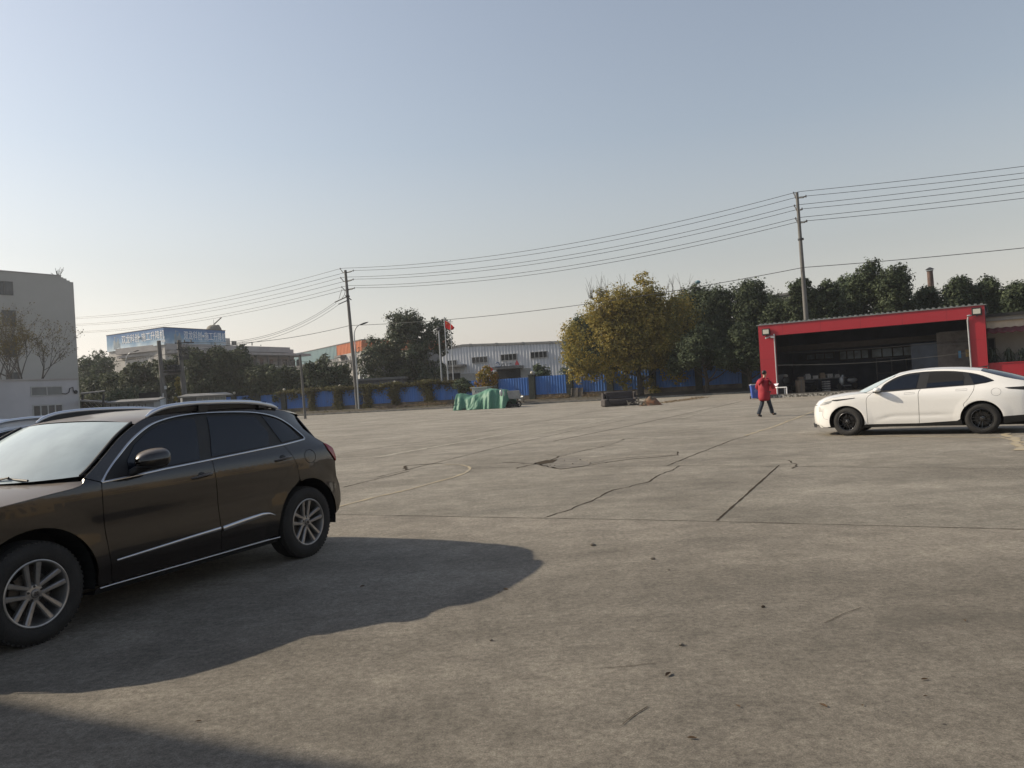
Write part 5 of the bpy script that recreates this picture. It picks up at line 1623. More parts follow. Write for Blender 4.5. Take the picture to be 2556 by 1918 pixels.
# tank behind the transformer poles
b = MB(); q = at(402, 1001, 73); b.lathe([(.0, .9), (.25, .85), (.42, .7), (.42, 0), (.46, -.05)], 14, 'Z', c=(q.x, q.y, q.z - .5)); b.tube([q + Vector((.2, 0, .3)), q + Vector((.25, 0, .7))], .06, 6)
tag(b.build('gas_tank', M_light, smooth=True), 'small white metal tank beside the left leaning concrete pole', 'tank')
# green-roofed far building behind the trees on the right
b = thing('distant_building', 'dark roof line of a far building just above the trees behind the red workshop', 'building', at(1985, 900, 120) * 1.0)
m_ = MB(); P = [at(1925, 739, 118), at(1992, 729, 114.4)]; w = Wall(P[0], P[1]); w.box(m_, -3, w.L + 1, 0, P[1].z - .2, -8, 0); m_.build('wall', M_frame2, b)
m_ = MB(); w.box(m_, -3.2, w.L + 1.2, P[1].z - .2, P[1].z + .1, -8.2, .3); m_.build('roof_edge', M_steel, b)
# chimney
t, k = at(2321, 678, 105), at(2327, 760, 105)
ch = thing('chimney', 'thin rusty metal chimney with a cap rising behind the trees on the right', 'chimney', (k.x, k.y, 0))
m_ = MB(); m_.tube([Vector((k.x + .3, k.y, 0)), k, t], [.42, .42, .36], 12); m_.build('flue', mat('rusty_steel', (.13, .075, .055), .8, var=.3, scale=1), ch, smooth=True)
m_ = MB(); m_.lathe([(.55, .25), (.5, .32), (.1, .55), (0, .56)], 12, 'Z', c=t); m_.lathe([(.42, 0), (.42, .1)], 12, 'Z', c=t)
for a in range(4): m_.bar(t + Vector((.36 * math.cos(a * 1.57), .36 * math.sin(a * 1.57), 0)), t + Vector((.4 * math.cos(a * 1.57), .4 * math.sin(a * 1.57), .3)), .04)
m_.build('cap', M_steel, ch)
# --- red workshop
YA, YB = 53.0, 46.0
PA, PB = at(1901, 960, YA), at(2467, 920, YB)
XW = Wall(PA, PB)
rb = thing('red_workshop', 'open fronted workshop framed by a big red portal with floodlights', 'workshop', (PA.x, PA.y, 0))
M_redp = mat('red_panel', (.33, .014, .024), .42, .05, var=.10, scale=.7, col2=(.30, .016, .026), coat=.1)
ztp = XW.uv(1896, 813.5)[1]
uo0, zop = XW.uv(1931, 838)
uo1 = XW.uv(2420, 830)[0]
zk = .22
mb = MB(); XW.box(mb, 0, uo0, zk, ztp, -.55, 0); XW.box(mb, uo1, XW.L, zk, ztp, -.55, 0); XW.box(mb, uo0, uo1, zop, ztp - .001, -.549, -.001)
mb.build('portal', M_redp, rb)
mb = MB()
for k in range(5): XW.box(mb, uo0 + k * 2.4 + .6, uo0 + k * 2.4 + .612, zop, ztp, 0, .004)
XW.box(mb, 0, uo0, 2.6, 2.612, 0, .004); XW.box(mb, uo1, XW.L, 2.9, 2.912, 0, .004)
mb.build('panel_seams', mat('seam_red', (.14, .01, .014), .6, var=.1), rb)
mb = MB(); XW.box(mb, -.1, XW.L + .1, ztp, ztp + .05, -9, .06)
for k in range(42): XW.box(mb, .1 + k * XW.L / 42, .24 + k * XW.L / 42, ztp + .05, ztp + .12, -9, .06)
mb.build('roof_sheet', mat('roof_sheet_grey', (.20, .21, .21), .6, .2, var=.15), rb)
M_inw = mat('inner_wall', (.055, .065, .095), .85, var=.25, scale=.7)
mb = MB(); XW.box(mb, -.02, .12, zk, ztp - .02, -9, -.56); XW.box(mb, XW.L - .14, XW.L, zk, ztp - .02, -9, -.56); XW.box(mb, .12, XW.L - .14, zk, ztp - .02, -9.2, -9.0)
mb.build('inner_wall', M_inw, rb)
mb = MB(); XW.box(mb, .0, XW.L, -.05, zk, -9, .55); mb.build('floor_slab', mat('slab_concrete', (.14, .13, .115), .85, var=.3, scale=1.5), rb)
# kerb face with flaked white paint
mk = mat('flaked_kerb', (.36, .35, .32), .9, var=.1, scale=8, col2=(.085, .08, .07)); 
for n_ in mk.node_tree.nodes:
    if n_.type == 'VALTORGB': n_.color_ramp.elements[0].position = .50; n_.color_ramp.elements[1].position = .56
mb = MB(); XW.box(mb, -.2, XW.L - 1, -.05, zk - .03, .55, .70); mb.build('step_edge', mk, rb)
# inner back: door header beam, strip windows, partition on the right
BW = Wall(XW.p(0, 0, -8.99), XW.p(XW.L, 0, -8.99))
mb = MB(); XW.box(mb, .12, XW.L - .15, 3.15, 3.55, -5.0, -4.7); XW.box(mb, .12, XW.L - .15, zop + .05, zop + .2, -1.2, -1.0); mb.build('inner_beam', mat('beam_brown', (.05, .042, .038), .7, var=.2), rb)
M_blupane = mat('blue_grey_pane', (.42, .52, .60), .3, var=.35, scale=1.2)  # pale colour stands in for daylight behind the panes
for (a, b_) in ((3.6, 5.6), (5.8, 8.6), (8.8, 11.6)): BW.window(rb, 0, 0, 0, 0, 4, 1, M_steel, M_blupane, t=.08, uvs=(a, b_, 2.35, 3.0))
BW.window(rb, 0, 0, 0, 0, 3, 1, M_steel, mat('dim_pane', (.10, .13, .17), .3, var=.3), t=.08, uvs=(1.2, 3.2, 2.5, 2.95))
RP = Wall(XW.p(uo1 - 1.9, 0, -2.6), XW.p(uo1, 0, -2.6))
mb = MB(); RP.box(mb, 0, RP.L, zk, 2.75, -.15, 0); RP.box(mb, 0, RP.L, 2.75, 3.6, -.1, -.02); mb.build('partition', mat('partition_grey', (.13, .125, .115), .85, var=.2), rb)
mb = MB(); RP.box(mb, .15, RP.L, 3.55, 3.62, 0, .06); RP.box(mb, 0, RP.L, 2.75, 2.85, 0, .05); mb.build('rail', M_frame2, rb)
mb = MB(); RP.box(mb, 1.15, 1.3, 1.9, 2.35, 0, .02); mb.build('blue_pennant', mat('pennant_blue', (.10, .26, .42), .7, var=.1), rb)
mb = MB(); RP.box(mb, 1.55, 1.82, 1.95, 2.4, 0, .02); mb.build('yellow_notice', mat('notice_yellow', (.36, .26, .10), .7, var=.3, scale=8), rb)
mb = MB(); XW.box(mb, uo1 - 3.4, uo1 - 1.9, zk, 3.0, -2.75, -2.6); mb.build('glazed_door', mat('door_blue', (.045, .065, .10), .3, var=.3, scale=1), rb)
# pipes and cables on the frame
mb = MB(); mb.tube([XW.p(uo0 + .05, zk, .05), XW.p(uo0 + .05, zop + .1, .05)], .045, 8); mb.build('downpipe', M_light, rb, smooth=True)
mb = MB(); mb.tube([XW.p(uo1 - .02, 1.0, .06), XW.p(uo1 - .06, zop - .1, .06), XW.p(uo1 - .02, zop + .1, .1)], .045, 8); q = XW.p(uo1 + .05, zop + .18, .15); mb.ball(q, (.16, .10, .06), 10, 6); mb.build('downpipe', M_light, rb, smooth=True)
mb = MB()
P = [XW.p(uo0 + .05 + (uo1 - uo0 - .1) * k / 16, 2.18 + .0 * k - .22 * math.sin(math.pi * k / 16), .07) for k in range(17)]; mb.tube(P, .010, 5)
P = [XW.p(uo0 + .05 + (uo1 - uo0 - .1) * k / 16, 3.0 - .10 * math.sin(math.pi * k / 16), -2.4) for k in range(17)]; mb.tube(P, .02, 5)
mb.build('slung_cable', M_frame2, rb)
for (x, y) in ((1913, 829), (2438, 778)):
    u, z = XW.uv(x, y)
    f_ = MB(); XW.box(f_, u - .26, u + .26, z - .24, z + .22, .05, .16); fo = f_.build('floodlight', M_black, rb, bevel=.02)
    f_ = MB(); XW.box(f_, u - .19, u + .19, z - .14, z + .15, .16, .175); f_.build('lens', mat('floodlight_glass', (.55, .54, .47), .3, var=.1), fo)
    f_ = MB(); XW.box(f_, u - .03, u + .03, z - .3, z - .2, 0, .12); f_.build('bracket', M_steel, fo)
for du in (-.12, .25):
    f_ = MB(); c = XW.p(uo0 - .25 + du, zop - .13, .30); a = Vector((-.8 if du < 0 else .8, -.5, -.15)).normalized()
    f_.tube([c - a * .13, c + a * .13], .055, 10); f_.tube([c, XW.p(uo0 - .1, zop + .02, .0)], .02, 6); f_.build('security_camera', M_light, rb, smooth=True, ang=50)
# --- neighbour on the right: pale fascia, scalloped maroon awning, red parapet wall
NW = Wall(XW.p(XW.L + .02, 0, -1.4), XW.p(XW.L + 9, 0, -1.4))
nb = thing('canteen_building', 'low cream building with a maroon scalloped awning right of the red portal', 'building', (NW.A.x, NW.A.y, 0))
def nz(x, y): return NW.uv(x, y)[1]
zq0, zq1, zq2, zq3, zq4 = nz(2500, 783), nz(2500, 790), nz(2500, 800), nz(2500, 818), nz(2500, 832)
mb = MB(); NW.box(mb, 0, NW.L, 0, zq3, -6, -.9); mb.build('wall', mat('cream_wall', (.34, .32, .285), .9, var=.12, scale=.7), nb)
mb = MB(); NW.box(mb, 0, NW.L, zq1, zq0, -6, .5); mb.build('roof_edge', M_black, nb)
mb = MB(); NW.box(mb, 0, NW.L, zq2, zq1, -6, .25); mb.build('soffit_board', mat('fascia_grey', (.30, .30, .29), .8, var=.1), nb)
mb = MB(); NW.box(mb, 0, NW.L, zq3, zq2 - .002, -6, .0); mb.build('fascia', mat('fascia_cream', (.66, .58, .46), .8, var=.15, scale=1.5), nb)
mb = MB(); rows = [[], []]
for k in range(141):
    u = NW.L * k / 140; s = .03 * math.sin(k * 2 * math.pi / 7)
    rows[0].append(NW.p(u, zq3 + s, .05)); rows[1].append(NW.p(u, zq4 + s + .05 * abs(math.sin(k * math.pi / 7)), .75))
mb.grid(rows); mb.build('awning', mat('maroon_tile', (.16, .045, .055), .6, var=.15, scale=3), nb, solid=.03)
NB = Wall(NW.p(0, 0, -.89), NW.p(NW.L, 0, -.89))
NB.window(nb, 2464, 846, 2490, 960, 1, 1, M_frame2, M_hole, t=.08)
# low red parapet
LWq = Wall(XW.p(XW.L + .01, 0, -.2), XW.p(XW.L + 9, 0, -.2))
zlp = LWq.uv(2520, 906)[1]
lp = thing('low_red_wall', 'low red panel wall running right from the foot of the red portal', 'wall', (LWq.A.x, LWq.A.y, 0))
mb = MB(); LWq.box(mb, 0, LWq.L, 0, zlp, -.16, 0); mb.build('wall', M_redp, lp)
mb = MB(); LWq.box(mb, -.0, LWq.L, zlp, zlp + .05, -.2, .04); mb.build('coping', M_redp, lp)
# --- buildings outside the picture: the shade caster on the left and the lit one mirrored in the doors
sd_ = Vector((SUN_AZ[0], SUN_AZ[1], 0)).normalized()
e0, e1 = gp(0, 1740), gp(960, 1918)
cor = e0 + sd_ * 17
perp = Vector((sd_.y, -sd_.x, 0)); perp = perp if perp.y < 0 else -perp
ed = sd_; cor = e0 + 0 * ed
b = thing('office_building', 'pale office building beyond the left edge whose corner shades the foreground', 'building', (cor.x, cor.y, 0))
eline = (e0 - e1).normalized(); HB = 9.0; off_ = sd_ * (HB / math.tan(SUN_EL)); back_ = Vector((-eline.y, eline.x, 0)); back_ = back_ if back_.y < 0 else -back_
Q0, Q1 = e0 + off_ + eline * 18, e1 + off_ - eline * 8
P = [Q0, Q1, Q1 + back_ * 14, Q0 + back_ * 14]; b.location = (Q1.x, Q1.y, 0); PM[b.name] = Matrix.Translation(b.location)
m_ = MB(); m_.prism([(p.x, p.y) for p in P], 0, HB); m_.build('wall', M_plaster2, b)
bw_ = Wall(P[0], P[1])
for k in range(6):
    for j in range(2): bw_.window(b, 0, 0, 0, 0, 2, 1, M_frame, M_gwin, uvs=(2 + k * 3.6, 4 + k * 3.6, 1.2 + j * 3.6, 2.9 + j * 3.6))
M_sandw = mat('sandstone_render', (.32, .25, .165), .9, var=.2, scale=.6, streak=.3)
b = thing('apartment_building', 'sand coloured building beyond the right edge, mirrored in the brown car doors', 'building', (41, 3, 0))
w = Wall((46, 30), (36, -24))
m_ = MB(); w.box(m_, 0, w.L, 0, 8.5, -9, 0); m_.build('wall', M_sandw, b)
m_ = MB(); w.box(m_, -.3, w.L + .3, 8.5, 9.0, -9.3, .3); m_.build('parapet', M_factory2, b)
for k in range(12):
    for j in range(2): w.window(b, 0, 0, 0, 0, 2, 1, M_frame, M_dwin, uvs=(2 + k * 4.0, 4 + k * 4.0, 1.4 + j * 3.6, 3.1 + j * 3.6))
# ------------------------------------------------------------------ vegetation
def leaf_mat(name, ramp, tr=.25, rough=.68, sheen=.3):
    m = bpy.data.materials.new(name); m.use_nodes = True
    t = m.node_tree; L = t.links; p = t.nodes['Principled BSDF']
    p.inputs['Roughness'].default_value = rough
    p.inputs['Specular IOR Level'].default_value = sheen * .5
    g = t.nodes.new('ShaderNodeNewGeometry')
    tc = t.nodes.new('ShaderNodeTexCoord')
    n = t.nodes.new('ShaderNodeTexNoise'); n.inputs['Scale'].default_value = .45; n.inputs['Detail'].default_value = 3
    L.new(tc.outputs['Object'], n.inputs[0])
    ad = t.nodes.new('ShaderNodeMath'); ad.operation = 'MULTIPLY_ADD'; ad.inputs[1].default_value = .55
    L.new(g.outputs['Random Per Island'], ad.inputs[0])
    mm = t.nodes.new('ShaderNodeMath'); mm.operation = 'MULTIPLY_ADD'; mm.inputs[1].default_value = 1.3; mm.inputs[2].default_value = -.42
    L.new(n.outputs[0], mm.inputs[0]); L.new(mm.outputs[0], ad.inputs[2])
    r = t.nodes.new('ShaderNodeValToRGB'); e = r.color_ramp.elements
    e[0].position = 0; e[0].color = (*ramp[0], 1); e[1].position = 1; e[1].color = (*ramp[-1], 1)
    for i, c in enumerate(ramp[1:-1]): e.new((i + 1) / (len(ramp) - 1)).color = (*c, 1)
    L.new(ad.outputs[0], r.inputs[0]); L.new(r.outputs[0], p.inputs['Base Color'])
    b = t.nodes.new('ShaderNodeBsdfTranslucent'); L.new(r.outputs[0], b.inputs[0])
    x = t.nodes.new('ShaderNodeMixShader'); x.inputs[0].default_value = tr
    L.new(p.outputs[0], x.inputs[1]); L.new(b.outputs[0], x.inputs[2]); L.new(x.outputs[0], t.nodes['Material Output'].inputs[0])
    return m
M_lf_dark = leaf_mat('camphor_leaf', [(.026, .037, .022), (.043, .058, .032), (.070, .088, .046), (.118, .136, .072)], .20)
M_lf_mag = leaf_mat('magnolia_leaf', [(.026, .040, .022), (.045, .062, .034), (.080, .096, .052), (.16, .165, .095)], .12, .5, .5)
M_lf_yel = leaf_mat('autumn_leaf', [(.095, .100, .035), (.175, .160, .050), (.27, .23, .065), (.36, .265, .065), (.20, .20, .065)], .42)
M_lf_or = leaf_mat('orange_leaf', [(.09, .10, .03), (.22, .17, .04), (.33, .20, .05), (.36, .11, .05)], .35)
M_lf_vine = leaf_mat('vine_leaf', [(.035, .032, .014), (.085, .070, .030), (.13, .125, .045), (.20, .17, .07)], .25)
M_lf_dull = leaf_mat('dull_shrub_leaf', [(.045, .065, .038), (.075, .10, .055), (.11, .135, .075)], .15)
M_lf_bare = leaf_mat('sparse_brown_leaf', [(.05, .052, .025), (.10, .085, .04), (.16, .12, .03)], .3)
M_straw = leaf_mat('dry_straw', [(.11, .08, .05), (.20, .15, .09), (.26, .19, .12)], .2)
M_bark = mat('bark', (.065, .055, .045), .95, var=.3, scale=6, bump=.6, bscale=20)
M_bark2 = mat('grey_bark', (.10, .095, .088), .95, var=.3, scale=6)
def leaf_mesh(name, pos, nrm, size, m, parent, rng, aspect=.6, droop=0.0):
    n = len(pos)
    nr = nrm + rng.normal(0, .55, (n, 3)); nr /= np.linalg.norm(nr, axis=1)[:, None] + 1e-9
    t = rng.normal(0, 1, (n, 3)); t -= nr * (t * nr).sum(1)[:, None]; t /= np.linalg.norm(t, axis=1)[:, None] + 1e-9
    b = np.cross(nr, t)
    s = (size * rng.uniform(.6, 1.35, n))[:, None]
    v = np.empty((n, 4, 3), np.float32)
    v[:, 0] = pos - t * s; v[:, 1] = pos - b * s * aspect + nr * s * .12; v[:, 2] = pos + t * s; v[:, 3] = pos + b * s * aspect + nr * s * .12
    me = bpy.data.meshes.new(name)
    me.vertices.add(n * 4); me.vertices.foreach_set('co', v.reshape(-1))
    me.loops.add(n * 4); me.loops.foreach_set('vertex_index', np.arange(n * 4, dtype=np.int32))
    me.polygons.add(n); me.polygons.foreach_set('loop_start', np.arange(0, n * 4, 4, dtype=np.int32))
    try: me.polygons.foreach_set('loop_total', np.full(n, 4, np.int32))
    except Exception: pass
    me.update(calc_edges=True)
    me.materials.append(m)
    o = bpy.data.objects.new(name, me); C.objects.link(o); o.parent = parent
    if parent is not None: PM[o.name] = PM[parent.name]
    return o
def cloud(blobs, n, rng, sub=9, fill=.35, tight=.17):
    """leaf positions in clumps over a set of ellipsoid blobs [(c, r)]"""
    vol = np.array([r[0] * r[1] + r[0] * r[2] for c, r in blobs]); vol = vol / vol.sum()
    P, N = [], []
    for (c, r), w in zip(blobs, vol):
        k = max(3, int(sub * (1 + .0)))
        m = int(n * w)
        d = rng.normal(0, 1, (k * 4, 3)); d /= np.linalg.norm(d, axis=1)[:, None]
        rad = np.where(rng.uniform(0, 1, k * 4) < fill, rng.uniform(.2, .8, k * 4), rng.uniform(.82, 1.06, k * 4))
        cc = d * rad[:, None]
        idx = rng.integers(0, k * 4, m)
        off = rng.normal(0, 1, (m, 3)) * tight * rng.uniform(.5, 1.4, (k * 4, 1))[idx]
        q = cc[idx] + off
        P.append(np.array(c) + q * np.array(r)); N.append(q * .8 + np.array([0, 0, .45]))
    return np.concatenate(P), np.concatenate(N)
def crown_blobs(cx, cy, z0, z1, rx, ry, rng, n=16, shape=None, lump=.36):
    out = []
    H = z1 - z0
    for i in range(n):
        f = (i + rng.uniform(0, 1)) / n
        w = shape(f) if shape else math.sin(math.pi * min(1, .12 + .84 * f)) ** .6
        a = i * 2.4 + rng.uniform(-.4, .4)
        k = rng.uniform(.35, .72) * w
        br = lump * min(rx, H * .6) * rng.uniform(.75, 1.2)
        out.append(((cx + math.cos(a) * rx * k, cy + math.sin(a) * ry * k, z0 + br * .6 + (H - br * 1.3) * f), (br, br, br * rng.uniform(.75, 1.0))))
    return out
def trunk(root, base, blobs, r, m, rng, fork=.35, nlimb=7):
    mb = MB(); b = Vector(base); zs = [c[2] for c, _ in blobs]; zt = min(zs) + (max(zs) - min(zs)) * .55
    cx = sum(c[0] for c, _ in blobs) / len(blobs); cy = sum(c[1] for c, _ in blobs) / len(blobs)
    zf = b.z + (min(zs) - b.z) * fork + .3
    pts = [b, b.lerp(Vector((cx, cy, zt)), .3) + Vector((.12, .05, 0)), b.lerp(Vector((cx, cy, zt)), .65) + Vector((-.1, 0, 0)), Vector((cx, cy, zt))]
    mb.tube(spline(pts, 4), [r * (1.25 - .9 * i / 12) for i in range(13)], 8)
    for i, (c, rr) in enumerate(blobs[:nlimb * 2:2] if len(blobs) > nlimb else blobs):
        f = .25 + .5 * (i / max(1, nlimb)); s = spline(pts, 4)[int(f * 12)]
        e = Vector(c); mid = s.lerp(e, .5) + Vector((0, 0, -.08 * (e - s).length))
        mb.tube(spline([s, mid, e], 4), [r * .45, r * .42, r * .38, r * .33, r * .28, r * .22, r * .17, r * .12, r * .08], 6)
    return mb.build('trunk', m, root, smooth=True)
GT = 'trees around the yard'
def tree(name, label, xc, top, hw, Y, z0, m, n, leaf, seed, cat='tree', zb=.3, nb=16, shape=None, depth=1.0, lump=.36, fill=.35, tight=.17, sub=9, bark=None, group=None, extra=None):
    rng = np.random.default_rng(seed)
    q = at(xc, top, Y); rx = hw * Y / FPX
    base_px = at(xc + (hor(xc) - top) * .06, hor(xc), Y)
    root = thing(name, label, cat, (base_px.x, Y, zb), group=group)
    bl = crown_blobs(base_px.x - .03 * (q.z), Y, z0, q.z + .15, rx, rx * depth, rng, nb, shape, lump)
    if extra:
        for (px, py, r) in extra:
            c = at(px, py, Y); bl.append(((c.x, Y + rng.uniform(-1, 1), c.z), (r, r, r * .85)))
    trunk(root, (base_px.x, Y, zb), bl, .05 * (q.z - zb) * .42 + .06, bark or M_bark, rng)
    P, N = cloud(bl, n, rng, sub, fill, tight)
    iv = np.array(PM[root.name].inverted())
    P = P @ iv[:3, :3].T + iv[:3, 3]
    leaf_mesh('crown', P, N, leaf, m, root, rng)
    return root, bl
GL, GR = 'dark evergreens in front of the factory', 'dark evergreens behind fence and workshop'
round_ = lambda f: (1 - abs(f - .45) ** 2.4 * 2.6) if abs(f - .45) < .6 else .4
# left group
LT = [('pale feathery evergreen behind the tall building corner, farthest left', 236, 884, 60, 138, 2, 9, M_lf_dull, .26),
      ('dark evergreen just right of the tall building, below the pale one', 252, 938, 62, 118, .3, 8, M_lf_dark, .26),
      ('dark evergreen under the left end of the factory', 300, 928, 48, 112, .3, 8, M_lf_dark, .26),
      ('dark evergreen before the factory end windows', 362, 903, 58, 108, .3, 9, M_lf_dark, .26),
      ('broad low olive tree between the two leaning concrete poles', 425, 893, 42, 106, .3, 9, M_lf_dark, .25),
      ('tall bushy evergreen right of the leaning poles, highest below the sign', 512, 865, 58, 102, .3, 11, M_lf_dark, .26),
      ('dark evergreen right of the tallest one under the factory sign', 585, 872, 52, 104, .3, 10, M_lf_dark, .26),
      ('clipped dark evergreen under the left part of the long wing', 650, 913, 44, 100, .3, 7, M_lf_dark, .24),
      ('clipped dark evergreen under the right part of the long wing', 710, 917, 42, 99, .3, 7, M_lf_dark, .24),
      ('rounded dark evergreen right of the slim grey post', 782, 908, 46, 98, .3, 7, M_lf_dark, .24),
      ('dark evergreen touching the tall utility pole on its left', 836, 908, 46, 98, .3, 7, M_lf_dark, .24),
      ('low round dark bush behind the white panel hut', 315, 974, 46, 84, .3, 3, M_lf_dull, .16)]
for i, (lb, xc, top, hw, Y, z0, _, m, lf) in enumerate(LT):
    tree('evergreen_tree', lb, xc, top, hw * 1.15, Y, z0, m, 19000, lf * .72, 100 + i, group=GL, nb=22, lump=.40, shape=lambda f: 1.05 if f < .6 else 1.05 - .9 * (f - .6), depth=.8, tight=.17)
# big round magnolia by the flagpoles
tree('magnolia_tree', 'big round glossy leaved evergreen standing alone left of the flagpoles', 1020, 787, 78, 103, 1.6, M_lf_mag, 40000, .15, 7, nb=30, lump=.30, shape=lambda f: .62 + .5 * math.sin(math.pi * min(1, f * .95 + .05)) - .45 * max(0, f - .6), zb=.3, extra=[(935, 905, 2.2), (950, 870, 2.2), (1085, 820, 1.9), (1098, 860, 1.7), (1088, 925, 1.5), (965, 940, 1.6), (1000, 800, 1.8)], fill=.4, sub=12, tight=.15)
# yellow autumn tree, hanging over the fence
ysh = lambda f: .55 + .55 * math.sin(math.pi * min(1, .15 + f * .8))
YT = tree('yellow_tree', 'spreading yellow and olive autumn tree overhanging the blue fence', 1584, 722, 140, 76.5, 2.6, M_lf_yel, 60000, .115, 11, nb=50, lump=.27, shape=ysh, depth=.42, fill=.35, sub=14, tight=.19,
          extra=[(1440, 850, 1.5), (1428, 820, 1.0), (1450, 900, 1.5), (1490, 780, 1.5), (1470, 925, 1.1), (1620, 730, 1.4), (1690, 760, 1.3), (1560, 950, .7), (1558, 972, .5), (1556, 990, .35), (1612, 955, .8), (1640, 975, .55), (1530, 940, .8), (1600, 700, .8), (1500, 735, .9), (1440, 935, 1.0), (1500, 930, 1.1), (1705, 790, 1.5), (1715, 840, 1.4), (1700, 890, 1.4), (1680, 935, 1.1), (1420, 890, .9)])
tw = MB(); rnd = random.Random(9)
for k in range(46):
    x = rnd.choice([rnd.uniform(1470, 1560), rnd.uniform(1590, 1720)]); a = at(x, 745, 76.5); L_ = rnd.uniform(1.0, 2.6); dx = rnd.uniform(-.5, .5)
    tw.tube([a, a + Vector((dx * .5, 0, L_ * .55)), a + Vector((dx * 1.2, rnd.uniform(-.3, .3), L_))], [.025, .016, .006], 4)
    if k % 2: tw.tube([a + Vector((dx * .5, 0, L_ * .55)), a + Vector((dx * .5 + rnd.uniform(-.5, .5), 0, L_ * .9))], [.012, .005], 4)
tw.build('bare_twigs', M_bark2, YT[0])
# dark trees right of it, in front of and behind the workshop
RT = [('dark evergreen showing at the left edge of the yellow tree', 1462, 790, 40, 86, 1.5, M_lf_dull),
      ('dark evergreen filling the gap behind the yellow tree crown', 1590, 765, 90, 88, 1, M_lf_dark),
      ('dark evergreen right beside the yellow tree below the teal lamp', 1742, 718, 58, 80, 2.6, M_lf_dark),
      ('dark bushy evergreen above the fence between the teal lamp and the workshop', 1800, 716, 60, 78, 2.4, M_lf_dark),
      ('pointed dark evergreen left of the right hand utility pole', 1880, 702, 50, 76, 1.2, M_lf_dark),
      ('low dark evergreen overhanging the fence left of the red portal', 1862, 815, 52, 72, 2.2, M_lf_dark),
      ('low dark evergreen crown over the shaded fence beside the yellow tree', 1755, 820, 62, 73, 2.3, M_lf_dark),
      ('dark evergreen behind the left end of the red beam', 1945, 748, 48, 74, 1.2, M_lf_dark),
      ('slender evergreen crown just behind the right hand utility pole', 2006, 698, 36, 72, 1.2, M_lf_dark),
      ('evergreen above the middle of the red beam, right of the pole', 2072, 706, 48, 72, 1.2, M_lf_dark),
      ('paler evergreen between the pole and the tallest one', 2122, 690, 44, 76, 1.2, M_lf_dull),
      ('tallest evergreen, left half of the high clump above the red beam', 2176, 656, 48, 72, 1.2, M_lf_dark),
      ('high evergreen, right half of the clump beside the chimney', 2240, 664, 48, 70, 1.2, M_lf_dark),
      ('evergreen filling in behind the gap left of the right hand pole', 1925, 735, 52, 82, 1.2, M_lf_dark),
      ('evergreen behind the yellow tree where it meets the dark row', 1690, 745, 50, 86, 1.2, M_lf_dark),
      ('low evergreen right behind the foot of the chimney', 2312, 724, 44, 72, 1.2, M_lf_dark),
      ('rounded evergreen right of the chimney', 2400, 692, 50, 68, 1.2, M_lf_dark),
      ('rounded evergreen behind the right corner of the red portal', 2468, 698, 44, 68, 1.2, M_lf_dark),
      ('evergreen cut off by the right edge of the picture', 2545, 704, 46, 66, 1.2, M_lf_dark)]
for i, (lb, xc, top, hw, Y, z0, m) in enumerate(RT):
    tree('evergreen_tree', lb, xc, top, hw * 1.5, Y, z0, m, 30000, .115, 200 + i, group=GR, nb=30, lump=.34, shape=lambda f: 1.12 - .25 * f if f < .5 else 1.0 - 1.35 * (f - .5), depth=.75, tight=.20, fill=.35, sub=13)
# small ones
tree('orange_bush', 'small sparse yellow and orange tree behind the green tarpaulin heap', 1213, 918, 32, 79, 1.2, M_lf_or, 2600, .12, 41, nb=12, lump=.34, cat='bush', fill=.4, bark=M_bark)
tree('round_bush', 'rounded green bush on the fence above the white box left of the orange one', 1162, 948, 24, 80, 1.5, M_lf_dull, 2600, .11, 42, nb=8, lump=.5, cat='bush')
tree('flowering_bush', 'little pinkish leaved bush behind the tarpaulin just right of the white box', 1184, 966, 10, 78, .6, M_lf_or, 500, .09, 43, nb=5, lump=.5, cat='bush')
tree('grey_bush', 'wide dull green bush in front of the grey hall behind the fence', 1350, 913, 30, 98, 1.2, M_lf_dull, 3600, .15, 44, nb=10, lump=.42, cat='bush')
tree('low_bush', 'low dull bush against the office block right of its bright window', 925, 937, 26, 100, .5, M_lf_dull, 2400, .15, 45, nb=9, lump=.42, cat='bush')
tree('roof_bush', 'small bush showing above the ribbed parapet below the teal sheet', 815, 887, 22, 165, 6, M_lf_dull, 1200, .3, 46, nb=7, lump=.5, cat='bush')
tree('pole_bush', 'small yellow green bush hugging the right leaning concrete pole', 447, 945, 13, 78, .3, M_lf_yel, 1500, .12, 47, nb=9, lump=.5, cat='bush')
# bare tree by the annex
rng = np.random.default_rng(5); rnd = random.Random(5)
bt_b = at(70, 1000, 62)
bt = thing('bare_tree', 'nearly leafless tree in front of the tall building, behind the annex', 'tree', (bt_b.x, bt_b.y, 0))
mb = MB(); tips = []
def grow(p, d, L_, r, lv):
    e = p + d * L_; m_ = p + d * (L_ * .5) + Vector((rnd.uniform(-.05, .05), 0, rnd.uniform(-.05, .05))) * L_
    mb.tube([p, m_, e], [r, r * .82, r * .62], 5 if lv > 2 else 7, caps=False)
    if lv >= 7: tips.append(e); return
    if lv >= 4: tips.append(m_)
    for k in range(3 if lv < 4 else 2):
        a = Vector((rnd.gauss(0, .36), rnd.gauss(0, .36), rnd.gauss(.12, .20)))
        grow(e, (d + a).normalized(), L_ * rnd.uniform(.62, .86), r * .60, lv + 1)
b0 = Vector((bt_b.x, bt_b.y, 0))
grow(b0, Vector((.02, 0, 1)), 2.9, .13, 0)
grow(b0 + Vector((.25, 0, 3.0)), Vector((.50, 0, .82)).normalized(), 1.75, .08, 1)
grow(b0 + Vector((-1.6, 0, 1.0)), Vector((-.12, 0, 1)).normalized(), 2.4, .10, 0)
mb.build('trunk', M_bark2, bt)
T = np.array([tuple(t) for t in tips]); T = T[rng.integers(0, len(T), 5200)] + rng.normal(0, .14, (5200, 3))
T = T - np.array([bt_b.x, bt_b.y, 0])
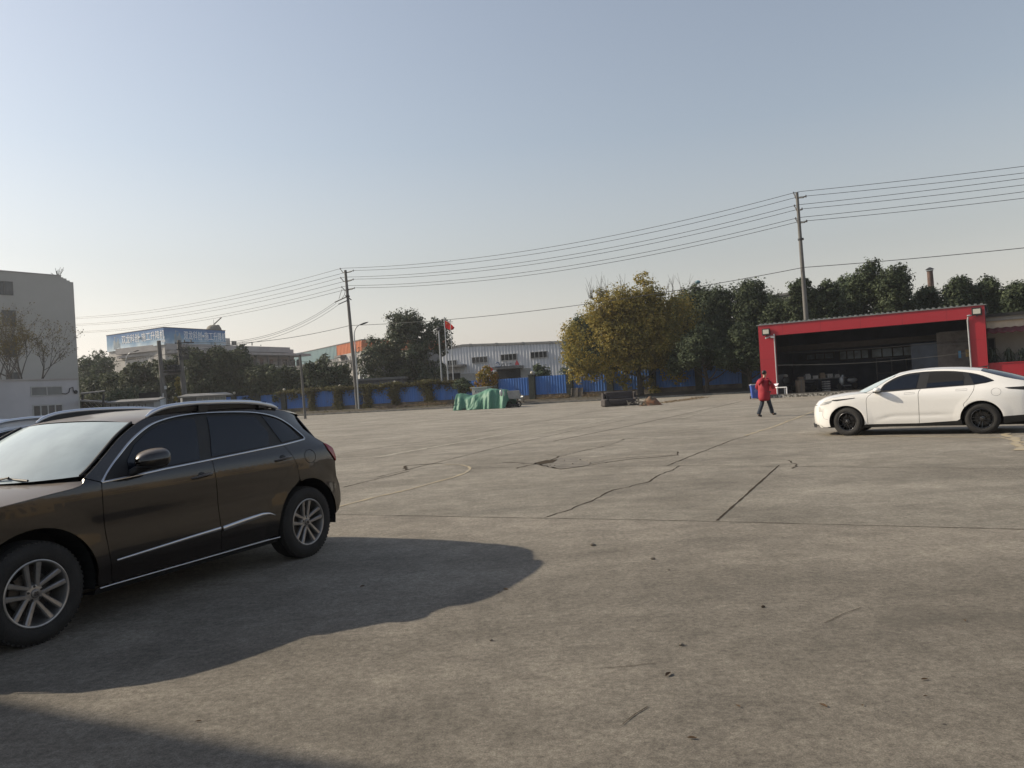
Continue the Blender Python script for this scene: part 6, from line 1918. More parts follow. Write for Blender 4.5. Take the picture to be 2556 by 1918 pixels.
leaf_mesh('crown', T, rng.normal(0, 1, T.shape), .06, M_lf_bare, bt, rng)
# vines over the fence
rng = np.random.default_rng(21); P = []
def clump(u, z, d, su, sd, sz, n): P.append(np.array([tuple(FW.p(u + a * su, max(.45, z + c * sz), d + abs(b) * sd)) for a, b, c in rng.normal(0, 1, (n, 3))]))
def upx(px): return FW.uv(px, 980)[0]
for px, w in ((780, 1.0), (849, 1.3), (921, 1.2), (987, 1.3), (1073, 1.5)):
    u = upx(px)
    for k in range(9): clump(u + rng.uniform(-.3, .3) * w, .6 + k * .28, .30, .22 * w, .12, .22, 210)
    clump(u, 3.05, .2, .7 * w, .25, .14, 500)
a, b_ = upx(700), upx(1150); u = a
while u < b_:
    clump(u, 2.90 + .10 * math.sin(u * 1.3), .12, .35, .20, .10, 150)
    if rng.uniform() < .5: clump(u, 2.55, .15, .25, .12, .3, 110)
    u += .5
u = upx(640)
while u < a: clump(u, 2.86, .05, .3, .12, .06, 40); u += .6
P = np.concatenate(P); v = leaf_mesh('climbing_vines', P, np.tile(np.array([0, -.4, .6]), (len(P), 1)), .085, M_lf_vine, None, rng); tag(v, kind='stuff')
# litter and dry weeds on the verge
P = []
u = upx(600)
while u < upx(1640):
    n = 60 if u < upx(1160) else 26
    Q = rng.uniform(0, 1, (n, 2)); P.append(np.array([tuple(FW.p(u + q[0] * .8, .17 + .28 * (1 - q[1]) + abs(rng.normal(0, .06 + (.16 if n > 30 and q[1] < .35 else 0))), .3 + 3.3 * q[1])) for q in Q])); u += .8
P = np.concatenate(P); v = leaf_mesh('leaf_litter', P, np.tile(np.array([0, 0, 1.0]), (len(P), 1)), .06, M_lf_vine, None, rng); tag(v, kind='stuff')
P = []
for px0, px1, n in ((1345, 1432, 900), (1455, 1500, 260), (1000, 1130, 900)):
    for k in range(n):
        u = upx(px0) + (upx(px1) - upx(px0)) * rng.beta(2, 1.3); P.append(tuple(FW.p(u, .42 + abs(rng.normal(0, .16)), .5 + abs(rng.normal(0, .6)))))
P = np.array(P); v = leaf_mesh('dry_weeds', P, rng.normal(0, 1, P.shape), .11, M_straw, None, rng, aspect=.16); tag(v, kind='stuff')
P = []
for k in range(700):
    f = rng.uniform(0, 1); g_ = gp(1655 + (1760 - 1655) * f, 1007 - 14 * f); P.append((g_.x + rng.normal(0, .25), g_.y + rng.normal(0, .5), .02 + abs(rng.normal(0, .04))))
P = np.array(P); v = leaf_mesh('dry_weeds', P, rng.normal(0, 1, P.shape), .07, M_straw, None, rng, aspect=.25); tag(v, kind='stuff')
# spiky pot plants right of the portal
for i, (px, lb) in enumerate(((2478, 'spiky leaved plant before the dark window beside the red portal'), (2520, 'middle spiky fountain shaped plant behind the low red wall'), (2553, 'spiky plant cut by the right edge above the low red wall'))):
    rnd = random.Random(i); c = LWq.p(LWq.uv(px, 900)[0], 0, -.75); ztop = LWq.uv(px, 868)[1]
    root = thing('yucca_plant', lb, 'plant', (c.x, c.y, .1), group='spiky plants behind the low red wall')
    mb = MB(); mb.tube([Vector((c.x, c.y, .1)), Vector((c.x, c.y, ztop - .25))], [.07, .05], 7); mb.build('stem', M_bark, root)
    mb = MB()
    for k in range(110):
        a = rnd.uniform(0, 6.28); el = rnd.uniform(.1, 1.4); L_ = rnd.uniform(.5, .85); s = Vector((c.x, c.y, ztop - .35 - .5 * (k % 5) / 4)); d = Vector((math.cos(a) * math.cos(el), math.sin(a) * math.cos(el), math.sin(el)))
        p1 = s + d * L_ * .5; p2 = s + Vector((d.x, d.y, 0)) * L_ * .85 + Vector((0, 0, d.z * L_ * .45 - .30)); n_ = Vector((-math.sin(a), math.cos(a), 0)) * .022
        mb.grid([[s - n_ * .6, s + n_ * .6], [p1 - n_, p1 + n_], [p2 - n_ * .15, p2 + n_ * .15]])
    mb.build('leaves', mat('yucca_leaf', (.045, .065, .035), .5, var=.3, scale=3), root)
# ------------------------------------------------------------------ loose objects
# tarpaulin heap with the trolley under it
M_tarp = mat('green_tarpaulin', (.085, .215, .145), .6, var=.15, scale=1.5, col2=(.058, .165, .112), spec=.4)
ta = gp(1131, 1026); tbp = gp(1262, 1018)
ta.z = tbp.z = 0
TWL = Wall((ta.x, ta.y), (tbp.x, ta.y - 2.0))
tp = thing('tarpaulin_heap', 'heap covered with a creased green tarpaulin standing at the kerb before the fence', 'tarpaulin', (ta.x, ta.y, 0))
L_ = TWL.L
def zq_(px, py): return TWL.uv(px, py)[1]
tops = pchip([(0, zq_(1133, 984)), (.10, zq_(1142, 985)), (.22, zq_(1162, 986)), (.40, zq_(1188, 981)), (.62, zq_(1213, 970)), (.70, zq_(1225, 970.5)), (.86, zq_(1248, 974)), (.92, zq_(1254, 974)), (.97, zq_(1260, 984)), (1.0, zq_(1263, 998))])
rows = []
NU, NV = 90, 44
for i in range(NU + 1):
    f = i / NU; r = []
    zt_ = tops(f)
    for j in range(NV + 1):
        g_ = j / NV                      # 0 front hem .. 1 back hem
        a = math.pi * g_
        hgt = zt_ * (1 - abs(math.cos(a)) ** 2.6) ** .8 if 0 < j < NV else 0
        dep = -1.5 + 1.5 * math.cos(a) * (1 + .10 * math.sin(f * 21))
        fold = .10 * math.sin(f * 46 + 6 * g_ + 2 * math.sin(f * 9)) * (1 - g_) ** 1.5 * (1 - .4 * (hgt / max(zt_, .1)))
        fold += .07 * noise.noise(Vector((f * 13, g_ * 5, 1))) + .05 * noise.noise(Vector((f * 30, g_ * 14, 4)))
        sag = -.16 * math.exp(-((f - .33) / .16) ** 2) * math.sin(a)
        swoop = .12 * math.sin((f * 3.4 - g_ * 2.6) * 5) * math.sin(a)
        z = max(.01, hgt + sag * .6 + (.06 * noise.noise(Vector((f * 11, g_ * 9, 7))) if 0 < j < NV else .02 * abs(math.sin(f * 60))) + swoop * .35)
        r.append(TWL.p(L_ * f + .05 * math.sin(g_ * 9), z, dep + fold + swoop * .5))
    rows.append(r)
mb = MB(); mb.grid(rows); mb.build('sheet', M_tarp, tp, smooth=True, ang=180, subsurf=1)
mb = MB(); TWL.box(mb, -.06, .0, 0, zq_(1131, 990), -.15, -.09); TWL.box(mb, -.06, 1.2, .08, .14, -.2, -.1); TWL.box(mb, L_ * .9, L_ + .6, .10, .30, -1.6, -.5); mb.build('frame', M_black, tp)
# electric box with writing, behind
BXW = Wall(TWL.p(TWL.uv(1139, 975)[0], 0, -3.2), TWL.p(TWL.uv(1178, 975)[0], 0, -3.2))
r = thing('control_box', 'white box with a slanted lid and faint dark writing behind the tarpaulin heap', 'box', (BXW.A.x, BXW.A.y, 0))
z1 = BXW.uv(1155, 971)[1]
mb = MB(); BXW.box(mb, 0, BXW.L, .3, z1, -1.0, 0); mb.build('cabinet', mat('box_white', (.44, .43, .42), .7, var=.15, scale=3), r)
mb = MB(); BXW.box(mb, -.1, BXW.L + .1, z1, z1 + .08, -1.1, .12); mb.build('lid', M_light, r)
mb = MB()
for k, (a, w, z) in enumerate(((.20, .12, .62), (.22, .10, .38), (.42, .11, .62), (.56, .11, .62), (.70, .11, .62), (.84, .11, .62), (.44, .09, .38), (.56, .09, .38), (.68, .09, .38))):
    u = BXW.L * a; zz = z1 - 1.15 + z * 1.2; s = w * .9
    if k < 2: BXW.box(mb, u, u + s, zz, zz + s, 0, .01)
    else:
        for dz in (0, .4, .8): BXW.box(mb, u, u + s, zz + dz * s, zz + dz * s + .018, 0, .01)
        BXW.box(mb, u + s * .4, u + s * .6, zz, zz + s, 0, .008)
mb.build('marks', M_dl, r)
# grey tricycle screen/cab at the right end
q = TWL.p(L_ * 1.01, 0, -1.4)
r = thing('tricycle', 'grey panelled cargo tricycle end sticking out right of the green tarpaulin', 'tricycle', (q.x, q.y, 0))
mb = MB(); z0, z1 = zq_(1265, 998), zq_(1265, 976.5)
mb.box(q.x - .35, q.y - .3, z0, q.x + .75, q.y + .5, z1); mb.build('cargo_box', mat('trike_grey', (.34, .34, .33), .5, var=.2, scale=2), r, bevel=.04)
mb = MB()
for x in (-.2, .6): mb.lathe([(.16, -.05), (.25, -.05), (.27, 0), (.25, .05), (.16, .05)], 18, 'Y', c=(q.x + x, q.y + .05, .27))
mb.build('wheel', M_tyre, r, smooth=True, ang=40)
mb = MB(); mb.tube([Vector((q.x + .5, q.y, .3)), Vector((q.x + .52, q.y, z0 + .1))], .04, 6); mb.box(q.x - .4, q.y - .3, .22, q.x + .7, q.y + .4, .32); mb.build('chassis', M_black, r)
q2 = TWL.p(TWL.uv(1248, 978)[0], 0, -.25); zt_ = zq_(1248, 972.5)
mb = MB(); mb.ball((q2.x, q2.y, zt_ - .32), (.15, .10, .30), 10, 8); mb.tube([(q2.x + .22, q2.y, zt_ - .05), (q2.x + .30, q2.y, zt_ - .4), (q2.x + .26, q2.y, zt_ - .6)], .03, 6)
mb.tube([(q2.x - .12, q2.y, zt_), (q2.x + .02, q2.y, zt_ + .06), (q2.x + .1, q2.y, zt_ - .05)], .03, 6); mb.build('handlebar_cover', M_light, r, smooth=True)
# scooter
def scooter(px, py, Y, s, label, rot=0, col=None, name='scooter', zb=.0):
    b = at(px, py, Y); b.z = zb
    r = thing(name, label, 'scooter', b, rot)
    body = col or M_light
    m = MB(); m.tube([(.62 * s, 0, .34 * s), (.50 * s, 0, .62 * s), (.42 * s, 0, .98 * s)], [.05 * s, .13 * s, .07 * s], 10); m.ball((.56 * s, 0, .60 * s), (.12 * s, .18 * s, .30 * s), 12, 8)
    m.ball((-.32 * s, 0, .62 * s), (.42 * s, .16 * s, .17 * s), 14, 8); m.box(-.1 * s, -.14 * s, .26 * s, .48 * s, .14 * s, .33 * s); m.build('body', body, r, local=True, smooth=True, ang=60)
    m = MB(); m.ball((-.25 * s, 0, .80 * s), (.34 * s, .14 * s, .06 * s), 12, 6); m.build('seat', M_black, r, local=True, smooth=True)
    for x in (-.55, .72):
        m = MB(); m.lathe([(.12 * s, -.04 * s), (.21 * s, -.045 * s), (.235 * s, 0), (.21 * s, .045 * s), (.12 * s, .04 * s)], 20, 'Y', c=(x * s, 0, .235 * s)); m.lathe([(0, -.03 * s), (.13 * s, -.03 * s), (.13 * s, .03 * s), (0, .03 * s)], 14, 'Y', c=(x * s, 0, .235 * s)); m.build('wheel', M_tyre, r, local=True, smooth=True, ang=40)
    m = MB(); m.tube([(.40 * s, -.32 * s, 1.02 * s), (.42 * s, -.15 * s, 1.04 * s), (.44 * s, 0, .98 * s), (.42 * s, .15 * s, 1.04 * s), (.40 * s, .32 * s, 1.02 * s)], .02 * s, 6)
    for y in (-.2, .2): m.tube([(.42 * s, y * s, 1.04 * s), (.42 * s, y * 1.3 * s, 1.22 * s)], .01 * s, 5); m.ball((.42 * s, y * 1.3 * s, 1.25 * s), (.01 * s, .06 * s, .04 * s), 8, 6)
    m.build('handlebar', M_black, r, local=True, smooth=True)
    return r
q = KW.p(KW.uv(1302, 1003)[0], 0, -1.2)
scooter(1302, 1003, q.y, .95, 'white scooter seen end on at the foot of the fence right of the tarpaulin', 1.9, zb=.2)
# pallet leaning on the pillar
u0, u1 = FW.uv(1431, 985)[0], FW.uv(1459, 985)[0]
zp = FW.uv(1445, 968)[1]
r = thing('pallet', 'weathered wooden pallet leaning upright against the blue fence', 'pallet', FW.p(u0, .4, .8))
M_wood = mat('weathered_wood', (.13, .115, .10), .9, var=.3, scale=4, streak=.2)
m = MB()
def pp(u, z, o=0.0): f = (z - .42) / (zp - .42); return FW.p(u, z, .75 - .38 * f + o)
for k in range(7):
    z = .50 + (zp - .60) * k / 6; m.obox(pp((u0 + u1) / 2, z), FW.e * ((u1 - u0) / 2), FW.n * .015, Vector((0, 0, .055)))
m.build('deck_boards', M_wood, r)
m = MB()
for f in (0.02, .45, .55, .98):
    u = u0 + (u1 - u0) * f; m.bar(pp(u, .42, .05), pp(u, zp, .05), .09, .08, up=tuple(FW.n))
m.build('bearers', M_wood, r)
# sofa
sa = gp(1510, 1017); sb = gp(1587, 1012)
SWl = Wall((sa.x, sa.y), (sb.x + (sb.x - sa.x) * .0, sb.y - 0.0))
dS = (sb - sa).normalized(); SL = 2.15; 
k_ = 1.0
so = thing('sofa', 'old dark brown three seat sofa dumped on the concrete in front of the kerb', 'sofa', (sa.x, sa.y, 0), math.atan2(dS.y, dS.x))
SL = (at(1592, 1000, (sa.y + sb.y) / 2) - at(1503, 1000, (sa.y + sb.y) / 2)).length * 1.03; SH = SL / 2.45
M_sofa = mat('worn_brown_fabric', (.055, .046, .044), .85, var=.2, scale=5, bump=.3, bscale=30)
def sbox(x0, y0, z0, x1, y1, z1, n, bev=.06, tilt=None):
    m = MB(); m.box(x0, y0, z0, x1, y1, z1)
    if tilt: m.v = [(v[0], v[1] + tilt * (v[2] - z0), v[2]) for v in m.v]
    return m.build(n, M_sofa, so, local=True, smooth=True, bevel=bev, ang=60)
sbox(.04, .02, .03, SL - .04, .95, SH * .36, 'base', .04)
sbox(0, 0, .02, SL * .145, 1.0, SH * .52, 'armrest', .09); sbox(SL * .855, 0, .02, SL, 1.0, SH * .52, 'armrest', .09)
sbox(SL * .15, -.03, SH * .10, SL * .85, .16, SH * .43, 'seat_front', .08)
sbox(SL * .15, .02, SH * .34, SL * .85, .75, SH * .48, 'seat_cushion', .07)
sbox(SL * .11, .66, SH * .45, SL * .92, .92, SH * 1.0, 'backrest', .10, .16)
sbox(SL * .20, .58, SH * .47, SL * .84, .78, SH * .62, 'lumbar_cushion', .07, .1)
for x in (.04, .955): sbox(SL * x, .62, SH * .45, SL * (x + .05), 1.0, SH * .92, 'wing', .04, .16)
# rubbish heap beside the sofa
hp = gp(1612, 1013)
rr = random.Random(8)
r = thing('rubbish_heap', 'small heap of orange sacking and scraps right of the sofa', 'rubbish', (hp.x, hp.y, 0))
m = MB(); rows = []
for i in range(13):
    row = []
    for j in range(13):
        x, y = (i / 6 - 1), (j / 6 - 1); d = min(1, math.hypot(x, y)); z = .55 * (1 - d ** 1.6) * (1 + .5 * noise.noise(Vector((x * 3, y * 3, 2))))
        row.append((hp.x + .35 + x * .75, hp.y + y * .6, max(0, z)))
    rows.append(row)
m.grid(rows); m.build('sack', mat('orange_sack', (.22, .085, .035), .85, var=.4, scale=3, col2=(.075, .085, .06)), r, smooth=True, ang=180)
m = MB()
for k in range(46):
    c = Vector((hp.x - .7 + rr.uniform(-.5, .75), hp.y + rr.uniform(-.5, .4), rr.uniform(.02, .45) * .8)); d = Vector((rr.uniform(-1, 1), rr.uniform(-1, 1), rr.uniform(-.5, .7))).normalized()
    m.bar(c, c + d * rr.uniform(.15, .42), rr.uniform(.03, .12), .015)
m.build('scraps', mat('scrap_mix', (.32, .30, .26), .8, var=.5, scale=7, col2=(.07, .07, .06)), r)
# branch pile by the vines
bp = FW.p(upx(1000), .35, 2.4)
m = MB(); rr = random.Random(4)
for k in range(34):
    c = bp + Vector((rr.uniform(-1.8, 1.5), rr.uniform(-.5, .5), rr.uniform(0, .28))); a = rr.uniform(-.5, .5); l = rr.uniform(.6, 2.0)
    m.tube([c, c + Vector((math.cos(a) * l * .5, math.sin(a) * l * .5, .05)), c + Vector((math.cos(a) * l, math.sin(a) * l, rr.uniform(-.05, .12)))], [.035, .03, .018], 5)
tag(m.build('branch_pile', mat('cut_branch', (.22, .165, .115), .9, var=.3, scale=3)), 'pile of cut branches lying on the verge below the vines', 'branches')
# ---- wheelie bin
bb = gp(1885, 996); bb.z = 0; BY = bb.y
M_bin = mat('bin_blue', (.040, .085, .36), .5, var=.1, scale=3, spec=.5)
bn = thing('wheelie_bin', 'blue wheeled rubbish bin with a pale lid standing left of the red portal', 'bin', bb, R(-8))
m = MB(); hgt = 1.0 * (BY / 53.0)
sec = [(0, .20, .24), (.05, .21, .25), (hgt * .9, .27, .33)]
vs = []
for z, hx, hy in sec: vs += [(-hx, -hy, z + .04), (hx, -hy, z + .04), (hx, hy, z + .04), (-hx, hy, z + .04)]
m.add(vs, [(3, 2, 1, 0)] + [(4 * i + a, 4 * i + (a + 1) % 4, 4 * i + 4 + (a + 1) % 4, 4 * i + 4 + a) for i in range(2) for a in range(4)] + [(8, 9, 10, 11)])
m.box(-.29, -.35, hgt * .88, .29, .35, hgt * .93)
m.build('body', M_bin, bn, local=True, bevel=.02)
m = MB(); m.box(-.31, -.37, hgt * .935, .31, .37, hgt * .97); m.box(-.25, -.30, hgt * .97, .25, .30, hgt * 1.0); m.tube([(-.25, .42, hgt * .92), (.25, .42, hgt * .92)], .025, 8)
m.build('lid', mat('bin_lid', (.42, .45, .50), .4, var=.1), bn, local=True, bevel=.02)
for x in (-.22, .22):
    m = MB(); m.lathe([(.0, -.025), (.10, -.025), (.10, .025), (0, .025)], 16, 'X', c=(x * 1.2, .26, .10)); m.build('wheel', M_black, bn, local=True)
m = MB(); P = [(math.cos(R(a)) * .075, math.sin(R(a)) * .075) for a in (90, 210, 330)]
for i in range(3):
    a, b = P[i], P[(i + 1) % 3]; m.bar((a[0], -.325, hgt * .55 + a[1]), (a[0] * .3 + b[0] * .7, -.325, hgt * .55 + a[1] * .3 + b[1] * .7), .02, .01)
    e = (a[0] * .3 + b[0] * .7, a[1] * .3 + b[1] * .7); m.ball((e[0], -.325, hgt * .55 + e[1]), (.022, .006, .022), 6, 4)
m.bar((-.06, -.318, hgt * .42), (.06, -.318, hgt * .42), .02, .01)
m.build('recycling_mark', mat('bin_mark', (.40, .46, .62), .6, var=.05), bn, local=True)
# ---- things in the workshop
def XP(px, py, d):
    w = Wall(XW.p(0, 0, d), XW.p(XW.L, 0, d)); u, z = w.uv(px, py); return XW.p(u, z, d)
q = XP(1952, 978, .25); r = thing('low_bench', 'white metal frame bench standing at the foot of the red column', 'bench', (q.x, q.y, zk))
q2 = XP(1964, 978, .25); dq = q2 - q; dq.z = 0; q1 = q - dq * 1.0
for n_, (a, b) in (('leg', (q2, q2)), ('leg', (q1, q1))):
    m = MB(); m.bar((a.x, a.y, zk), (a.x, a.y, zk + .42), .06); m.bar((a.x, a.y + .4, zk), (a.x, a.y + .4, zk + .42), .06); m.build(n_, M_letter, r)
m = MB(); m.obox(((q1.x + q2.x) / 2, (q1.y + q2.y) / 2 + .2, zk + .45), dq * 1.02, Vector((0, .24, 0)), Vector((0, 0, .03))); m.build('top', M_letter, r)
q = XP(1966, 950, -.9); r = thing('swivel_chair', 'black padded chair with a pale cap on its back just inside the workshop', 'chair', (q.x, q.y, zk))
m = MB(); m.ball((q.x, q.y, zk + .50), (.30, .28, .09), 14, 8); m.build('seat', M_black, r, smooth=True)
m = MB(); m.ball((q.x, q.y + .28, zk + .85), (.29, .09, .32), 14, 8); m.build('backrest', M_black, r, smooth=True)
m = MB(); m.tube([(q.x, q.y, zk + .05), (q.x, q.y, zk + .45)], .03, 8)
for k in range(5): m.bar((q.x, q.y, zk + .10), (q.x + .3 * math.cos(k * 1.257), q.y + .3 * math.sin(k * 1.257), zk + .05), .04)
m.build('base', M_steel, r)
m = MB(); m.ball((q.x - .02, q.y + .26, zk + 1.20), (.17, .15, .11), 12, 8); m.ball((q.x - .04, q.y + .10, zk + 1.15), (.13, .12, .02), 10, 6)
tag(m.build('cap', mat('cap_cloth', (.28, .27, .24), .9, var=.2), smooth=True), 'pale cloth cap hanging on the black chair in the workshop', 'cap')
M_card = mat('cardboard', (.17, .135, .10), .85, var=.2, scale=3)
for i, (px, d, w, h, mm, lb) in enumerate(((1997, -.8, .46, .85, M_card, 'tall brown cardboard box right of the black chair'), (1947, -1.6, .55, 1.3, mat('dull_grey_steel', (.15, .155, .16), .6, var=.2), 'grey metal locker behind the black chair'))):
    q = XP(px, 960, d); r = thing('carton' if i == 0 else 'locker', lb, 'box' if i == 0 else 'locker', (q.x, q.y, zk))
    m = MB(); m.box(q.x - w / 2, q.y - .25, zk, q.x + w / 2, q.y + .25, zk + h); m.build('body', mm, r, bevel=.01)
    m = MB()
    if i == 0: m.box(q.x - w / 2 - .003, q.y - .04, zk + h, q.x + w / 2 + .003, q.y + .04, zk + h + .004); m.box(q.x - .03, q.y - .254, zk + .1, q.x + .03, q.y - .25, zk + h)
    else: m.box(q.x - .005, q.y - .256, zk + .05, q.x + .005, q.y - .25, zk + h - .05); m.box(q.x + .03, q.y - .27, zk + .6, q.x + .05, q.y - .25, zk + .75)
    m.build('tape' if i == 0 else 'door', M_frame2, r)
# workbench with stacked stuff
q = XP(2045, 955, -2.6); r = thing('workbench', 'long dark workbench loaded with pale parts in the middle of the workshop', 'table', (q.x, q.y, zk))
m = MB(); m.box(q.x - 1.5, q.y - .4, zk + .82, q.x + 1.7, q.y + .4, zk + .88); m.build('top', M_frame2, r)
for x in (-1.4, 0, 1.6):
    m = MB(); m.box(q.x + x - .03, q.y - .35, zk, q.x + x + .03, q.y - .29, zk + .82); m.box(q.x + x - .03, q.y + .29, zk, q.x + x + .03, q.y + .35, zk + .82); m.build('leg', M_steel, r)
M_pale = mat('pale_plastic', (.26, .26, .25), .6, var=.25, scale=5)
rr = random.Random(3)
PARTS = ['leftmost on the bench', 'second along the bench', 'third along the bench', 'fourth along the bench', 'fifth along the bench', 'rightmost on the bench']
for k in range(6):
    x = q.x - 1.3 + k * .5; h = rr.uniform(.12, .38)
    m = MB(); m.box(x - .18, q.y - .2, zk + .88, x + .18, q.y + .15, zk + .88 + h)
    if k % 2: m.box(x - .12, q.y - .15, zk + .88 + h, x + .15, q.y + .1, zk + .98 + h)
    tag(m.build('plastic_crate', M_pale if k % 3 else M_card, bevel=.015), 'small pale crate, ' + PARTS[k], 'crate', 'crates on the workbench')
q = XP(2062, 960, -1.9)
for k in range(5):
    m = MB(); m.box(q.x - .22, q.y - .2, zk + k * .15, q.x + .22, q.y + .2, zk + .09 + k * .15)
    tag(m.build('tray', M_pale, bevel=.02), ('bottom', 'second lowest', 'middle', 'second highest', 'top')[k] + ' tray of the pale stack under the workbench', 'tray', 'stacked pale trays')
scooter(2118, 960, XP(2118, 960, -2.8).y, 1.05, 'silver grey motor scooter parked inside the workshop', 3.5, mat('scooter_silver', (.24, .26, .27), .4, .4, var=.1), zb=zk)
scooter(2010, 960, XP(2010, 960, -4.6).y, 1.0, 'dark scooter standing deep inside the workshop on the left', 2.9, mat('scooter_dark', (.08, .085, .10), .4, .3, var=.1), zb=zk)
q = XP(2190, 940, -3.2); m = MB()
for k in range(4): m.bar((q.x + k * 1.0, q.y, zk), (q.x + k * 1.0, q.y, 2.2), .06)
m.bar((q.x, q.y, 2.2), (q.x + 3, q.y, 2.2), .06); m.bar((q.x, q.y, 1.2), (q.x + 3, q.y, 1.2), .06); m.box(q.x + .1, q.y - .1, 1.23, q.x + 2.9, q.y + .4, 1.26)
tag(m.build('shelf_rack', M_steel), 'open steel rack at the back right of the workshop', 'rack')
q = XP(2320, 905, -3.0)
for k, (dx, w, lb) in enumerate(((0, .9, 'white boxed appliance on the rack above the car roof'), (1.2, .7, 'second white carton on the rack nearer the grey wall'))):
    m = MB(); m.box(q.x + dx, q.y - .2, 1.8, q.x + dx + w, q.y + .2, 2.0); m.box(q.x + dx + .05, q.y - .21, 1.86, q.x + dx + w - .05, q.y - .2, 1.94)
    tag(m.build('appliance', M_pale), lb, 'appliance', 'appliances inside the workshop')
# ------------------------------------------------------------------ the walker
def skin(name, m, parent, verts, edges, radii, sub=2, rootv=0):
    me = bpy.data.meshes.new(name); me.from_pydata([tuple(v) for v in verts], edges, []); me.update()
    o = bpy.data.objects.new(name, me); C.objects.link(o); o.parent = parent; PM[o.name] = PM[parent.name] if parent else Matrix.Identity(4)
    md = o.modifiers.new('skin', 'SKIN'); md.use_smooth_shade = True; md.branch_smoothing = .35
    ls = me.skin_vertices[0].data
    for i, r in enumerate(radii):
        ls[i].radius = r if isinstance(r, tuple) else (r, r)
        ls[i].use_root = (i == rootv)
    s = o.modifiers.new('sub', 'SUBSURF'); s.levels = sub; s.render_levels = sub
    bpy.context.view_layer.update()
    dg = bpy.context.evaluated_depsgraph_get()
    nm = bpy.data.meshes.new_from_object(o.evaluated_get(dg))
    o.modifiers.clear(); o.data = nm; nm.name = name
    nm.materials.clear(); nm.materials.append(m)
    for p in nm.polygons: p.use_smooth = True
    return o
pf = gp(1912, 1040.5); pf.z = 0
M_skin = mat('skin', (.40, .24, .17), .55, var=.08)
M_jack = mat('red_jacket_cloth', (.31, .010, .022), .75, var=.15, scale=7, bump=.35, bscale=14, col2=(.24, .008, .018))
M_jean = mat('dark_jeans', (.035, .045, .062), .9, var=.25, scale=8, bump=.2, bscale=20)
M_shoe = mat('black_shoe', (.012, .012, .013), .4, var=.1)
M_hair = mat('black_hair', (.010, .009, .009), .6, var=.2)
pe = thing('person', 'person in a loose red hooded jacket and dark jeans walking away to the right', 'person', pf, R(38))
# local frame: x forward, y left, z up; pelvis over the midpoint of the stride
V = []; E_ = []; RR = []
def add(p, r, par=None):
    V.append(p); RR.append(r)
    if par is not None: E_.append((par, len(V) - 1))
    return len(V) - 1
pv = add((0, 0, .93), .12)
ab_ = add((0, 0, 1.10), .115, pv); chs = add((.01, 0, 1.28), .105, ab_); ns = add((.03, 0, 1.44), .06, chs); nk = add((.055, 0, 1.50), .050, ns)
jw = add((.075, 0, 1.555), (.060, .066), nk); fc = add((.085, 0, 1.625), (.074, .090), jw); cr_ = add((.070, 0, 1.69), (.062, .070), fc)
add((.168, 0, 1.592), .012, fc)
for sy in (1, -1): add((.075, sy * .085, 1.615), .014, fc)
for sy, k, a, tt in ((1, (-.07, .085, .50), (-.34, .09, .11), (-.20, .09, .035)), (-1, (.14, -.085, .50), (.31, -.09, .10), (.47, -.095, .055))):
    h = add((0, sy * .09, .90), .088, pv); kn = add(k, .058, h); an_ = add(a, .040, kn); add(tt, .035, an_)
hand = []
for sy, el, wr in ((1, (.02, .31, 1.11), (.22, .24, 1.00)), (-1, (.08, -.31, 1.11), (.32, -.18, 1.10))):
    sh = add((-.01, sy * .18, 1.33), .034, chs); e = add(el, .036, sh); w = add(wr, .026, e)
    d = (Vector(wr) - Vector(el)).normalized(); palm = add(tuple(Vector(wr) + d * .06), (.034, .018), w); hand.append((palm, wr, d, sy))
    base = Vector(wr) + d * .09; side = d.cross(Vector((0, 0, 1))).normalized()
    for fi, (o, l) in enumerate(((-.027, .062), (-.009, .072), (.009, .068), (.027, .052))):
        b0_ = add(tuple(base + side * o), .0085, palm); m0 = add(tuple(base + side * o + d * l * .5 - Vector((0, 0, .008))), .0080, b0_); add(tuple(base + side * o * 1.05 + d * l * .85 - Vector((0, 0, .030))), .0068, m0)
    t0 = add(tuple(Vector(wr) + d * .045 - side * sy * .035), .010, palm); add(tuple(Vector(wr) + d * .085 - side * sy * .050 + Vector((0, 0, .01))), .008, t0)
skin('body', M_skin, pe, V, E_, RR)
# jacket
V = []; E_ = []; RR = []
pv = add((-.03, 0, .58), (.235, .225)); pv2 = add((-.03, 0, .70), (.225, .225), pv); b1 = add((-.04, 0, .90), (.215, .235), pv2); b2 = add((-.05, 0, 1.10), (.21, .235), b1); b3 = add((-.04, 0, 1.27), (.185, .225), b2); b4 = add((0, 0, 1.41), (.10, .15), b3); add((.03, 0, 1.475), (.075, .085), b4)
for sy, el, wr in ((1, (.02, .34, 1.10), (.19, .25, 1.00)), (-1, (.08, -.34, 1.10), (.28, -.19, 1.09))):
    sh = add((-.01, sy * .20, 1.345), .085, b3); e = add(el, .082, sh); add(wr, .062, e)
jk = skin('jacket', M_jack, pe, V, E_, RR)
for v in jk.data.vertices:
    n_ = noise.noise(v.co * 9) * .018 + noise.noise(v.co * 22) * .007
    v.co += v.normal * n_
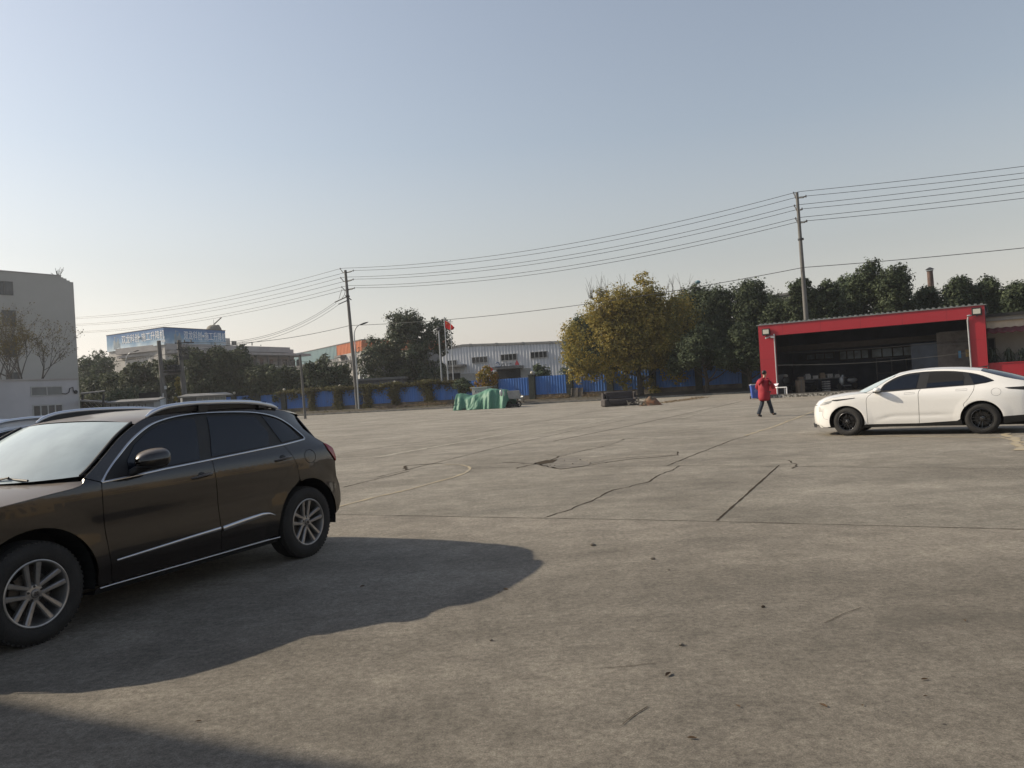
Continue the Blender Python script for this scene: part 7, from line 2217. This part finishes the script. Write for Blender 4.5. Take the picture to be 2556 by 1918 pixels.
# hood folded on the back
m = MB(); rows = []
for i in range(15):
    a = R(60 + 240 * i / 14); row = []
    for k in range(9):
        b = 2 * math.pi * k / 8; rr_ = .045 + .02 * (1 - math.cos(a - math.pi)) * 0
        cx_, cy_ = .025 + math.cos(a) * .125, math.sin(a) * .125
        row.append((cx_ + math.cos(a) * rr_ * math.cos(b), cy_ + math.sin(a) * rr_ * math.cos(b), 1.43 + rr_ * math.sin(b) - .07 * max(0, -math.cos(a))))
    rows.append(row)
m.grid(rows)
m.grid([[(-.14, -.12, 1.43), (-.18, 0, 1.44), (-.14, .12, 1.43)], [(-.285, -.12, 1.34), (-.32, 0, 1.33), (-.285, .12, 1.34)], [(-.295, -.05, 1.22), (-.31, 0, 1.18), (-.295, .05, 1.22)]])
m.build('hood', M_jack, jk, local=True, smooth=True, ang=180, solid=.012)
V = []; E_ = []; RR = []
pv = add((0, 0, .93), (.13, .16))
for sy, k, a in ((1, (-.06, .09, .50), (-.35, .09, .09)), (-1, (.14, -.09, .50), (.30, -.09, .10))):
    h = add((0, sy * .095, .84), .105, pv); kn = add(k, .080, h); c_ = add(tuple((Vector(k) + Vector(a)) / 2), .080, kn); add(a, .078, c_)
tr = skin('trousers', M_jean, pe, V, E_, RR)
for v in tr.data.vertices: v.co += v.normal * noise.noise(v.co * 14) * .010
for (a, t_) in (((-.35, .09, .080), (-.14, .09, .04)), ((.31, -.09, .085), (.51, -.10, .075))):
    V = []; E_ = []; RR = []
    h = add(a, (.045, .05)); h2 = add(tuple((Vector(a) * .5 + Vector(t_) * .5)), (.042, .05), h); add(t_, (.032, .045), h2)
    skin('shoe', M_shoe, pe, V, E_, RR, 2)
m = MB(); m.ball((.052, 0, 1.665), (.100, .086, .082), 16, 10); m.v = [(v[0] - .02 * max(0, 1.66 - v[2]) * 8, v[1], v[2] + .006 * math.sin(v[0] * 200)) for v in m.v]
m.build('hair', M_hair, pe, local=True, smooth=True)
m = MB()
for sy in (1, -1): m.ball((.158, sy * .032, 1.632), (.006, .012, .007), 8, 5)
m.ball((.163, 0, 1.562), (.006, .022, .005), 8, 5)
m.build('eyes_and_mouth', M_hair, pe, local=True)
m = MB(); m.grid([[(.38, -.26, 1.12), (.37, -.05, 1.115)], [(.46, -.27, 1.16), (.46, -.06, 1.155)], [(.54, -.28, 1.22), (.55, -.07, 1.21)]])
pc = m.build('paper', mat('pink_white_paper', (.78, .70, .76), .7, var=.04), None, local=True, solid=.003)
pc.data.transform(PM[pe.name]); tag(pc, 'white sheet of paper held up by the walker in the red jacket', 'paper')
# ------------------------------------------------------------------ haze
hz = MB(); hz.box(-330, -60, -1.05, 330, 330, 27)
ho = hz.build('haze', None, local=True)
hm = bpy.data.materials.new('haze_air'); hm.use_nodes = True
t = hm.node_tree; t.nodes.remove(t.nodes['Principled BSDF'])
pv_ = t.nodes.new('ShaderNodeVolumePrincipled'); pv_.inputs['Color'].default_value = (.95, .96, 1.0, 1)
pv_.inputs['Density'].default_value = .00035; pv_.inputs['Anisotropy'].default_value = .35
t.links.new(pv_.outputs[0], t.nodes['Material Output'].inputs['Volume'])
ho.data.materials.append(hm); tag(ho, kind='stuff')
